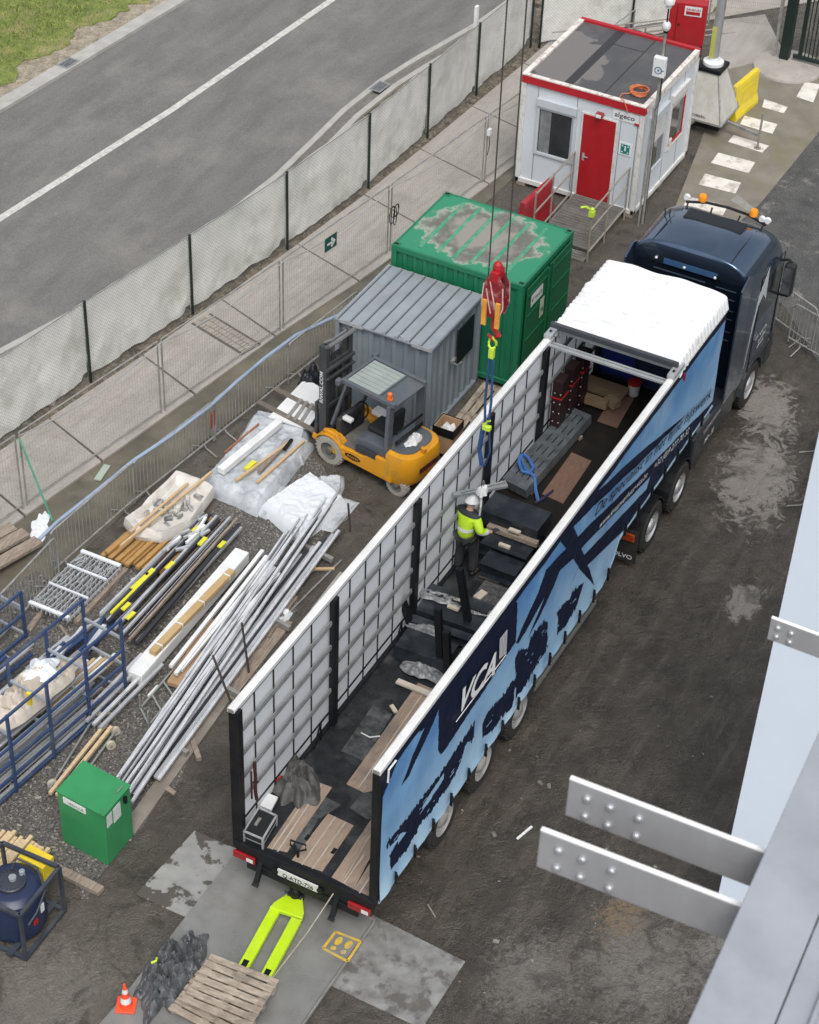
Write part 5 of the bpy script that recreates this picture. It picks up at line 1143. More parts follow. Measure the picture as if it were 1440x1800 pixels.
b = MB(); b.box(HX0-.10, HX0+.035, 4.72, 4.90, 2.44, 2.53); lp = b.build('lamp', K('lamp_red', (.3, .03, .04), rough=.4), h, bevel=.02); b = MB(); b.box(HX0-.13, HX0-.101, 4.75, 4.87, 2.44, 2.51); b.build('lens', white, lp)
b = MB(); b.box(HX0+.02, HX0+.033, 3.86, 4.52, 2.46, 2.70); sn = b.build('name_sign', white, h)
text('sign_text', 'algeco', (HX0+.02, 4.47, 2.53), (0, -1, 0), (0, 0, 1), .17, K('ink_black', (.02, .02, .025), rough=.6), sn, width=.5)
b = MB(); b.bar((HX0+.012, 3.96, 2.47), (HX0+.012, 3.80, 2.46), .02, .05); b.build('sign_swoosh', redp, sn)
b = MB(); b.box(HX0+.02, HX0+.033, 3.96, 4.28, 1.60, 1.92); s4 = b.build('assembly_sign', white, h); b = MB(); b.box(HX0+.014, HX0+.0195, 4.01, 4.23, 1.64, 1.88); s5 = b.build('sign_field', K('teal', (.01, .20, .19), rough=.5), s4)
b = MB()
for (yy, zz, w_, hh) in ((4.12, 1.76, .04, .09), (4.05, 1.84, .03, .03), (4.19, 1.84, .03, .03), (4.05, 1.68, .03, .03), (4.19, 1.68, .03, .03)): b.box(HX0+.010, HX0+.0138, yy-w_/2, yy+w_/2, zz-hh/2, zz+hh/2)
b.ball((HX0+.012, 4.12, 1.825), .018, 6); b.build('pictogram', white, s4)
for (x, y) in ((HX0+.1, HY0+.1), (HX1-.2, HY0+.1), (HX0+.1, HY1-.2), (HX1-.2, HY1-.2), (HX0+1.7, HY0+.1)): b = MB(); b.box(x-.1, x+.15, y-.08, y+.15, .01, HZ0); b.build('support_block', oldwood, h)
b = MB(); b.box(HX0+1.9, HX0+2.05, HY0-.012, HY0+.0385, .9, 1.2); b.build('socket_cover', hutw2, h, bevel=.01)
# orange hose on the roof
b = MB(); random.seed(2); pts = []
cx_, cy_ = 22.35, 4.15
for k in range(90):
    a = k*.42; rr = .20+.03*math.sin(k*.9)+.004*(k % 7); pts.append((cx_+rr*math.cos(a), cy_+rr*math.sin(a)*.95, HZ+.0+.0012*k))
b.tube(pts, .014, 6)
b.tube([(cx_-.15, cy_+.12, HZ+.02), (cx_-.3, cy_+.3, HZ+.03), (cx_-.5, cy_+.28, HZ+.03), (HX0-.04, cy_+.1, HZ+.04), (HX0-.05, cy_-.02, HZ-.2)], .012, 6)
o = b.build('hose_coil', K('orange_hose', (.68, .20, .08), (.5, .14, .06), rough=.5), smooth=True); tag(o, 'coiled orange hose lying on the roof corner of the site hut', 'hose')
# access steps with railings
st = thing('access_steps', 'galvanised access platform with open grating and handrails at the red door', 'steps', (20.9, 4.6, 0))
grate_m = K('grating', (.30, .29, .27), (.20, .195, .18), rough=.6, metal=.3, scale=4)
def gratingp(x0, x1, y0, y1, z, name='platform'):
    b = MB(); b.box(x0, x1, y0, y0+.02, z-.05, z); b.box(x0, x1, y1-.02, y1, z-.05, z); b.box(x0, x0+.02, y0+.02, y1-.02, z-.05, z); b.box(x1-.02, x1, y0+.02, y1-.02, z-.05, z)
    y = y0+.045
    while y < y1-.03: b.box(x0+.02, x1-.02, y-.006, y+.006, z-.03, z-.003); y += .04
    x = x0+.12
    while x < x1-.05: b.box(x-.006, x+.006, y0+.02, y1-.02, z-.03, z-.0045); x += .11
    b.build(name, grate_m, st)
gratingp(21.05, 21.70, 3.95, 5.25, .26); gratingp(20.40, 21.03, 3.95, 5.25, .24); gratingp(19.75, 20.38, 3.95, 5.25, .20, 'tread'); gratingp(19.40, 19.72, 3.95, 5.25, .08, 'tread')
for y in (3.9, 5.3):
    b = MB()
    for x in (19.5, 20.45, 21.62): b.tube([(x, y, 0), (x, y, 1.42)], .024, 8)
    b.tube([(19.5, y, 1.35), (21.62, y, 1.40)], .022, 8); b.tube([(19.5, y, .85), (21.62, y, .9)], .022, 8); b.tube([(19.5, y, .25), (21.62, y, .32)], .022, 8)
    b.build('handrail', K('rail_tube', (.42, .40, .36), (.28, .26, .22), rough=.5, metal=.4, dirt=(.2, .14, .08), dscale=4, damt=.5), st, smooth=True)
b = MB(); b.ball((19.5, 3.9, 1.40), .05, 8); b.box(19.44, 19.56, 3.84, 3.96, 1.22, 1.36); b.tube([(19.5, 3.92, 1.38), (19.6, 4.1, 1.35), (19.55, 4.2, 1.33)], .03, 6); o = b.build('lime_strap', K('lime', (.55, .75, .06), rough=.6)); tag(o, 'lime green strap knotted on the handrail end post', 'strap')
# red plastic barrier lying between
def plastic_barrier(name, mt, label, L_=1.0, H=1.0, w_=.42):
    t = thing(name, label, 'plastic barrier'); b = MB()
    prof = [(-w_/2, 0), (w_/2, 0), (w_/2, .12), (.11, .32), (.085, H-.1), (.06, H), (-.06, H), (-.085, H-.1), (-.11, .32), (-w_/2, .12)]
    b.prismx([(p[0], p[1]) for p in prof], -L_/2, L_/2); b.build('body', mt, t, world=False, bevel=.02)
    b = MB(); b.lathe([(.05, -.06), (.05, .06)], (L_/2+.02, 0, H*.45), n=12); b.lathe([(.05, -.06), (.05, .06)], (-L_/2-.02, 0, H*.62), n=12); b.build('coupling', mt, t, world=False)
    b = MB()
    for s in (-1, 1): b.box(-L_*.32, L_*.32, s*.096-.006, s*.096+.006, .5, .53); b.box(-L_*.32, L_*.32, s*.093-.006, s*.093+.006, .7, .73)
    b.build('rib', mt, t, world=False); return t
rbm = K('red_plastic', (.40, .018, .030), (.30, .014, .022), rough=.45, dirt=(.25, .12, .12), damt=.3)
pb = plastic_barrier('plastic_barrier', rbm, 'faded red plastic barrier standing left of the access platform', 1.35, .95, .3); pb.location = (20.3, 5.62, 0); pb.rotation_euler[2] = R(-4)
yb = plastic_barrier('plastic_barrier', yellowp, 'bright yellow plastic barrier beside the zebra crossing', 1.25, .98, .34); yb.location = (28.05, 3.40, 0); yb.rotation_euler[2] = R(-6)
# camera pole by the hut corner
t = thing('camera_pole', 'galvanised pole with white dome camera and round-logo box at the hut corner', 'pole', (21.70, 3.46, 0))
b = MB(); b.tube([(21.70, 3.46, 0), (21.70, 3.46, 5.0)], .035, 10); b.tube([(21.55, 3.50, 0), (21.60, 3.48, 3.1)], .024, 8); b.build('pole', galv, t, smooth=True)
b = MB(); b.tube([(21.745, 3.43, 0), (21.74, 3.44, 5.0)], .010, 5); b.tube([(21.72, 3.42, 3.9), (21.66, 3.38, 3.3), (21.6, 3.5, 2.9)], .012, 5); b.build('cable', K('black_cable', (.02, .02, .02)), t)
b = MB(); b.box(21.56, 21.70, 3.33, 3.62, 3.88, 4.36); bxx = b.build('control_box', white, t, bevel=.02)
b = MB(); ring = [(21.553, 3.475+.08*math.cos(a*.3), 4.06+.08*math.sin(a*.3)) for a in range(21)]; b.tube(ring, .009, 5, closed=True); b.ball((21.552, 3.47, 4.06), .022, 6); b.tube([(21.553, 3.39, 4.06), (21.553, 3.34, 4.08)], .008, 5); b.build('logo', K('logo_blue', (.02, .10, .22), rough=.5), bxx)
for z in (5.05, 5.62):
    b = MB(); b.lathe([(.06, -.10), (.075, -.02), (.12, .0), (.13, .1), (.09, .18), (.001, .2)] if z > 5.3 else [(.05, -.08), (.09, -.02), (.10, .06), (.07, .12), (.001, .14)], (21.70, 3.46, z), n=18); b.build('dome_camera', white, t, smooth=True)
b = MB(); b.tube([(21.70, 3.46, 5.0), (21.70, 3.46, 5.6)], .02, 8); b.lathe([(.055, 0), (.055, .05)], (21.7, 3.46, 4.93)); b.build('camera_mount', black, t)
# mobile tower (pyramid base with outriggers)
t = thing('mast_tower', 'grey mobile mast tower with a white tapered base and outrigger legs', 'tower', (26.9, 3.95, 0))
cx_, cy_ = 26.9, 3.95; b = MB(); vs = []
for z, hx, hy in ((.42, .62, .62), (1.62, .27, .27)): vs += [(cx_+i*hx, cy_+j*hy, z) for i, j in ((-1, -1), (1, -1), (1, 1), (-1, 1))]
b.add(vs, [(0, 1, 5, 4), (1, 2, 6, 5), (2, 3, 7, 6), (3, 0, 4, 7), (4, 5, 6, 7), (3, 2, 1, 0)]); bs = b.build('housing', K('mast_panel', (.55, .54, .50), (.46, .45, .41), rough=.45, dirt=(.3, .28, .2), damt=.5), t, bevel=.02)
b = MB()
for i in range(4):
    b.bar(Vector(vs[i]), Vector(vs[i+4]), .04, .04); b.bar(Vector(vs[i]), Vector(vs[(i+1) % 4]), .05, .05)
b.build('edge_frame', galv, t)
text('panel_text', 'MOBIEL', (cx_-.60, cy_+.3, .52), (0, -1, 0), (0, 0, 1), .09, K('ink_black', (.02, .02, .025)), bs, width=.5, off=.02)
b = MB(); b.box(cx_-.33, cx_+.33, cy_-.33, cy_+.33, 1.6, 1.72); b.build('collar', black, t, bevel=.03); b = MB(); b.lathe([(.26, 1.72), (.26, 1.80), (.14, 1.84), (.13, 1.9)], (cx_, cy_, 0), n=20); b.build('turntable', white, t, smooth=True)
b = MB(); b.lathe([(.11, 1.84), (.11, 4.2)], (cx_, cy_, 0), n=14); b.lathe([(.14, 3.9), (.14, 4.0)], (cx_, cy_, 0), n=14); b.lathe([(.09, 4.2), (.09, 8)], (cx_, cy_, 0), n=14); b.lathe([(.12, 5.6), (.12, 5.7)], (cx_, cy_, 0), n=14); b.build('mast', K('mast_alu', (.46, .47, .47), (.36, .37, .37), rough=.4, metal=.5), t, smooth=True)
b = MB(); b.box(cx_-.12, cx_-.112, cy_-.02, cy_+.10, 1.9, 2.75); b.build('hazard_sleeve', K('pale_yellow', (.5, .5, .12), rough=.6), t)
b = MB(); b.box(cx_-.55, cx_+.55, cy_-.55, cy_+.55, .22, .40); b.build('skid', black, t)
b = MB()
for (ex, ey) in ((26.45, 2.35), (25.55, 4.2), (28.2, 4.6), (26.9, 5.4)):
    b.bar((cx_, cy_, .34), (ex, ey, .38), .07, .07); b.tube([(ex, ey, .02), (ex, ey, 1.0 if ey < 3 else .6)], .03, 8); b.lathe([(.09, 0), (.09, .02)], (ex, ey, .012), n=12)
b.build('outrigger', galv, t)
# red hose cabinet on frame
t = thing('red_cabinet', 'red metal hose cabinet on a dark stand behind the site hut', 'cabinet', (28.75, 5.35, 0))
p0 = Vector((28.3, 5.75, 0)); d_ = (Vector((28.55, 4.85, 0))-p0); d_.normalize(); n_ = Vector((d_.y, -d_.x, 0)); n_ = -n_ if n_.x > 0 else n_
b = MB()
for za, zb, ww in ((1.2, 2.35, .5),):
    q = [p0, p0+d_*.95, p0+d_*.95-n_*.35, p0-n_*.35]; b.prism([(v.x, v.y) for v in q], za, zb)
b.build('cabinet', redp, t, bevel=.015)
b = MB(); q0 = p0+n_*.012; b.bar(q0+d_*.2+Vector((0, 0, 1.22)), q0+d_*.2+Vector((0, 0, 2.33)), .006, .012); b.build('door_joint', K('dark_red', (.045, .012, .014)), t)
b = MB(); b.bar(q0+d_*.38+Vector((0, 0, 2.15)), q0+d_*.82+Vector((0, 0, 2.15)), .01, .26); lb = b.build('label_plate', white, t)
text('label_text', 'BRAND', q0+n_*.006+d_*.42+Vector((0, 0, 2.17)), d_, (0, 0, 1), .08, redp, lb, width=.36, off=.004)
b = MB(); b.bar(q0+n_*.006+d_*.42+Vector((0, 0, 2.10)), q0+n_*.006+d_*.78+Vector((0, 0, 2.10)), .006, .09); b.build('label_bar', redp, lb)
b = MB(); b.ball(q0+d_*.27+Vector((0, 0, 1.75)), .03, 6); b.build('knob', black, t)
b = MB()
for u in (.05, .9): b.bar(p0+d_*u-n_*.1+Vector((0, 0, 0)), p0+d_*u-n_*.1+Vector((0, 0, 1.2)), .07, .07)
b.bar(p0+d_*.05+Vector((0, 0, .9)), p0+d_*.9+Vector((0, 0, .9)), .06, .06); b.bar(p0+d_*.9+Vector((0, 0, 1.18)), p0+d_*.4+n_*.2+Vector((0, 0, .0)), .05, .05); b.build('stand', K('rusty_dark', (.06, .045, .035), (.03, .025, .02), rough=.8), t)
# gate
t = thing('bar_gate', 'tall dark green steel bar gate at the top right corner', 'gate', (31.16, 3.37, 0))
b = MB(); b.box(31.04, 31.28, 3.25, 3.5, .02, 2.9); b.box(30.94, 31.38, 3.15, 3.6, .0, .03); b.build('gate_post', dkgreen, t, bevel=.01)
b = MB(); b.box(31.05, 31.11, 3.6, 3.66, .25, 2.9); b.build('guide_post', galv, t)
b = MB(); b.box(31.13, 31.21, -2.2, 3.15, .22, .32); b.box(31.13, 31.21, -2.2, 3.15, 2.3, 2.4); b.box(31.13, 31.21, 2.92, 3.02, .32, 2.3); b.build('gate_frame', dkgreen, t)
b = MB()
for k in range(48): y = 2.84-.105*k; b.box(31.155, 31.185, y-.013, y+.013, .32, 2.3)
b.build('gate_bars', dkgreen, t)
t = thing('mesh_fence', 'galvanised wire mesh fence beyond the hut at the top edge', 'fence', (33, 5.5, 0))
b = MB(); 
for x, y in ((32.3, 6.0), (32.9, 4.2), (33.3, 3.4)): b.tube([(x, y, 0), (x, y, 2)], .025, 8)
b.tube([(32.3, 6.0, 1.95), (32.9, 4.2, 1.95), (33.3, 3.4, 1.95)], .015, 6); b.build('posts', galv, t)
b = MB(); A_, C_ = Vector((32.3, 6.0, 0)), Vector((33.3, 3.4, 0))
for k in range(54): v = A_.lerp(C_, k/53); b.tube([(v.x, v.y, .1), (v.x, v.y, 1.95)], .003, 3)
for k in range(10): b.tube([A_+Vector((0, 0, .1+.2*k)), C_+Vector((0, 0, .1+.2*k))], .003, 3)
b.build('wire_grid', galv, t)
b = MB()
for k in range(5): b.tube([(30.4, 4.9+.13*k*3-.3, .9), (27.6, 7.4+.13*k*3-.3, 1.0)], .02, 6)
for (x, y) in ((30.4, 5.2), (29.0, 6.6), (27.6, 7.7)): b.tube([(x, y, 0), (x, y, 1.1)], .025, 8)
o = b.build('tube_rack', K('rail_tube', (.42, .4, .36)), smooth=True); tag(o, 'rack of pale scaffold tubes behind the hut near the fence corner', 'tube rack')
pv = at(1262, 22, .0); b = MB(); b.box(pv.x, pv.x+.3, pv.y-.12, pv.y+.12, .03, .45); b.box(pv.x-.02, pv.x+.32, pv.y-.14, pv.y+.14, .45, .5); o = b.build('yellow_bin', yellowp, bevel=.02); tag(o, 'yellow bin just visible between the red cabinet and the mast', 'bin')
b = MB(); p = at(838, 38, .6); b.box(25.55, 25.68, 9.9, 9.98, 0, 2.25); o = b.build('marker_post', white, bevel=.01); tag(o, 'white marker post standing behind the screened fence at the kerb', 'post')
# ================================================================ FORKLIFT (local: +Y forward)
F = thing('forklift', 'orange-yellow electric forklift with grey cabin roof and raised black mast', 'forklift', (10.54, 4.60, 0), R(-10))
fy = K('forklift_orange', (.70, .32, .012), (.60, .26, .010), rough=.35, scale=2, dirt=(.30, .19, .06), dscale=4, damt=.5)
fg = K('forklift_grey', (.095, .11, .13), (.075, .088, .10), rough=.45, dirt=(.16, .15, .14), damt=.3)
def L3(b, name, mt, par=F, **k): return b.build(name, mt, par, world=False, **k)
b = MB()
side = [(-.95, .30), (.55, .30), (.62, .62), (.80, .78), (.70, .82), (.45, .80), (.30, .58), (-.2, .62), (-.55, .78), (-.95, .80)]
for s in (-1, 1): b.prismx(side, s*.54-.04, s*.54+.04)
L3(b, 'side_panel', fy, bevel=.02)
cw = MB(); secs = []
def rr2(hw, y0, y1, rad, n=8):
    pts = [(hw, y1), (-hw, y1)]
    for k in range(n+1): a = math.pi+math.pi/2*k/n; pts.append((-hw+rad+rad*math.cos(a), y0+rad+rad*math.sin(a)))
    for k in range(n+1): a = 1.5*math.pi+math.pi/2*k/n; pts.append((hw-rad+rad*math.cos(a), y0+rad+rad*math.sin(a)))
    return pts
vs = []; m_ = 0
for z, hw, y0 in ((.28, .52, -1.32), (.45, .575, -1.42), (.9, .58, -1.44), (1.0, .56, -1.40), (1.03, .50, -1.32)):
    p = rr2(hw, y0, -.80, .36); m_ = len(p); vs += [(x, y, z) for x, y in p]
cw.add(vs, [(i*m_+k, i*m_+(k+1) % m_, (i+1)*m_+(k+1) % m_, (i+1)*m_+k) for i in range(4) for k in range(m_)]+[tuple(range(m_)), tuple(4*m_+k for k in range(m_))])
c_ = L3(cw, 'counterweight', fy, smooth=True)
b = MB(); b.prism(rr2(.47, -1.28, -.82, .30), 1.03, 1.05); L3(b, 'counterweight_top', fg)
b = MB(); b.lathe([(.05, 1.02), (.06, 1.12), (.03, 1.13)], (-.1, -1.36, 0), n=12); L3(b, 'tow_pin', fy, smooth=True)
b = MB(); b.box(-.3, .3, -1.447, -1.43, .62, .74); L3(b, 'rear_lettering_band', K('dark_maroon', (.05, .015, .015)), c_, bevel=.01)
b = MB(); b.box(-.5, .5, -.80, .45, .36, .60); b.box(-.5, .5, .45, .75, .36, .5); L3(b, 'floor', K('forklift_floor', (.16, .15, .14), (.09, .085, .08), rough=.8, dirt=(.25, .24, .2), damt=.5))
b = MB(); b.prismx([(-.80, .60), (.05, .60), (.02, .92), (-.2, .98), (-.80, 1.0)], -.50, .50); L3(b, 'battery_hood', fg, bevel=.02)
b = MB(); b.box(-.545-.04, -.535, -.55, -.05, .68, .82)
L3(b, 'hood_inset', K('inset', (.03, .035, .045), rough=.5), bevel=.01)
# logos on side
for s in (-1,):
    b = MB(); pts = [(-.585, .02+.20*math.cos(a*.314), .46+.065*math.sin(a*.314)) for a in range(20)]; b.add(pts, [tuple(range(20))]); lo = L3(b, 'logo_oval', black)
    text('logo_text', 'RIWAL', (-.588, .155, .435), (0, -1, 0), (0, 0, 1), .075, fy, lo, width=.3, off=.002)
# seat
b = MB(); b.box(-.24, .24, -.52, -.05, .98, 1.10); L3(b, 'seat', K('seat_black', (.015, .015, .016), rough=.6), bevel=.04); b = MB(); b.prismx([(-.62, 1.05), (-.48, 1.08), (-.55, 1.55), (-.66, 1.55)], -.23, .23); L3(b, 'seat_back', K('seat_black', (.015, .015, .016)), bevel=.04)
b = MB(); b.tube([(0, .55, .6), (0, .30, 1.15)], .03, 8); c0 = Vector((0, .27, 1.18)); b.tube([c0+Vector((.17*math.cos(a*.45), .17*math.sin(a*.45)*.5, .17*math.sin(a*.45)*.85)) for a in range(14)], .016, 6, closed=True); L3(b, 'steering_wheel', black, smooth=True)
b = MB(); b.box(-.4, .4, .50, .62, .55, 1.05); L3(b, 'dashboard', K('dash', (.05, .05, .052), rough=.6), bevel=.04); b = MB(); b.box(.2, .42, -.15, .2, 1.0, 1.1); b.box(-.34, -.22, .28, .5, 1.02, 1.1); L3(b, 'controls', white, bevel=.02)
# overhead guard
for s in (-1, 1):
    b = MB(); b.bar((s*.50, .62, .95), (s*.47, .28, 2.08), .055, .08); L3(b, 'guard_pillar', fg, bevel=.01)
    b = MB(); b.bar((s*.50, -.78, 1.0), (s*.47, -.80, 2.08), .09, .15); L3(b, 'guard_pillar', fg, bevel=.01)
b = MB(); b.box(-.52, .52, -.92, .40, 2.08, 2.12); b.box(-.52, -.44, -.92, .40, 2.12, 2.17); b.box(.44, .52, -.92, .40, 2.12, 2.17); b.box(-.44, .44, .33, .40, 2.12, 2.16); b.box(-.44, .44, -.50, -.46, 2.12, 2.15); rg = L3(b, 'roof_guard', fg, bevel=.012)
b = MB(); b.box(-.43, .43, -.45, .32, 2.122, 2.135)
for k in range(7): b.box(-.42+.125*k, -.40+.125*k, -.44, .31, 2.136, 2.15)
L3(b, 'roof_panel', K('roof_plastic', (.32, .36, .34), (.26, .30, .28), rough=.4), rg)
b = MB(); b.box(-.62, -.5, .36, .46, 2.06, 2.18); b.box(.5, .62, .36, .46, 2.06, 2.18); L3(b, 'roof_lug', fg, rg, bevel=.01)
b = MB(); b.lathe([(.045, 0), (.05, .03), (.045, .11), (.02, .13), (.001, .131)], (-.40, -.72, 2.18), n=14); b.lathe([(.06, -.05), (.06, 0)], (-.40, -.72, 2.18), n=14); L3(b, 'beacon', orange, smooth=True)
b = MB(); b.box(-.42, .42, -.93, -.90, 1.15, 1.22); b.box(-.42, .42, -.93, -.90, 1.4, 1.44); b.box(-.42, .42, -.93, -.92, 1.22, 1.25); L3(b, 'rear_rail', black)
b = crumple(.0, -1.02, 1.05, .25, .12, .16, 8, 0, 26, 6); L3(b, 'cloth_bundle', white, smooth=True)
b = MB(); b.box(-.545, -.47, -.79, -.76, 1.3, 1.42); L3(b, 'teal_sticker', K('teal2', (.04, .40, .38), rough=.5))
# mast
mm = K('mast_black', (.030, .033, .038), (.05, .052, .055), rough=.45, dirt=(.11, .105, .1), dscale=4, damt=.4)
b = MB()
for s in (-1, 1):
    b.box(s*.36-.05, s*.36+.05, .86, 1.04, .12, 2.60); b.box(s*.27-.03, s*.27+.03, .90, 1.02, .3, 2.64)
L3(b, 'mast_rail', mm, bevel=.008)
b = MB()
for z in (.5, 1.1, 1.75, 2.1): b.box(-.31, .31, .86, .90, z, z+.09)
b.box(-.42, .42, .80, .86, 2.05, 2.12); b.box(-.42, .42, .80, .86, 1.85, 1.9); b.box(-.20, .20, .95, .97, .3, 2.3); L3(b, 'mast_crossbar', mm, bevel=.008)
b = MB(); b.tube([(-.36, .88, 2.60), (-.38, .80, 2.68), (-.2, .76, 2.72), (.2, .76, 2.72), (.38, .80, 2.68), (.36, .9, 2.60)], .045, 8); b.tube([(-.3, 1.0, 2.63), (-.2, .88, 2.70), (.2, .88, 2.70), (.3, 1.0, 2.63)], .03, 8); L3(b, 'mast_head', K('mast_head_grey', (.16, .165, .165), (.10, .1, .1), rough=.5), smooth=True)
b = MB(); b.tube([(0, .93, .3), (0, .93, 2.2)], .04, 10); b.tube([(.13, .95, .5), (.13, .95, 2.4)], .012, 6); b.tube([(-.13, .95, .5), (-.13, .95, 2.4)], .012, 6); L3(b, 'lift_cylinder', mm, smooth=True)
text('mast_lettering', 'RIWAL.COM', (-.414, .93, 1.25), (0, 0, 1), (0, 1, 0), .12, lettr, F, width=.75, off=.004)
o_ = [c for c in F.children if c.name.startswith('mast_lettering')][0]
b = MB(); b.box(-.45, .45, 1.06, 1.12, .28, .36); b.box(-.45, .45, 1.06, 1.12, .62, .70); b.box(-.45, -.38, 1.06, 1.12, .36, .62); b.box(.38, .45, 1.06, 1.12, .36, .62); b.box(-.42, -.36, 1.08, 1.14, .7, 1.15); b.box(.36, .42, 1.08, 1.14, .7, 1.15); b.box(-.42, .42, 1.08, 1.14, 1.15, 1.2)
L3(b, 'fork_carriage', mm, bevel=.006)
for s in (-1, 1):
    b = MB(); x = s*.28; b.box(x-.06, x+.06, 1.125, 1.17, .30, .75); b.prismx([(1.17, .30), (2.72, .315), (2.80, .325), (2.72, .335), (1.17, .345)], x-.06, x+.06); L3(b, 'fork', K('fork_grey', (.22, .19, .16), (.14, .12, .10), rough=.6, metal=.3), bevel=.006)
tyre = K('dusty_tyre', (.40, .375, .33), (.26, .245, .215), rough=.9, scale=14)
for (x, y, r, w_) in ((-.50, .62, .33, .22), (.50, .62, .33, .22), (-.44, -1.02, .235, .17), (.44, -1.02, .235, .17)):
    s = -1 if x < 0 else 1
    b = MB(); b.lathe([(r*.60, -w_/2), (r*.92, -w_/2), (r, -w_/2+.03), (r, w_/2-.03), (r*.92, w_/2), (r*.60, w_/2)], (x, y, r), axis='X', n=30, caps=False)
    for k in range(26): a = 2*math.pi*k/26; b.bar((x-w_*.45, y+math.cos(a)*(r+.003), r+math.sin(a)*(r+.003)), (x+w_*.45, y+math.cos(a)*(r+.003), r+math.sin(a)*(r+.003)), .03, .012)
    wo_ = L3(b, 'wheel', tyre, smooth=True)
    b = MB(); e = x+s*w_/2; b.lathe([(r*.62, e), (r*.55, e-s*.03), (r*.28, e-s*.05), (r*.2, e+s*.005), (.001, e+s*.01)], (0, y, r), axis='X', n=24, caps=False); L3(b, 'rim', K('rim_grey', (.14, .135, .125), (.08, .08, .075), rough=.7), wo_, smooth=True)
for s in (-1, 1):
    b = MB()
    for k in range(9):
        a, c = math.pi*(.02+.9*k/9), math.pi*(.02+.9*(k+1)/9); r = .39
        b.bar((s*.50, .62+r*math.cos(a), .33+r*math.sin(a)), (s*.50, .62+r*math.cos(c), .33+r*math.sin(c)), .24, .03)
    L3(b, 'wheel_arch', fy, smooth=True)
text('rear_text', 'RIWAL', (-.25, -1.452, .64), (1, 0, 0), (0, 0, 1), .08, redp, c_, width=.4, off=.002)
# ================================================================ CRANE HOOK, SLINGS, LOAD
HXc, HYc = 7.45, .76
HB = thing('hook_block', 'red and white crane hook block hanging on two thin wire ropes', 'hook block', (HXc, HYc, 6.7))
b = MB()
for s, ys in ((-1, 1), (1, 1)):
    b.prismx([(-.14, 6.76), (.14, 6.76), (.20, 7.0), (.18, 7.38), (.08, 7.58), (-.08, 7.58), (-.18, 7.38), (-.20, 7.0)], s*.10-.015+HXc, s*.10+.015+HXc)
b.v = [(x, y+HYc, z) for x, y, z in b.v]; hk_ = b.build('cheek_plate', K('hook_red', (.26, .014, .022), (.20, .010, .018), rough=.5, dirt=(.5, .35, .32), dscale=6, damt=.5), HB, bevel=.01)
b = MB()
for s in (-1, 1):
    for (y0, z0, y1, z1) in ((-.19, 7.02, -.17, 7.38), (.19, 7.02, .17, 7.38), (-.13, 6.78, -.19, 7.0), (.13, 6.78, .19, 7.0), (-.06, 6.95, .06, 7.45), (.02, 6.85, .12, 7.3)): b.bar((HXc+s*.118, HYc+y0, z0), (HXc+s*.118, HYc+y1, z1), .012, .035)
b.build('white_trim', K('trim_white', (.7, .66, .62), (.55, .3, .28), rough=.5, scale=9), HB)
b = MB()
for x in (-.06, 0, .06): b.lathe([(.05, x-.02), (.155, x-.02), (.14, x), (.155, x+.02), (.05, x+.02)], (HXc, HYc, 7.2), axis='X', n=22)
b.build('sheave', K('sheave_red', (.30, .02, .03), rough=.5), HB, smooth=True)
b = MB(); b.lathe([(.06, 7.60), (.085, 7.66), (.07, 7.74), (.03, 7.78), (.001, 7.785)], (HXc, HYc, 0), n=14); b.box(HXc-.13, HXc+.13, HYc-.07, HYc+.07, 7.45, 7.64); b.build('block_head', redp, HB, bevel=.01)
b = MB(); b.box(HXc-.17, HXc-.13, HYc-.16, HYc-.08, 6.62, 7.1); b.box(HXc-.17, HXc-.13, HYc+.08, HYc+.16, 6.62, 7.1); b.build('hazard_bars', K('orange_yellow', (.75, .38, .06), (.6, .25, .04), rough=.5), HB)
b = MB(); b.tube([(HXc, HYc, 6.72), (HXc, HYc, 6.5), (HXc, HYc-.10, 6.38), (HXc, HYc-.02, 6.28), (HXc, HYc+.10, 6.34)], [.05, .05, .05, .045, .02], 8); b.build('hook', redp, HB, smooth=True)
b = MB(); b.tube([(HXc, HYc+.155, 7.2), (HXc-.0, HYc+.155, 30)], .013, 6); b.tube([(HXc, HYc-.155, 7.2), (HXc, HYc-.155, 30)], .013, 6); b.build('rope', ropem, HB)
lime = K('lime', (.45, .62, .06), rough=.6)
SL = thing('lifting_sling', 'blue webbing lifting slings with lime shackles hanging from the crane hook', 'sling', (HXc, HYc, 4))
b = MB(); b.tube([(HXc+.02*math.sin(a), HYc+.065*math.sin(a*.55), 6.20+.11*math.cos(a*.55)) for a in range(12)], .022, 7, closed=True); b.box(HXc-.035, HXc+.035, HYc-.045, HYc+.045, 5.90, 6.08); b.build('shackle', lime, SL, smooth=False)
b = MB()
for y in (-.035, .035): b.tube([(HXc, HYc+y, 5.85), (HXc, HYc+y*1.6, 5.0), (HXc, HYc+y, 4.55)], .024, 6)
b.build('upper_webbing', bluestrap, SL)
b = MB(); b.tube([(HXc+.0, HYc-.05, 4.62), (HXc, HYc+.05, 4.5), (HXc, HYc-.03, 4.38)], .03, 6); b.box(HXc-.04, HXc+.04, HYc-.08, HYc+.06, 4.40, 4.48); b.build('lower_shackle', lime, SL)
b = MB()
b.tube([(HXc, HYc+.06, 4.42), (HXc, HYc+.10, 3.95), (HXc, HYc+.04, 3.62)], .045, 6); b.tube([(HXc, HYc-.06, 4.42), (HXc, HYc-.10, 3.95), (HXc, HYc-.02, 3.62)], .018, 6); b.build('lower_webbing', bluestrap, SL)
b = MB(); b.tube([(HXc, HYc, 3.62), (HXc, HYc+.01, 3.2), (HXc-.0, HYc, 2.98)], .01, 5); b.tube([(HXc, HYc, 3.0), (HXc, HYc-.01, 1.10)], .008, 5); b.build('tag_line', ropem, SL)
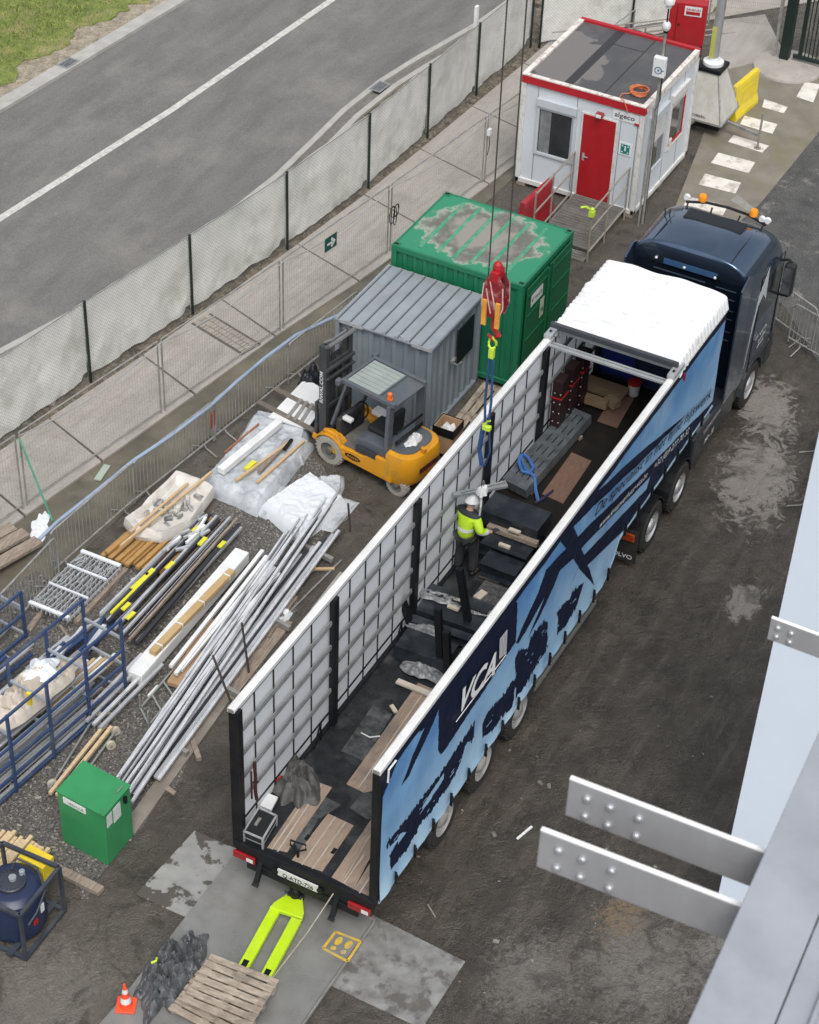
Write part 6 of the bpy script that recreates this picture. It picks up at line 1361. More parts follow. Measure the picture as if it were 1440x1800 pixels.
LB = thing('hanging_bar', 'galvanised steel angle bar wrapped with white tape hanging over the worker', 'steel bar', (HXc, HYc, 2.95))
b = MB(); b.bar((HXc-.28, HYc+.42, 2.98), (HXc+.40, HYc-.30, 3.02), .10, .06); b.bar((HXc-.22, HYc+.30, 3.05), (HXc+.42, HYc-.26, 3.08), .03, .02); b.build('bar', steel, LB, bevel=.005)
b = crumple(HXc, HYc, 2.98, .09, .09, .24, 17, 0, 24, 8); b.build('tape_wrap', white, LB, smooth=True); b = MB(); b.tube([(HXc, HYc, 3.05), (HXc-.06, HYc-.03, 2.75), (HXc-.02, HYc, 2.5)], .02, 5); b.build('tape_end', white, LB)
# ================================================================ WORKER
def skin(name, J, E_, mt, parent, sub=2, root=None):
    names = list(J); me = bpy.data.meshes.new(name); me.from_pydata([J[n][0] for n in names], [(names.index(a), names.index(c)) for a, c in E_], [])
    o = bpy.data.objects.new(name, me); COL.objects.link(o); me.materials.append(mt)
    o.modifiers.new('skin', 'SKIN'); sk_ = me.skin_vertices.new() if not me.skin_vertices else me.skin_vertices[0]
    sk_ = me.skin_vertices[0]
    for i, n in enumerate(names):
        r_ = J[n][1]; sk_.data[i].radius = (r_, r_) if not isinstance(r_, tuple) else r_; sk_.data[i].use_root = (n == (root or names[0]))
    s = o.modifiers.new('sub', 'SUBSURF'); s.levels = sub; s.render_levels = sub
    if parent: o.parent = parent
    dg = bpy.context.evaluated_depsgraph_get(); ev = o.evaluated_get(dg); m2 = bpy.data.meshes.new_from_object(ev)
    o.modifiers.clear(); o.data = m2; m2.name = name
    for p in m2.polygons: p.use_smooth = True
    if not m2.materials: m2.materials.append(mt)
    return o
PW = thing('person', 'worker in lime hi-vis jacket and white helmet standing in the trailer, arm reaching forward', 'person', (7.42, .98, ZF), R(-12))
skinm = K('skin', (.52, .32, .23), (.46, .28, .2), rough=.55); 
J = {'pel': ((0, 0, .93), (.11, .09)), 'sp1': ((.0, 0, 1.12), (.12, .09)), 'chest': ((.03, 0, 1.30), (.12, .09)), 'neck': ((.06, 0, 1.50), .062), 'head': ((.10, 0, 1.63), (.085, .095)), 'crown': ((.10, 0, 1.73), (.07, .08)),
     'lh': ((0, .10, .86), .08), 'lk': ((.03, .13, .50), .068), 'la': ((-.03, .14, .10), .048), 'lt': ((.12, .16, .05), .04), 'rh': ((0, -.10, .86), .08), 'rk': ((.08, -.13, .50), .068), 'ra': ((.04, -.15, .10), .048), 'rt': ((.19, -.16, .05), .04),
     'ls': ((.02, .18, 1.37), .05), 'le': ((.04, .27, 1.15), .048), 'lw': ((.20, .24, .95), .033), 'lp': ((.27, .22, .90), .030),
     'rs': ((.02, -.18, 1.37), .05), 're': ((-.02, -.30, 1.17), .048), 'rw': ((.20, -.38, 1.06), .033), 'rp': ((.28, -.40, 1.05), .030)}
E_ = [('pel', 'sp1'), ('sp1', 'chest'), ('chest', 'neck'), ('neck', 'head'), ('head', 'crown'), ('pel', 'lh'), ('lh', 'lk'), ('lk', 'la'), ('la', 'lt'), ('pel', 'rh'), ('rh', 'rk'), ('rk', 'ra'), ('ra', 'rt'),
      ('chest', 'ls'), ('ls', 'le'), ('le', 'lw'), ('lw', 'lp'), ('chest', 'rs'), ('rs', 're'), ('re', 'rw'), ('rw', 'rp')]
for s, side_, base in ((1, 'l', (.27, .22, .90)), (-1, 'r', (.28, -.40, 1.05))):
    bx_, by_, bz_ = base
    for k in range(4):
        n1, n2, n3 = f'{side_}f{k}a', f'{side_}f{k}b', f'{side_}f{k}c'; dy = (k-1.5)*.021; ln = (.036, .042, .039, .030)[k]
        J[n1] = ((bx_+.045, by_+dy, bz_), .010); J[n2] = ((bx_+.045+ln, by_+dy*1.1, bz_-.012), .009); J[n3] = ((bx_+.055+ln*1.4, by_+dy*1.1, bz_-.045), .008)
        E_ += [(side_+'p', n1), (n1, n2), (n2, n3)]
    J[side_+'ta'] = ((bx_+.005, by_+s*-.04, bz_), .011); J[side_+'tb'] = ((bx_+.045, by_+s*-.055, bz_-.02), .009); E_ += [(side_+'p', side_+'ta'), (side_+'ta', side_+'tb')]
body = skin('body', J, E_, skinm, PW)
glove = K('dark_glove', (.03, .035, .045), rough=.7)
for s, p_, q_, nm in ((1, 'lw', 'lp', 'l'), (-1, 'rw', 'rp', 'r')):
    Jg = {k: (v[0], (v[1][0]+.006 if isinstance(v[1], tuple) else v[1]+.005)) for k, v in J.items() if k == p_ or k == q_ or (k[0] == nm and (k[1] == 'f' or k[1:] in ('ta', 'tb')))}
    Eg = [e for e in E_ if e[0] in Jg and e[1] in Jg]; skin('glove', Jg, Eg, glove, PW)
trm = K('trousers', (.018, .019, .022), (.03, .03, .033), rough=.8, scale=9, bump=.3)
Jt = {'pel': ((0, 0, .94), (.16, .135)), 'lh': ((0, .10, .86), .128), 'lk': ((.03, .13, .50), .095), 'la': ((-.03, .14, .09), .085), 'rh': ((0, -.10, .86), .128), 'rk': ((.08, -.13, .50), .095), 'ra': ((.04, -.15, .09), .085)}
skin('trousers', Jt, [('pel', 'lh'), ('lh', 'lk'), ('lk', 'la'), ('pel', 'rh'), ('rh', 'rk'), ('rk', 'ra')], trm, PW)
for a, c in ((J['la'][0], J['lt'][0]), (J['ra'][0], J['rt'][0])):
    skin('boot', {'a': ((a[0]-.03, a[1], .10), .065), 'b': ((a[0]-.02, a[1], .055), .06), 'c': ((c[0], c[1], .05), .055)}, [('a', 'b'), ('b', 'c')], black, PW, 1)
hv = K('hi_vis', (.52, .78, .03), (.42, .66, .02), rough=.6, scale=5, bump=.5, bscale=14)
Jj = {'low': ((0, 0, .86), (.215, .17)), 'sp1': ((.0, 0, 1.10), (.205, .165)), 'chest': ((.02, 0, 1.30), (.22, .18)), 'top': ((.045, 0, 1.455), (.115, .105)),
      'rs': ((.02, -.185, 1.37), .105), 're': ((-.03, -.31, 1.16), .085), 'rw': ((.16, -.36, 1.07), .062), 'ls': ((.02, .185, 1.37), .105), 'le': ((.04, .285, 1.14), .085), 'lw': ((.17, .25, .98), .062)}
jk = skin('jacket', Jj, [('low', 'sp1'), ('sp1', 'chest'), ('chest', 'top'), ('chest', 'rs'), ('rs', 're'), ('re', 'rw'), ('chest', 'ls'), ('ls', 'le'), ('le', 'lw')], hv, PW)
# reflective bands and dark shoulders: wrapped rings following the jacket surface
def ring_on(objx, z0, z1, mt, name, grow=.006, parent=None, pred=None):
    me = objx.data; bm2 = bmesh.new(); bm2.from_mesh(me)
    for zc, cl_ in ((z0, 'above'), (z1, 'below')):
        bmesh.ops.bisect_plane(bm2, geom=bm2.verts[:]+bm2.edges[:]+bm2.faces[:], plane_co=(0, 0, zc), plane_no=(0, 0, 1), clear_inner=(cl_ == 'above'), clear_outer=(cl_ == 'below'))
    bm2.normal_update()
    for v in bm2.verts: v.co += v.normal*grow
    m2 = bpy.data.meshes.new(name); bm2.to_mesh(m2); bm2.free(); m2.materials.clear(); m2.materials.append(mt)
    for p in m2.polygons: p.use_smooth = True; p.material_index = 0
    o = bpy.data.objects.new(name, m2); COL.objects.link(o); o.parent = parent or objx.parent; return o
refl = K('reflective_band', (.72, .74, .70), (.6, .62, .6), rough=.35)
ring_on(jk, .66, .72, refl, 'reflective_band', parent=jk) if False else None
zs = [v.co.z for v in jk.data.vertices]; zmin = min(zs)
ring_on(jk, zmin-.01, zmin+.075, refl, 'reflective_band', .006, jk); ring_on(jk, 1.09, 1.165, refl, 'reflective_band', .006, jk)
ring_on(jk, 1.405, 1.9, K('shoulder_navy', (.02, .025, .03), rough=.7), 'dark_shoulders', .007, jk)
b = MB(); b.lathe([(.150, 1.655), (.148, 1.67), (.132, 1.70), (.118, 1.76), (.085, 1.815), (.04, 1.838), (.001, 1.842)], (.10, 0, 0), n=26)
b.prism([(.10+.13+.07*math.cos(a*.3-1.5), .10*math.sin(a*.3-1.5)) for a in range(11)], 1.655, 1.665); b.bar((.0, 0, 1.815), (.2, 0, 1.815), .03, .045)
b.build('helmet', K('helmet_white', (.82, .84, .85), rough=.3), PW, world=False, smooth=True)
# face: ears, nose, eyes, mouth, hair under the helmet
b = MB(); b.ball((.195, 0, 1.615), .018, 6); b.ball((.10, .085, 1.62), .02, 6, 1.5); b.ball((.10, -.085, 1.62), .02, 6, 1.5); b.build('nose_and_ears', skinm, body, world=False, smooth=True)
b = MB(); b.ball((.178, .032, 1.64), .011, 6); b.ball((.178, -.032, 1.64), .011, 6); b.build('eyes', white, body, world=False); b = MB(); b.bar((.180, .022, 1.578), (.180, -.022, 1.578), .01, .008); b.build('mouth', K('lips', (.4, .16, .14)), body, world=False)
b = crumple(.06, 0, 1.62, .10, .10, .06, 5, 0, 20, 8); b.build('hair', K('dark_hair', (.03, .02, .015), rough=.8), PW, world=False, smooth=True)
# ================================================================ STEEL PLATES, TAIL PLATFORM, PALLET TRUCK
platem = K('wet_steel_plate', (.27, .27, .255), (.20, .20, .19), rough=.30, metal=.25, scale=1.5, bump=.15, dirt=(.14, .13, .115), dscale=1.1, damt=.5)
platem2 = K('muddy_plate', (.33, .33, .315), (.24, .24, .23), rough=.5, metal=.1, scale=2.5, bump=.2, dirt=(.085, .076, .066), dscale=1.6, damt=1, dpos=(.50, .53))
platem3 = K('scratched_plate', (.30, .30, .29), (.17, .165, .155), rough=.4, metal=.15, scale=3.5, bump=.3, dirt=(.10, .09, .08), dscale=2.2, damt=.8, dpos=(.5, .58))
def gplate(pts, z, th, mt, label, name='steel_plate'):
    q = [at(*p, z) for p in pts]; o_ = (q[0].x, q[0].y, z-th); b = MB(); b.prism([(v.x, v.y) for v in q], z-th, z); o = b.build(name, mt, loc=o_, bevel=.004); tag(o, label, 'steel plate'); return o
gplate([(342, 1460), (440, 1502), (345, 1620), (238, 1572)], .03, .025, platem2, 'pale steel plate half covered in mud left of the tail platform')
gplate([(655, 1608), (818, 1690), (742, 1808), (560, 1722)], .03, .025, platem3, 'scratched steel road plate at the bottom centre, right of the tail platform')
TP = thing('tail_platform', 'large grey tail lift platform lying behind the trailer with yellow foot marks', 'platform', tuple(at(430, 1640, .0)))
q = [at(*p, .13) for p in [(412, 1502), (658, 1618), (497, 1850), (165, 1810), (205, 1765)]]
b = MB(); b.prism([(v.x, v.y) for v in q], .075, .13); b.build('deck', platem, TP, bevel=.006)
b = MB()
for k in range(4): a, c = q[k], q[(k+1) % 4]; 
b.bar((q[0].x, q[0].y, .1), (q[1].x, q[1].y, .1), .06, .05); b.bar((q[1].x, q[1].y, .095), (q[2].x, q[2].y, .095), .03, .07)
b.box(q[2].x, q[0].x-.3, -.7, .7, .02, .074); b.build('edge_bar', galv, TP)
ym = K('yellow_marking', (.62, .40, .03), (.45, .32, .06), rough=.6, scale=9, dirt=(.27, .26, .22), dscale=12, damt=.9)
b = MB(); fr = [at(*p, .134) for p in ((590, 1638), (634, 1655), (611, 1690), (568, 1667))]; fc = sum(fr, Vector())/4
for i in range(4): b.bar(fr[i], fr[(i+1) % 4], .045, .003)
ux = (fr[1]-fr[0]).normalized(); uy = (fr[3]-fr[0]).normalized()
def foot(c, s=1):
    out_ = []
    for a in range(16):
        t_ = a*2*math.pi/16; rx = .055*(1+.25*math.cos(t_)); out_.append(c+uy*(.13*math.cos(t_))*-1+ux*(rx*math.sin(t_)*(1-.25*(abs(math.cos(t_)-(-.1)) < .3))))
    return out_
for c in (fc-ux*.085, fc+ux*.085):
    for off, rx, ry in ((-.06, .055, .09), (.10, .045, .045)):
        pts = [c+uy*off+uy*ry*math.cos(a*.524)+ux*rx*math.sin(a*.524) for a in range(12)]; b.add([(v.x, v.y, .1352) for v in pts], [tuple(range(12))])
b.build('foot_marks', ym, TP)
# loose long rope from deck to pallet
b = MB(); pts = [at(655, 1462, ZF+.15), at(612, 1535, ZF+.1), at(590, 1565, .9), at(540, 1640, .45), at(455, 1750, .33), at(418, 1800, .2), at(400, 1840, .2)]; b.tube(pts, .010, 5); o = b.build('rope', K('pale_rope', (.40, .36, .28), rough=.8)); tag(o, 'thin pale rope running from the trailer deck down over the pallets', 'rope')
# pallet truck
lg = K('lime_paint', (.50, .72, .015), (.43, .64, .012), rough=.35, dirt=(.35, .42, .1), damt=.25)
def pz(x, y, z=.24): return at(x, y, z)
tipL, tipR = pz(424, 1705), pz(464, 1722); rootL, rootR = pz(480, 1605), pz(516, 1625)
ax = ((tipL+tipR)/2-(rootL+rootR)/2).normalized(); sx = Vector((-ax.y, ax.x, 0)); ctr0 = (rootL+rootR)/2
PT = thing('pallet_truck', 'lime green hand pallet truck with black handle on the tail platform', 'pallet truck', (ctr0.x, ctr0.y, .13))
for s, tp_, rt_ in ((1, tipL, rootL), (-1, tipR, rootR)):
    ln = (tp_-rt_).length; b = MB(); e = sx if (rt_-ctr0).dot(sx) > 0 else -sx
    c1 = rt_-ax*.12; c2 = rt_+ax*(ln-.08); c3 = rt_+ax*ln
    b.prism([((v.x), (v.y)) for v in (c1-sx*.085, c2-sx*.085, c3-sx*.05, c3+sx*.05, c2+sx*.085, c1+sx*.085)], .205, .245)
    b.prism([((v.x), (v.y)) for v in (c1-sx*.085, c2-sx*.085, c2-sx*.075, c1-sx*.075)], .165, .204); b.prism([((v.x), (v.y)) for v in (c1+sx*.075, c2+sx*.075, c2+sx*.085, c1+sx*.085)], .165, .204)
    fk = b.build('fork', lg, PT, bevel=.005)
    b = MB(); g = c2-ax*.06; b.prism([((v.x), (v.y)) for v in (g-ax*.06-sx*.045, g+ax*.08-sx*.045, g+ax*.08+sx*.045, g-ax*.06+sx*.045)], .2455, .248); b.build('roller_slot', black, fk)
    b = MB(); b.lathe([(.035, -.04), (.035, .04)], (g.x, g.y, .172), axis='Y', n=12); b.build('roller', rubber, fk)
b = MB(); A_ = rootL-ax*.10; C_ = rootR-ax*.10; m_ = (A_+C_)/2
w2 = ((A_-C_).length/2+.085); tw = [m_+sx*w2, m_-sx*w2, m_-sx*w2*.92-ax*.12, m_-sx*.10-ax*.42, m_+sx*.10-ax*.42, m_+sx*w2*.92-ax*.12]
b.prism([(v.x, v.y) for v in tw], .19, .27); b.build('yoke', lg, PT, bevel=.012)
text('lettering', 'lifter', m_-ax*.18+sx*.10+Vector((0, 0, .27)), -sx, -ax, .10, black, PT, width=.22, off=.003)
b = MB(); hb_ = m_-ax*.38; b.lathe([(.09, .16), (.09, .42), (.05, .46), (.05, .52)], (hb_.x, hb_.y, 0), n=16); b.bar((hb_.x, hb_.y, .28)-ax*0 if False else Vector((hb_.x, hb_.y, .30)), Vector((hb_.x, hb_.y, .30))-ax*.12, .14, .12); b.build('pump', black, PT, smooth=True)
b = MB(); h0 = Vector((hb_.x, hb_.y, .40))-ax*.08; h1 = h0+Vector((0, 0, .80))-ax*.03; b.tube([h0, h1], .024, 8); b.tube([h1, h1+sx*.13+Vector((0, 0, .09)), h1+sx*.13+Vector((0, 0, .2)), h1-sx*.13+Vector((0, 0, .2)), h1-sx*.13+Vector((0, 0, .09)), h1], .016, 8); b.build('handle', black, PT, smooth=True)
b = MB(); 
for s in (-1, 1): v = Vector((hb_.x, hb_.y, .215))+sx*.09*s; b.tube([v-sx*.03, v+sx*.03], .085, 14)
b.build('steer_wheel', rubber, PT)
# pallets on the platform
p1_ = pallet('weathered wooden pallet lying on another pallet at the tail platform', 7, 1.15, .95, 'pallets at the platform'); c_ = at(405, 1750, .30); 
yw = at(492, 1745, .3)-at(362, 1693, .3); ang = math.atan2(yw.y, yw.x)
p1_.location = (c_.x, c_.y, .285); p1_.rotation_euler[2] = ang
p2_ = copy_thing(p1_, (c_.x-.18, c_.y+.10, .135), ang-R(5), 'lower wooden pallet, mostly hidden under the upper one'); p1_['group'] = p2_['group']
o = crumple(at(300, 1718, .13).x, at(300, 1718, .13).y, .135, .82, .40, .40, 22, R(4), 96, 5.5, .35).build('tarpaulin', K('shiny_dark_tarp', (.145, .15, .16), (.05, .053, .058), rough=.38, scale=5, bump=.3), smooth=True)
tag(o, 'crumpled shiny dark grey tarpaulin beside the traffic cone', 'tarpaulin')
o.rotation_euler = (0, 0, 0)
v = at(266, 1693, .45); b = MB(); b.tube([v, v+Vector((.06, -.05, .02)), v+Vector((.12, -.02, .0))], .02, 5); o = b.build('lime_tie', lime); tag(o, 'small lime green tie on the crumpled tarpaulin', 'strap')
v = at(222, 1768, .13); t = thing('traffic_cone', 'small orange and white traffic cone at the platform corner', 'cone', (v.x, v.y, .131), R(25))
b = MB(); b.box(-.15, .15, -.15, .15, 0, .03); L3(b, 'base', K('cone_orange', (.85, .09, .03), (.75, .08, .025), rough=.45), t, bevel=.01)
rz_ = lambda z: .105-.085*(z/.5)
for i, (z0, z1, mt) in enumerate(((.03, .12, 'cone_orange'), (.12, .23, 'w'), (.23, .33, 'cone_orange'), (.33, .41, 'w'), (.41, .52, 'cone_orange'))):
    b = MB(); b.lathe([(rz_(z0), z0), (rz_(z1), z1)], n=24); L3(b, 'band' if mt == 'w' else 'cone_body', white if mt == 'w' else MATS['cone_orange'], t, smooth=True)
# muddy ruts / small litter
for i, (a, c, w_, lab) in enumerate((((909, 1475), (935, 1453), .04, 'thin white stick lying alone on the dark yard'), ((752, 1590), (765, 1612), .02, 'thin twig beside the trailer tail'))):
    A_ = at(*a, .02); C_ = at(*c, .02); b = MB(); b.bar(A_, C_, w_, .02); o = b.build('stick', white if i == 0 else oldwood, loc=A_); tag(o, lab, 'stick')
b = MB(); random.seed(12)
for k in range(60):
    p = at(random.uniform(640, 1400), random.uniform(1000, 1790), .0); s = random.uniform(.008, .03); a = random.uniform(0, 3); b.box(p.x-s, p.x+s, p.y-s*.5, p.y+s*.5, .002, .002+s*.5, rz=a)
for (px, py) in ((872, 1656), (950, 1378), (965, 1383), (868, 1468), (1170, 610)):
    p = at(px, py); b.box(p.x-.05, p.x+.05, p.y-.03, p.y+.03, .003, .03, rz=px)
o = b.build('litter', K('litter_pale', (.26, .245, .22), (.10, .095, .08), rough=.8, scale=3)); struct(o, 'stuff'); o['label'] = 'small pale scraps and stones scattered over the wet yard'
# ================================================================ GREEN CABINET, TANK
def boxthing(px4, H, z0=.02):  # top corners px at height H
    return [at(*p, H) for p in px4]
q = boxthing([(98, 1390), (146, 1336), (230, 1380), (172, 1440)], 1.22)
q[3] = q[2]+(q[0]-q[1]); GB = thing('green_cabinet', 'green steel cabinet with a lid, sign and papers, standing by the roller trolley', 'cabinet', (q[0].x, q[0].y, 0))
gm = K('cabinet_green', (.035, .26, .095), (.030, .22, .080), rough=.4, scale=2, dirt=(.03, .14, .05), damt=.3)
cc_ = sum(q, Vector())/4; qi = [cc_+(v-cc_)*.965 for v in q]
b = MB(); b.prism([(v.x, v.y) for v in qi], .012, 1.19); b.build('body', gm, GB, bevel=.008)
b = MB(); b.prism([(v.x, v.y) for v in q], 1.19, 1.225); ld = b.build('lid', gm, GB, bevel=.006)
b = MB(); e1 = (q[3]-q[0]).normalized(); e2 = (q[2]-q[3]).normalized(); hd = q[3].lerp(q[2], .62)-e1*.08; b.tube([hd+Vector((0, 0, .005)), hd+Vector((0, 0, .05)), hd+e2*.16+Vector((0, 0, .05)), hd+e2*.16+Vector((0, 0, .005))], .01, 6); b.build('handle', galv, ld)
n1 = Vector((-1, 0, 0)); f1 = (qi[3]-qi[0]).normalized(); nf = Vector((f1.y, -f1.x, 0)); nf = nf if nf.x < 0 else -nf
A_ = qi[0]+f1*.12; b = MB(); b.bar(Vector((A_.x, A_.y, 1.09))+nf*.008, Vector((A_.x, A_.y, 1.09))+f1*.45+nf*.008, .012, .13); sp_ = b.build('sign_plate', white, GB)
text('sign_text', 'VERHUUR', Vector((A_.x, A_.y, 1.05))+nf*.014+f1*.10, f1, (0, 0, 1), .085, gm, sp_, width=.32, off=.003)
bpy.data.objects[sp_.children[0].name].data.name = 'sign_text'
f2 = (qi[2]-qi[3]).normalized(); ng = Vector((f2.y, -f2.x, 0)); ng = ng if ng.y < 0 else -ng
for k, (u, z0, z1, w_) in enumerate(((.06, .86, 1.12, .14), (.24, .80, 1.12, .20))):
    A_ = qi[3]+f2*u; b = MB(); b.bar(Vector((A_.x, A_.y, (z0+z1)/2))+ng*.006, Vector((A_.x, A_.y, (z0+z1)/2))+ng*.006+f2*w_, .008, z1-z0); b.build('paper', K('paper', (.58, .62, .60), (.5, .54, .52), rough=.6), GB)
b = MB(); A_ = qi[3]+f2*.55; b.bar(Vector((A_.x, A_.y, 1.0))+ng*.03, Vector((A_.x, A_.y, 1.13))+ng*.03, .05, .05); b.build('lock', black, GB)
# tank in a cage
TK = thing('liquid_tank', 'dark navy round plastic tank in a steel cage at the left edge', 'tank', tuple(at(40, 1620, 0)))
tc_ = at(28, 1548, 1.12); tcx, tcy = -2.30, 4.05
pf_ = at(43, 1690, 0); tcx, tcy = pf_.x+.53, pf_.y+.53
tkm = K('tank_navy', (.018, .030, .075), (.014, .024, .060), rough=.35)
b = MB(); b.lathe([(.46, .12), (.49, .2), (.49, .80), (.47, .90), (.38, .97), (.34, .985), (.001, .99)], (tcx, tcy, 0), n=40); b.build('tank_body', tkm, TK, smooth=True)
b = MB(); b.lathe([(.23, .98), (.23, 1.04), (.20, 1.06), (.001, 1.06)], (tcx, tcy, 0), n=28)
for k in range(20): a = k*.314; b.lathe([(.014, 1.06), (.014, 1.075)], (tcx+.195*math.cos(a), tcy+.195*math.sin(a), 0), n=6)
ldd = b.build('lid', K('lid_dark', (.035, .042, .06), rough=.4), TK, smooth=True)
b = MB(); b.lathe([(.06, 1.06), (.06, 1.12), (.001, 1.12)], (tcx+.02, tcy-.02, 0), n=14); b.build('cap', K('cap_grey', (.28, .30, .33), rough=.5), ldd, smooth=True)
b = MB(); b.lathe([(.05, 1.0), (.045, 1.13), (.001, 1.14)], (tcx+.18, tcy-.08, 0), n=12); b.build('valve', K('cap_grey', (.28, .3, .33)), ldd)
b = MB(); R_ = .53
cg = [Vector((tcx+i*R_, tcy+j*R_, 0)) for i, j in ((-1, -1), (1, -1), (1, 1), (-1, 1))]; rt = Matrix.Rotation(R(2), 3, 'Z'); cen_ = Vector((tcx, tcy, 0)); cg = [rt@(v-cen_)+cen_ for v in cg]
for i in range(4):
    a, c = cg[i], cg[(i+1) % 4]
    for z in (.06, 1.08): b.bar((a.x, a.y, z), (c.x, c.y, z), .06, .06)
    b.bar((a.x, a.y, .03), (a.x, a.y, 1.08), .05, .05)
for j in (-.3, .3): b.bar((tcx-.6, tcy+j, .08), (tcx+.6, tcy+j, .08), .1, .05)
b.build('cage', K('cage_dark', (.045, .055, .075), (.03, .035, .045), rough=.5, dirt=(.14, .14, .13), damt=.3), TK)
b = MB(); b.tube([(tcx+.15, tcy+.1, 1.07), (tcx+.36, tcy+.15, 1.1), (tcx+.4, tcy-.2, 1.04), (tcx+.2, tcy-.47, .92)], .018, 7); b.tube([(tcx+.2, tcy-.50, .95), (tcx-.1, tcy-.52, .7), (tcx-.3, tcy-.50, .6)], .018, 7); b.build('hose', K('hose_dark', (.04, .05, .07), rough=.5), TK, smooth=True)
b = MB(); b.box(tcx+.02, tcx+.10, tcy-.508, tcy-.493, .55, .72); b.build('label', white, TK); b = MB(); b.box(tcx-.16, tcx-.06, tcy-.495, tcy-.48, .42, .52); b.build('red_label', redp, TK)
q = [at(*p, 1.0) for p in ((33, 1505), (52, 1483), (94, 1505), (78, 1526))]; q[3] = q[2]+q[0]-q[1]
b = MB(); b.prism([(v.x, v.y) for v in q], .62, 1.0); o = b.build('yellow_box', yellowp, bevel=.01); tag(o, 'small yellow metal box standing against the tank cage', 'box')
b = MB(); b.bar(at(95, 1525, .05), at(178, 1567, .05), .16, .08); o = b.build('muddy_timber', oldwood, loc=at(95, 1525, 0)); tag(o, 'short muddy timber beam between the tank and the green cabinet', 'timber')
b = MB(); A_ = at(20, 1480, .3); b.bar(at(-80, 1660, .15), at(95, 1500, .15), .5, .05); 
tm = K('fresh_timber', (.66, .52, .33), (.50, .37, .21), rough=.75, scale=5, stretch=(9, 1, 9))
dl = (at(75, 1452, .2)-at(-60, 1610, .2)).normalized(); dn = Vector((-dl.y, dl.x, 0))
random.seed(21); s0 = at(40, 1478, .25)
for k in range(12):
    e0 = s0+dn*(.36-.075*k)+dl*random.uniform(-.02, .12)+Vector((0, 0, random.uniform(-.02, .05))); b = MB(); b.bar(e0-dl*1.9, e0, .06, .07, roll=random.uniform(-.1, .1)); o = b.build('timber_batten', tm, loc=e0); tag(o, 'fresh pale square timber batten in the fanned pile at the left edge above the tank', 'timber', 'pale battens above the tank')
# ================================================================ STORAGE YARD
def span(pa, pc, z=.1, z2=None): return at(*pa, z), at(*pc, z if z2 is None else z2)
def prof(pa, pc, z, w_, h_, mt, label, name='profile', group=None, z2=None, loc=True, roll=0, bev=0):
    A_, C_ = span(pa, pc, z, z2); b = MB(); b.bar(A_, C_, w_, h_, roll); o = b.build(name, mt, loc=A_, bevel=bev); tag(o, label, name.replace('_', ' '), group); return o
silver2 = K('mill_aluminium', (.66, .68, .70), (.46, .48, .50), rough=.32, metal=.45, scale=3, stretch=(1, 6, 6))
whitep = K('white_coated', (.78, .79, .79), (.68, .69, .69), rough=.4, dirt=(.5, .5, .47), damt=.3)
darkp = K('dark_profile', (.035, .038, .045), (.025, .027, .032), rough=.4)
random.seed(31)
# long aluminium profiles (front row, next to the trailer) lying on bearers
ORD = ['first', 'second', 'third', 'fourth', 'fifth', 'sixth', 'seventh', 'eighth', 'ninth', 'tenth', 'eleventh', 'twelfth', 'thirteenth', 'fourteenth', 'fifteenth', 'sixteenth', 'seventeenth', 'eighteenth']
brightw = K('bright_profile', (.72, .73, .75), (.50, .52, .55), rough=.35, metal=.15, scale=3, stretch=(1, 4, 4), dirt=(.30, .29, .27), dscale=2.5, damt=.4)
for k in range(15):
    f = k/14; c = (503+6.6*k+random.uniform(-3, 3), 950-6.2*k+random.uniform(-14, 10)); a = (206+2.1*k+random.uniform(-1, 1), 1368+3.0*k+random.uniform(-14, 6))
    m_ = [brightw, silver2, brightw, darkp, silver2][k % 5]; w_ = [.036, .025, .045, .03, .032][k % 5]
    prof(a, c, [.36, .31, .38, .27, .33][k % 5], w_, .05, m_, ['bright', 'dull silver', 'broad bright', 'dark', 'narrow silver'][k % 5]+' long profile, '+ORD[k]+' from the left in the row lying beside the trailer', 'aluminium_profile', 'long aluminium profiles beside the trailer')
for k in range(7):
    prof((243+6*k, 1352+3*k), (530+11*k, 975-7*k), .20+.03*(k % 2), .06, .05, [brightw, darkp, silver2][k % 3], 'lower profile, '+ORD[k]+' from the left, glimpsed beneath the long aluminium row', 'aluminium_profile', 'lower profiles under the aluminium row')
for k, (a, c) in enumerate((((270, 1290), (330, 1325)), ((345, 1180), (425, 1225)), ((430, 1060), (510, 1105)), ((505, 945), (585, 985)))):
    prof(a, c, .12, .08, .10, galv, ['galvanised cross bearer nearest the green cabinet under the profiles', 'second galvanised cross bearer under the profiles', 'third galvanised cross bearer under the profiles', 'farthest galvanised cross bearer under the profiles'][k], 'cross_bearer')
# small steel stands on the side of the row
for k, (px, py, tx, ty) in enumerate(((415, 1258, 374, 1152), (438, 1185, 425, 1095), (616, 935, 612, 885))):
    base = at(px, py, 0); tp_ = atx(tx, ty, base.x); b = MB(); b.bar((base.x, base.y, 0), tp_, .03, .03); o = b.build('iron_stake', K('rusty_iron', (.09, .07, .06), (.05, .04, .035), rough=.8), loc=(base.x, base.y, 0)); tag(o, ['leaning iron stake at the near corner of the trailer', 'iron stake standing beside the profile row', 'iron stake with a red tip near the white sheeted stack'][k], 'stake')
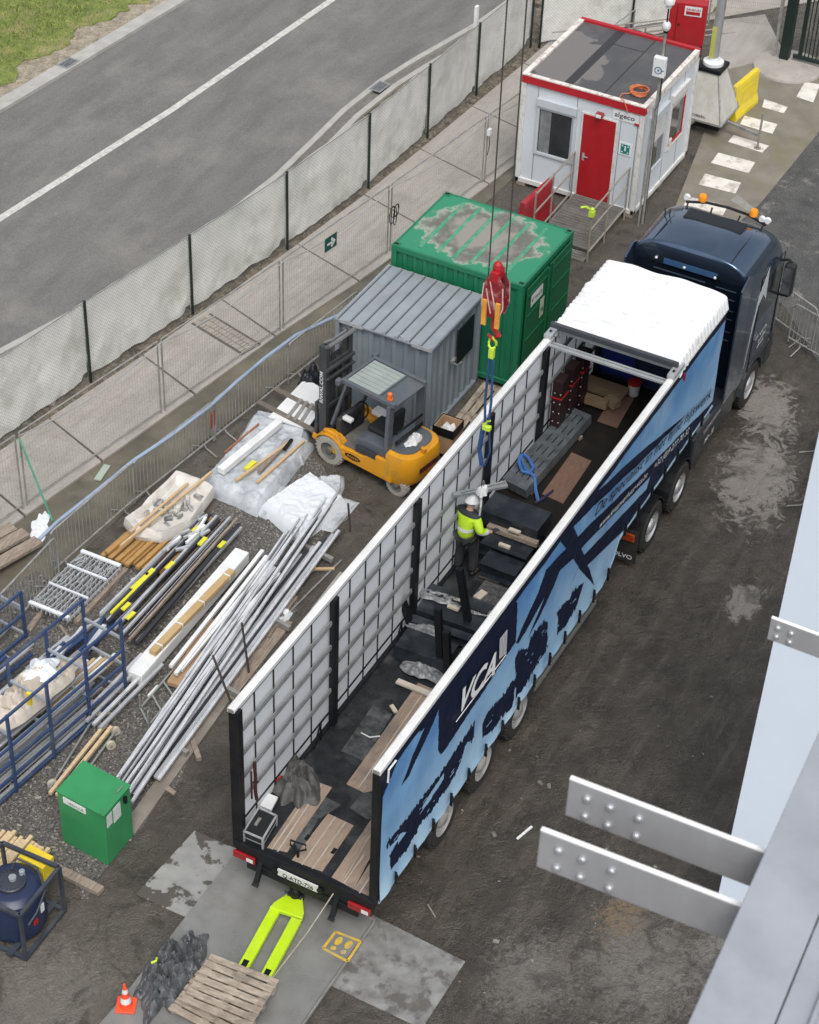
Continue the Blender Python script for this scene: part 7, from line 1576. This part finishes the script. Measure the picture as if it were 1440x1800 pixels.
# timber track board alongside
prof((225, 1462), (395, 1225), .03, .26, .05, K('muddy_board', (.30, .27, .23), (.17, .15, .125), rough=.8, scale=3, bump=.3, dirt=(.1, .09, .08), damt=.6), 'long muddy board along the outside of the profile row', 'timber_board')
prof((395, 1225), (500, 1090), .02, .34, .04, oldwood, 'worn concrete-grey board beyond the muddy board', 'timber_board')
for k, (a, c) in enumerate((((300, 1325), (322, 1300)), ((338, 1302), (350, 1335)), ((470, 1120), (520, 1050)))): prof(a, c, .05, .09, .08, oldwood, ['short offcut by the muddy board', 'split timber offcut pointing towards the trailer', 'offcut lying between the board and the trailer'][k], 'offcut')
# white wrapped long package + cardboard strip
def boxbeam(pa, pc, zt, w_, mt, label, name, parent=None):
    A_, C_ = span(pa, pc, zt); b = MB(); h_ = zt-.10; b.bar(A_-Vector((0, 0, h_/2)), C_-Vector((0, 0, h_/2)), w_, h_); o = b.build(name, mt, loc=(A_.x, A_.y, .1), bevel=.02); tag(o, label, 'package'); return o
boxbeam((236, 1184), (426, 966), .36, .30, whitep, 'long white wrapped package between dark profiles and the cardboard strip', 'wrapped_package')
A_, C_ = span((275, 1140), (410, 1007), .36); cs = thing('cardboard_strip', 'long brown cardboard tube with white ties lying on the white package', 'cardboard', tuple(A_))
A_, C_ = span((268, 1148), (408, 1004), .42); b = MB(); b.bar(A_, C_, .14, .10); b.build('tube', K('tan_card', (.50, .36, .18), (.42, .29, .14), rough=.8), cs, bevel=.006)
for u in (.08, .33, .6, .93): v = A_.lerp(C_, u); d_ = (C_-A_).normalized(); b = MB(); b.bar(v-d_*.015, v+d_*.015, .15, .11); b.build('tie', white, cs)
for k in range(5): prof((300+9*k, 1172+3*k+(k % 2)*10), (462+7*k, 968+10*k), .30+.03*(k % 2), .07, .06, whitep if k != 3 else silver2, 'white slim length, '+ORD[k]+' from the cardboard tube', 'white_profile', 'white profiles right of the cardboard tube')
prof((305, 1205), (345, 1145), .14, .26, .10, card, 'nearer brown cardboard box under the profiles', 'cardboard_box', bev=.01); prof((338, 1150), (378, 1092), .14, .22, .08, card, 'farther brown cardboard box under the profiles', 'cardboard_box', bev=.01)
# metal ladder-like rack piece near the aluminium row
t = thing('roller_frame', 'open galvanised frame lying under the profiles with rungs', 'frame', tuple(at(250, 1260, 0)))
b = MB()
A1, A2, B1, B2 = at(247, 1245, .12), at(345, 1130, .12), at(262, 1275, .12), at(365, 1150, .12); b.bar(A1, A2, .03, .04); b.bar(B1, B2, .03, .04)
for k in range(6): u = k/5; b.bar(A1.lerp(A2, u), B1.lerp(B2, u), .03, .03)
b.bar((B1.x, B1.y, .12), (B1.x, B1.y, .45), .03, .03); b.bar((A1.x, A1.y, .12), (A1.x, A1.y, .45), .03, .03); b.build('rungs', K('frame_grey', (.34, .36, .34), rough=.5, metal=.3), t)
# dark / yellow profile bundle
for k in range(17):
    mt = [brightw, silver2, steel, darkp, silver2, darkp, brightw, darkp, silver2, oldwood, darkp, silver2, brightw, darkp, oldwood, silver2, darkp][k]
    a = (178+4.2*k-(k % 3)*5, 1078+3.4*k); c = (342+4.9*k+(k % 4)*3, 914+.9*k-(k % 3)*7)
    prof(a, c, .24+.05*(k % 3), [.05, .07, .045][k % 3], .06, mt, {brightw: 'bright white', silver2: 'silver', steel: 'dull steel', darkp: 'black', oldwood: 'grey-brown wooden'}[mt]+' length, '+ORD[k]+' from the left in the mixed bundle behind the white package', 'bundled_profile', 'mixed profile bundle')
for k in range(4): prof((250+12*k, 1150+6*k), (140+12*k, 1262+6*k), .26, .06, .05, [brightw, silver2][k % 2], 'pale length, '+ORD[k]+' from the left, running from the mixed bundle into the blue rack', 'racked_length', 'lengths between the mixed bundle and the rack')
for k, (a, c) in enumerate((((258, 1012), (270, 1000)), ((232, 1035), (262, 1008)), ((292, 1000), (305, 988)), ((350, 958), (362, 945)), ((338, 935), (352, 925)), ((385, 962), (395, 952)), ((215, 1072), (228, 1060)), ((223, 1088), (236, 1076)))):
    prof(a, c, .36, .085, .03, K('yellow_tape', (.72, .70, .04), (.6, .58, .04), rough=.5), 'piece of yellow tape round the mixed profile bundle', 'yellow_tape', 'yellow tapes on the mixed bundle')
prof((195, 1078), (272, 1002), .36, .05, .04, K('yellow_tape', (.72, .7, .04)), 'bright yellow level staff lying on the near end of the mixed bundle', 'level_staff')
random.seed(5)
for k in range(12):
    x, y = random.choice([(330, 935), (345, 930), (318, 955), (355, 918), (300, 970), (340, 950)]); x += random.uniform(-15, 15); y += random.uniform(-12, 12)
    prof((x, y), (x+random.uniform(12, 30), y-random.uniform(6, 26)), .38+random.uniform(0, .05), .05, .05, silver2 if k % 3 else whitep, 'short silver offcut on the far end of the mixed bundle', 'short_offcut', 'short offcuts on the mixed bundle')
prof((330, 905), (368, 880), .02, .5, .02, K('brown_board', (.13, .105, .085), rough=.7), 'flat brown board on the gravel at the end of the mixed bundle', 'brown_board')
# orange timber stack with white skip bag on top
random.seed(6)
for k in range(13):
    a = (178+9*k+random.uniform(-3, 3), 972+3.2*k+random.uniform(-7, 9)); c = (290+8*k, 880+3*k)
    prof(a, c, .13+.07*(k % 2), .09, .06, orangewood, 'wet orange-brown timber, '+ORD[k]+' from the left in the stack under the torn white bag', 'orange_timber', 'wet orange timbers')
prof((212, 960), (372, 830), .50, .05, .05, wood, 'long pale batten lying across the torn white bag', 'pale_batten'); prof((230, 935), (330, 850), .46, .05, .04, wood, 'shorter pale batten on the torn white bag', 'pale_batten')
t = thing('torn_bag', 'torn white bulk bag full of scrap on top of the orange timber', 'bag', tuple(at(300, 885, .2)))
q = [at(*p, .42) for p in ((222, 912), (262, 880), (310, 832), (350, 842), (372, 862), (352, 890), (330, 920), (285, 938), (240, 932))]
cq = sum(q, Vector())/len(q); b = MB(); vs = []; nr = 6
for j, (sc_, z) in enumerate(((1.04, .20), (1.08, .32), (1.02, .46), (.90, .44), (.80, .34), (.02, .30))):
    for i, v in enumerate(q):
        for s in range(3):
            w_ = v.lerp(q[(i+1) % len(q)], s/3); n_ = noise.noise(w_*4+Vector((0, 0, j)))*.05; p = cq+(w_-cq)*(sc_+n_); vs.append((p.x, p.y, z+n_*1.2))
m_ = len(q)*3; b.add(vs, [(j*m_+i, j*m_+(i+1) % m_, (j+1)*m_+(i+1) % m_, (j+1)*m_+i) for j in range(5) for i in range(m_)]); b.build('bag_wall', K('bag_cloth', (.66, .64, .60), (.50, .47, .43), rough=.8, scale=4, bump=.5), t, smooth=True)
b = MB()
for k in range(22):
    p = cq+Vector((random.uniform(-.55, .55), random.uniform(-.28, .28), 0)); p = cq+(q[random.randrange(9)]-cq)*random.uniform(0, .7); s = random.uniform(.04, .12); b.box(p.x-s, p.x+s, p.y-s*.4, p.y+s*.4, .31, .34+random.uniform(0, .14), rz=random.uniform(0, 3))
b.build('scrap', K('mixed_scrap', (.55, .54, .50), (.10, .11, .12), rough=.6, scale=5, detail=1), t)
# silver wire bundle (cable trays)
q = [at(*p, .22) for p in ((146, 970), (213, 996), (118, 1092), (48, 1092-12))]; q[3] = q[0]+q[2]-q[1]
t = thing('ladder_bundle', 'flat bundle of silver lattice ladders strapped with white film', 'bundle', (q[0].x, q[0].y, 0)); e1 = q[1]-q[0]; e2 = q[3]-q[0]; random.seed(14)
b = MB()
for k in range(10):
    A_ = q[0]+e1*(k/9); b.bar(A_+Vector((0, 0, -.02)), A_+e2+Vector((0, 0, -.02)), .02, .06)
    for j in range(26): u, w_ = j/26, (j+1)/26; s = .10; b.tube([A_+e2*u+Vector((0, 0, .02)), A_+e1*(s if j % 2 else 0)+e2*w_+Vector((random.uniform(-.01, .01), 0, random.uniform(0, .05)))], .007, 4)
for j in range(60): u = random.random(); v = random.random(); A_ = q[0]+e1*u*.9+e2*v*.9; b.tube([A_+Vector((0, 0, .03)), A_+e2*.11+e1*random.uniform(-.08, .12)+Vector((0, 0, random.uniform(.03, .07)))], .008, 4)
b.build('lattice', silver2, t)
for u in (.02, .28, .62, .97):
    b = MB(); A_ = q[0]+e2*u-e1*.01; b.bar(A_+Vector((0, 0, .05)), A_+e1*1.02+Vector((0, 0, .05)), .07 if u in (.02, .97) else .03, .04); b.build('film_band', wfilm, t)
prof((133, 1095), (222, 1000), .06, .10, .08, oldwood, 'timber bearer along the edge of the lattice ladder bundle', 'timber_bearer'); prof((50, 1110), (146, 975), .06, .1, .08, oldwood, 'timber bearer hidden behind the lattice ladder bundle', 'timber_bearer')
# pallet loads under film
def sheeted(px, zt, label, seed, mt, h0=.02, name='sheeted_stack', n=76, wr=.05, inset=1.0):
    q = [at(*p, zt) for p in px]; b = MB(); vs = []
    for j in range(n+1):
        for i in range(n+1):
            u, v = i/n, j/n; p = (q[0]*(1-u)+q[1]*u)*(1-v)+(q[3]*(1-u)+q[2]*u)*v; e = min(u, 1-u, v, 1-v)*2
            nn = noise.noise(Vector((p.x*2.2, p.y*2.2, seed))); n2 = 1-abs(noise.noise(Vector((p.x*5, p.y*5, seed+4))))*2
            n3 = 1-abs(noise.noise(Vector((p.x*13+nn*3, p.y*9, seed+9))))*2; z = zt+nn*wr*.7+n2*wr*.45+n3*wr*.12
            if e < .10: z = h0+(zt-h0)*(e/.10)**.6+nn*.02; c = sum(q, Vector())/4; p = p+(p-c).normalized()*(.06*(1-e/.1)+nn*.05)
            vs.append((p.x, p.y, z))
    b.add(vs, [(j*(n+1)+i, j*(n+1)+i+1, (j+1)*(n+1)+i+1, (j+1)*(n+1)+i) for j in range(n) for i in range(n)]); o = b.build(name, mt, smooth=True); tag(o, label, 'stack'); return o
filmg = K('milky_film', (.54, .57, .60), (.36, .39, .42), rough=.22, scale=2.5, bump=.8, bscale=8, dirt=(.16, .16, .16), dscale=3.5, damt=.5)
sheeted([(352, 842), (440, 745), (552, 770), (452, 888)], .28, 'stack wrapped in milky grey plastic film carrying loose timbers', 2, filmg, wr=.07)
sheeted([(400, 800), (452, 715), (540, 745), (530, 800)], .24, 'far part of the film-wrapped stack under the forklift forks', 7, filmg, wr=.05)
prof((388, 828), (492, 742), .42, .16, .14, whitep, 'thick white foam bar lying along the film-wrapped stack', 'foam_bar', bev=.01)
sheeted([(463, 880), (546, 825), (608, 872), (527, 940)], .27, 'stack under a bright white sheet in front of the forklift', 4, K('white_sheet', (.72, .75, .78), (.64, .67, .71), rough=.45, scale=1.5, bump=.25), wr=.045)
sheeted([(440, 888), (500, 850), (520, 880), (470, 905)], .10, 'grey plastic film spilling out beside the white sheeted stack', 9, filmg, wr=.05, name='film_spill'); sheeted([(560, 835), (600, 838), (598, 862), (575, 870)], .12, 'crushed film behind the white sheeted stack, near the forklift wheel', 12, filmg, wr=.08, name='film_spill'); sheeted([(560, 925), (605, 875), (630, 882), (585, 930)], .06, 'torn clear film trailing right of the white sheeted stack', 15, filmg, wr=.06, name='film_spill')
prof((455, 830), (505, 778), .40, .07, .07, oldwood, 'grey bar with yellow tape on the film-wrapped stack', 'loose_bar'); prof((415, 845), (512, 775), .42, .05, .05, wood, 'long pale batten on the film-wrapped stack', 'loose_bar'); prof((452, 848), (535, 775), .36, .05, .05, wood, 'pale batten at the right side of the film-wrapped stack', 'loose_bar')
prof((395, 795), (455, 745), .34, .03, .03, K('copper', (.35, .14, .06), rough=.5), 'thin copper-coloured rod on the film-wrapped stack', 'loose_bar'); prof((432, 825), (448, 812), .43, .1, .06, K('yellow_tape', (.72, .7, .04)), 'yellow tape wad on the film-wrapped stack', 'tape_wad'); prof((500, 790), (513, 773), .45, .06, .06, black, 'black tube end on the film-wrapped stack', 'loose_bar')
for k in range(9): prof((476+7.5*k, 735+2.3*k), (540+5*k, 668+3*k), .30, .10, .035, whitep, 'white flat strip, '+ORD[k]+' from the left in the stack beneath the raised forks', 'flat_strip', 'white strips beneath the forks')
for k in range(3): prof((505+12*k, 735+4*k), (530+10*k, 702+4*k), .335, .07, .04, galv, 'grey angle piece lying on the white panels', 'angle_piece', 'grey angles on the white panels')
t = crumple(at(545, 660, .3).x, at(545, 660, .3).y, .1, .35, .22, .5, 41, 0, 34, 5); o = t.build('black_bags', K('bag_black', (.02, .022, .028), rough=.35), smooth=True); tag(o, 'black plastic bags heaped behind the forklift mast', 'bags')
prof((555, 925), (490, 1010), .20, .06, .06, silver2, 'silver tube sticking out past the white sheeted stack', 'loose_tube'); prof((612, 905), (545, 985), .04, .03, .03, galv, 'thin rod on the mud beside the iron stake', 'loose_rod'); prof((600, 985), (510, 1075), .04, .03, .03, galv, 'thin long rod between profiles and trailer', 'loose_rod')
prof((560, 1075), (610, 1010), .02, .3, .02, conc, 'broken concrete-grey sheet beside the trailer', 'broken_sheet')
sheeted([(470, 1085), (490, 1065), (510, 1075), (495, 1095)], .08, 'scrap of white film between the profile row and the trailer', 19, wfilm, wr=.1, name='film_scrap', n=20)
# blue tubular racks with profile loads
def blue_rack(label, px0, ang, L_, n, W_=.85, H=1.15, z0=.0, group='blue steel racks'):
    c = at(*px0, 0); t = thing('blue_rack', label, 'rack', (c.x, c.y, z0), ang, group)
    for k in range(n):
        x = -L_*k/(n-1)
        for y in (0, W_): b = MB(); b.bar((x, y, 0), (x, y, H), .05, .05); L3(b, 'rack_post', bluesteel, t, bevel=.004)
    for y in (0, W_):
        for z in ((.10, .42, .75, 1.1, H-.03) if H > 1.3 else (.10, .6, H-.03)): b = MB(); b.bar((0, y, z), (-L_, y, z), .04, .045); L3(b, 'side_rail', bluesteel, t)
    for k in range(n):
        x = -L_*k/(n-1)
        for z in (.10, .75, H-.45): b = MB(); b.bar((x, 0, z), (x, W_, z), .04, .05); L3(b, 'cross_bar', K('pale_bar', (.42, .45, .48), (.3, .33, .36), rough=.5, metal=.3), t)
    return t
va = at(222, 1225, 0); vb = at(-20, 1440, 0); ang_ = math.atan2(va.y-vb.y, va.x-vb.x)
r1_ = blue_rack('nearest long blue tubular rack full of profiles, its right end by the white package', (222, 1222), ang_, 5.6, 7, .85, 1.82)
d_ = (va-vb).normalized(); nn_ = Vector((-d_.y, d_.x, 0)); 
rc = va+nn_*1.35-d_*1.0
r2_ = blue_rack( 'farther blue tubular rack at the left edge, with pipes', (46, 1122), ang_+R(1), 4.0, 5, .85, 1.15)
random.seed(9)
for k in range(44):
    u0_, u1_ = random.uniform(.1, 1.2), random.uniform(3.2, 5.2); y = random.uniform(.08, .88); z = random.choice([.16, .20, .25, .30, .80, .84, .88])
    a = va-d_*u0_+nn_*y; c = va-d_*u1_+nn_*(y+random.uniform(-.04, .04)); b = MB(); s = random.choice([.04, .05, .07]); b.bar((a.x, a.y, z), (c.x, c.y, z), s, s*.8)
    o = b.build('racked_profile', random.choice([silver2, whitep, silver2, steel]), loc=(a.x, a.y, z)); tag(o, 'pale metal profile stored in the nearest blue rack', 'profile', 'profiles in the nearest blue rack')
for k in range(12):
    u0_ = random.uniform(.3, 1.5); y = random.uniform(1.1, 2.1); z = random.choice([.16, .24, .54, .6, .86]); a = va-d_*u0_+nn_*y; c = a-d_*3.4; b = MB(); b.tube([(a.x, a.y, z), (c.x, c.y, z)], .045, 8)
    o = b.build('racked_pipe', bluesteel if k % 3 else silver2, loc=(a.x, a.y, z)); tag(o, 'pipe stored in the farther blue rack', 'pipe', 'pipes in the farther blue rack')
for k in range(7):
    a = va-d_*(-.35+.1*k)+nn_*(.35+.07*k); c = a-d_*1.6; b = MB(); b.bar((a.x, a.y, .60), (c.x, c.y, .58), .05, .05); o = b.build('white_lath', whitep if k % 2 else wood, loc=(a.x, a.y, .5)); tag(o, ['pale wooden', 'white'][k % 2]+' lath, '+ORD[k]+' in the bunch at the right end of the nearest blue rack', 'lath', 'laths out of the blue rack end')
# torn brown-white sheet on rack
v = at(45, 1205, 1.3); o = crumple(v.x, v.y, .98, 1.15, .36, .5, 51, ang_, 60, 3.0, .3).build('torn_wrapping', K('paper_wrap', (.62, .57, .50), (.48, .42, .35), rough=.75, scale=3, bump=.3), smooth=True); tag(o, 'large torn beige and white wrapping bulging over the nearest blue rack', 'wrapping')
v = at(70, 1165, 1.5); o = crumple(v.x, v.y, 1.3, .35, .25, .2, 53, ang_, 30, 4.0, .3).build('white_wrapping', wfilm, smooth=True); tag(o, 'white film fold on top of the beige wrapping', 'wrapping')
v = at(52, 1232, 1.6); b = MB(); b.box(v.x-.03, v.x+.03, v.y-.04, v.y+.04, 1.52, 1.78); o = b.build('yellow_tag', yellowp); tag(o, 'small yellow tag on the front rail of the nearest blue rack', 'tag')
for k in range(12):
    a = (205-9*k+random.uniform(-6, 6), 1085+4*k+random.uniform(-10, 10)); c = (a[0]-random.uniform(90, 150), a[1]+random.uniform(95, 160))
    o = prof(a, c, .16+.05*(k % 4), [.08, .05, .06][k % 3], .07, [bluesteel, silver2, bluesteel, brightw][k % 4], ['blue', 'silver', 'dark blue', 'white'][k % 4]+' beam, '+ORD[k]+' from the right in the loose heap between the two blue racks', 'loose_length', 'loose beams between the racks')
for k, (px, py, w_, l_, lab) in enumerate(((270, 1215, .06, .3, 'white offcut on the gravel left of the cardboard box'), (175, 1290, .05, .5, 'grey offcut beside the trolley castors'), (300, 1390, .08, .2, 'pale scrap next to the muddy board'), (560, 1000, .05, .6, 'short pale length near the iron stake'), (250, 1010, .04, .5, 'thin batten between orange timber and the mixed bundle'), (455, 1015, .05, .4, 'grey rod end beyond the white lengths'), (120, 1120, .05, .7, 'dark batten below the lattice ladders'))):
    A_ = at(px, py, .04); b = MB(); b.box(-l_/2, l_/2, -w_/2, w_/2, -.02, .02); o = b.build('offcut', [whitep, galv, oldwood, wood][k % 4], world=False); o.location = A_; o.rotation_euler[2] = k*.7; tag(o, lab, 'offcut')
b = MB(); random.seed(77)
for k in range(420):
    p = at(random.uniform(20, 640), random.uniform(900, 1500)); 
    if not inpoly(np.array([p.x]), np.array([p.y]), gpp)[0]: continue
    s_1 = random.uniform(.015, .05); b.box(p.x-s_1, p.x+s_1, p.y-s_1*.4, p.y+s_1*.4, .01, .015+s_1*.3, rz=random.uniform(0, 3))
o = b.build('yard_scraps', K('scrap_mix', (.45, .42, .36), (.10, .09, .075), rough=.8, scale=2.5, detail=2)); struct(o, 'stuff'); o['label'] = 'scraps of wood, foam and plastic strewn over the gravel'
# roller trolley with battens beside the green cabinet
t = thing('trolley', 'low steel trolley frame with pale castor wheels behind the green cabinet', 'trolley', tuple(at(150, 1320, 0)))
A1, A2 = at(88, 1385, .12), at(165, 1262, .12); B1, B2 = at(120, 1400, .12), at(200, 1290, .12)
b = MB(); b.bar(A1, A2, .03, .03); b.bar(B1, B2, .03, .03); b.bar(A1, B1, .03, .03); b.bar(A2, B2, .03, .03); b.build('frame', K('frame_grey', (.34, .36, .34)), t)
for v in (at(92, 1378, .09), at(172, 1258, .09), at(203, 1285, .09), at(195, 1310, .09)):
    b = MB(); b.tube([v-Vector((.02, .025, 0)), v+Vector((.02, .025, 0))], .085, 16); w_ = b.build('castor', K('castor_cream', (.52, .48, .38), rough=.6), t); b = MB(); b.tube([v-Vector((.023, .03, 0)), v+Vector((.023, .03, 0))], .03, 8); b.build('castor_hub', galv, w_)
prof((88, 1395), (188, 1270), .20, .06, .06, tm, 'left pale batten of the pair on the trolley', 'pale_batten'); prof((100, 1398), (196, 1278), .20, .06, .06, tm, 'right pale batten of the pair on the trolley', 'pale_batten')
prof((188, 1292), (155, 1335), .14, .03, .03, K('frame_grey', (.34, .36, .34)), 'bent grey bar by the trolley castors', 'bent_bar')
b = MB(); b.box(4.9, 5.25, 8.75, 9.0, .02, .05, rz=.3); p = at(180, 832, .02); b = MB(); b.box(p.x-.25, p.x+.25, p.y-.07, p.y+.07, .02, .05, rz=.2); o = b.build('clear_plastic_tray', K('tray', (.38, .44, .38), rough=.3)); tag(o, 'pale green plastic tray lying in the muddy ditch', 'tray')
p = at(88, 703, .02); b = MB(); b.box(p.x-.18, p.x+.18, p.y-.12, p.y+.12, .01, .04, rz=.5); o = b.build('paving_slab', conc); tag(o, 'loose pale slab on the soil below the white screen', 'slab')
p = at(70, 925, .05); o = crumple(p.x, p.y, .01, .45, .16, .05, 61, .5, 34, 7).build('film_litter', wfilm, smooth=True); tag(o, 'white film litter at the foot of the green rope', 'litter')
# ================================================================ FOREGROUND STEELWORK AND WHITE WING
gird = K('girder_paint', (.33, .35, .39), (.27, .29, .325), rough=.45, scale=2, dirt=(.24, .25, .27), dscale=3, damt=.35)
bolt = K('bolt_zinc', (.55, .57, .60), rough=.35, metal=.5)
pm = K('grey_coated_plate', (.34, .345, .355), (.29, .295, .31), rough=.5, scale=5, stretch=(1, 1, .25), dirt=(.25, .25, .25), dscale=6, damt=.35, bump=.1)
def fplate(pa, pc, z, h_, label, bolts, th=.026):
    A_, C_ = at(*pa, z), at(*pc, z); C_ = A_+(C_-A_)*1.35; t = thing('connection_plate', label, 'steel plate', tuple(A_)); b = MB()
    b.bar(A_-Vector((0, 0, h_/2)), C_-Vector((0, 0, h_/2)), th, h_); b.build('plate', pm, t, bevel=.003); b = MB(); b.bar(A_+Vector((0, 0, .0025)), C_+Vector((0, 0, .0025)), th*.95, .004); b.build('lit_top_edge', K('edge_highlight', (.86, .86, .86), (.78, .78, .78), rough=.4), t)  # near-white strip: sky light on the top edge painted in
    d = (C_-A_).normalized(); n_ = Vector((d.y, -d.x, 0)); n_ = n_ if n_.x < 0 else -n_
    for (u, w_) in bolts:
        b = MB()
        v = A_+d*u-Vector((0, 0, w_))+n_*th/2
        fr_ = [(.019, 0), (.019, .012), (.012, .020), (.001, .021)]
        vs = []
        for r_, hh in fr_:
            for k in range(12): a = k*math.pi/6; vs.append(v+n_*hh+d*r_*math.cos(a)+Vector((0, 0, r_*math.sin(a))))
        b.add(vs, [(i*12+k, i*12+(k+1) % 12, (i+1)*12+(k+1) % 12, (i+1)*12+k) for i in range(3) for k in range(12)])
        b.build('bolt', bolt, t, smooth=True)
    return t
bl6 = [(.095, .07), (.205, .07), (.34, .07), (.095, .185), (.205, .185), (.34, .185)]
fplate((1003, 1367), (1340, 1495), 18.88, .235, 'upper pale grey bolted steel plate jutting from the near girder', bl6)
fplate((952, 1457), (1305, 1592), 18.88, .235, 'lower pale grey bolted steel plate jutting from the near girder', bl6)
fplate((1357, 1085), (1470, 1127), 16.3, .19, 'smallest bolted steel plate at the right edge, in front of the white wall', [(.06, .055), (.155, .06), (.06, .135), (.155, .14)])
zt = 19.0
A_, C_ = at(1440, 1285, zt), at(1205, 1810, zt); d_ = (A_-C_).normalized(); n_ = Vector((-d_.y, d_.x, 0)); n_ = n_ if n_.y < 0 else -n_
S_ = C_-d_*1.2; E2 = A_+d_*.7; t = thing('steel_girder', 'blurred blue-grey painted steel girder crossing the lower right corner', 'girder', tuple(C_))
def gb(off0, off1, z0, z1, nm):
    b = MB(); q = [S_+n_*off0, E2+n_*off0, E2+n_*off1, S_+n_*off1]; b.prism([(v.x, v.y) for v in q], z0, z1); b.build(nm, gird, t, bevel=.004)
gb(0, .30, zt-.02, zt, 'flange'); gb(.13, .15, zt-.30, zt-.021, 'web'); gb(0, .30, zt-.32, zt-.301, 'flange'); gb(.305, 1.6, zt-.05, zt-.015, 'deck_panel'); gb(.42, .44, zt-.0145, zt+.012, 'deck_rib')
gb(.0, .015, zt-.28, zt-.03, 'face_plate')
b0 = at(1250, 1632, 0); WX = b0.x
t = thing('white_wing', 'smooth pale white-blue building wing wall at the right edge', 'building', (WX, b0.y, 0))
wm = K('white_cladding', (.68, .76, .86), (.65, .73, .83), rough=.4, scale=.6)
b = MB(); t1 = atx(1440, 760, WX); b.prismx([(b0.y, 0), (b0.y, 14), (b0.y-9, 14), (b0.y-9, 0)], WX, WX+.35)
b.v = [(x, y+( (z/t1.z)*(t1.y-b0.y) if y > b0.y-1 else 0), z) for x, y, z in b.v]
b.build('wall', wm, t)
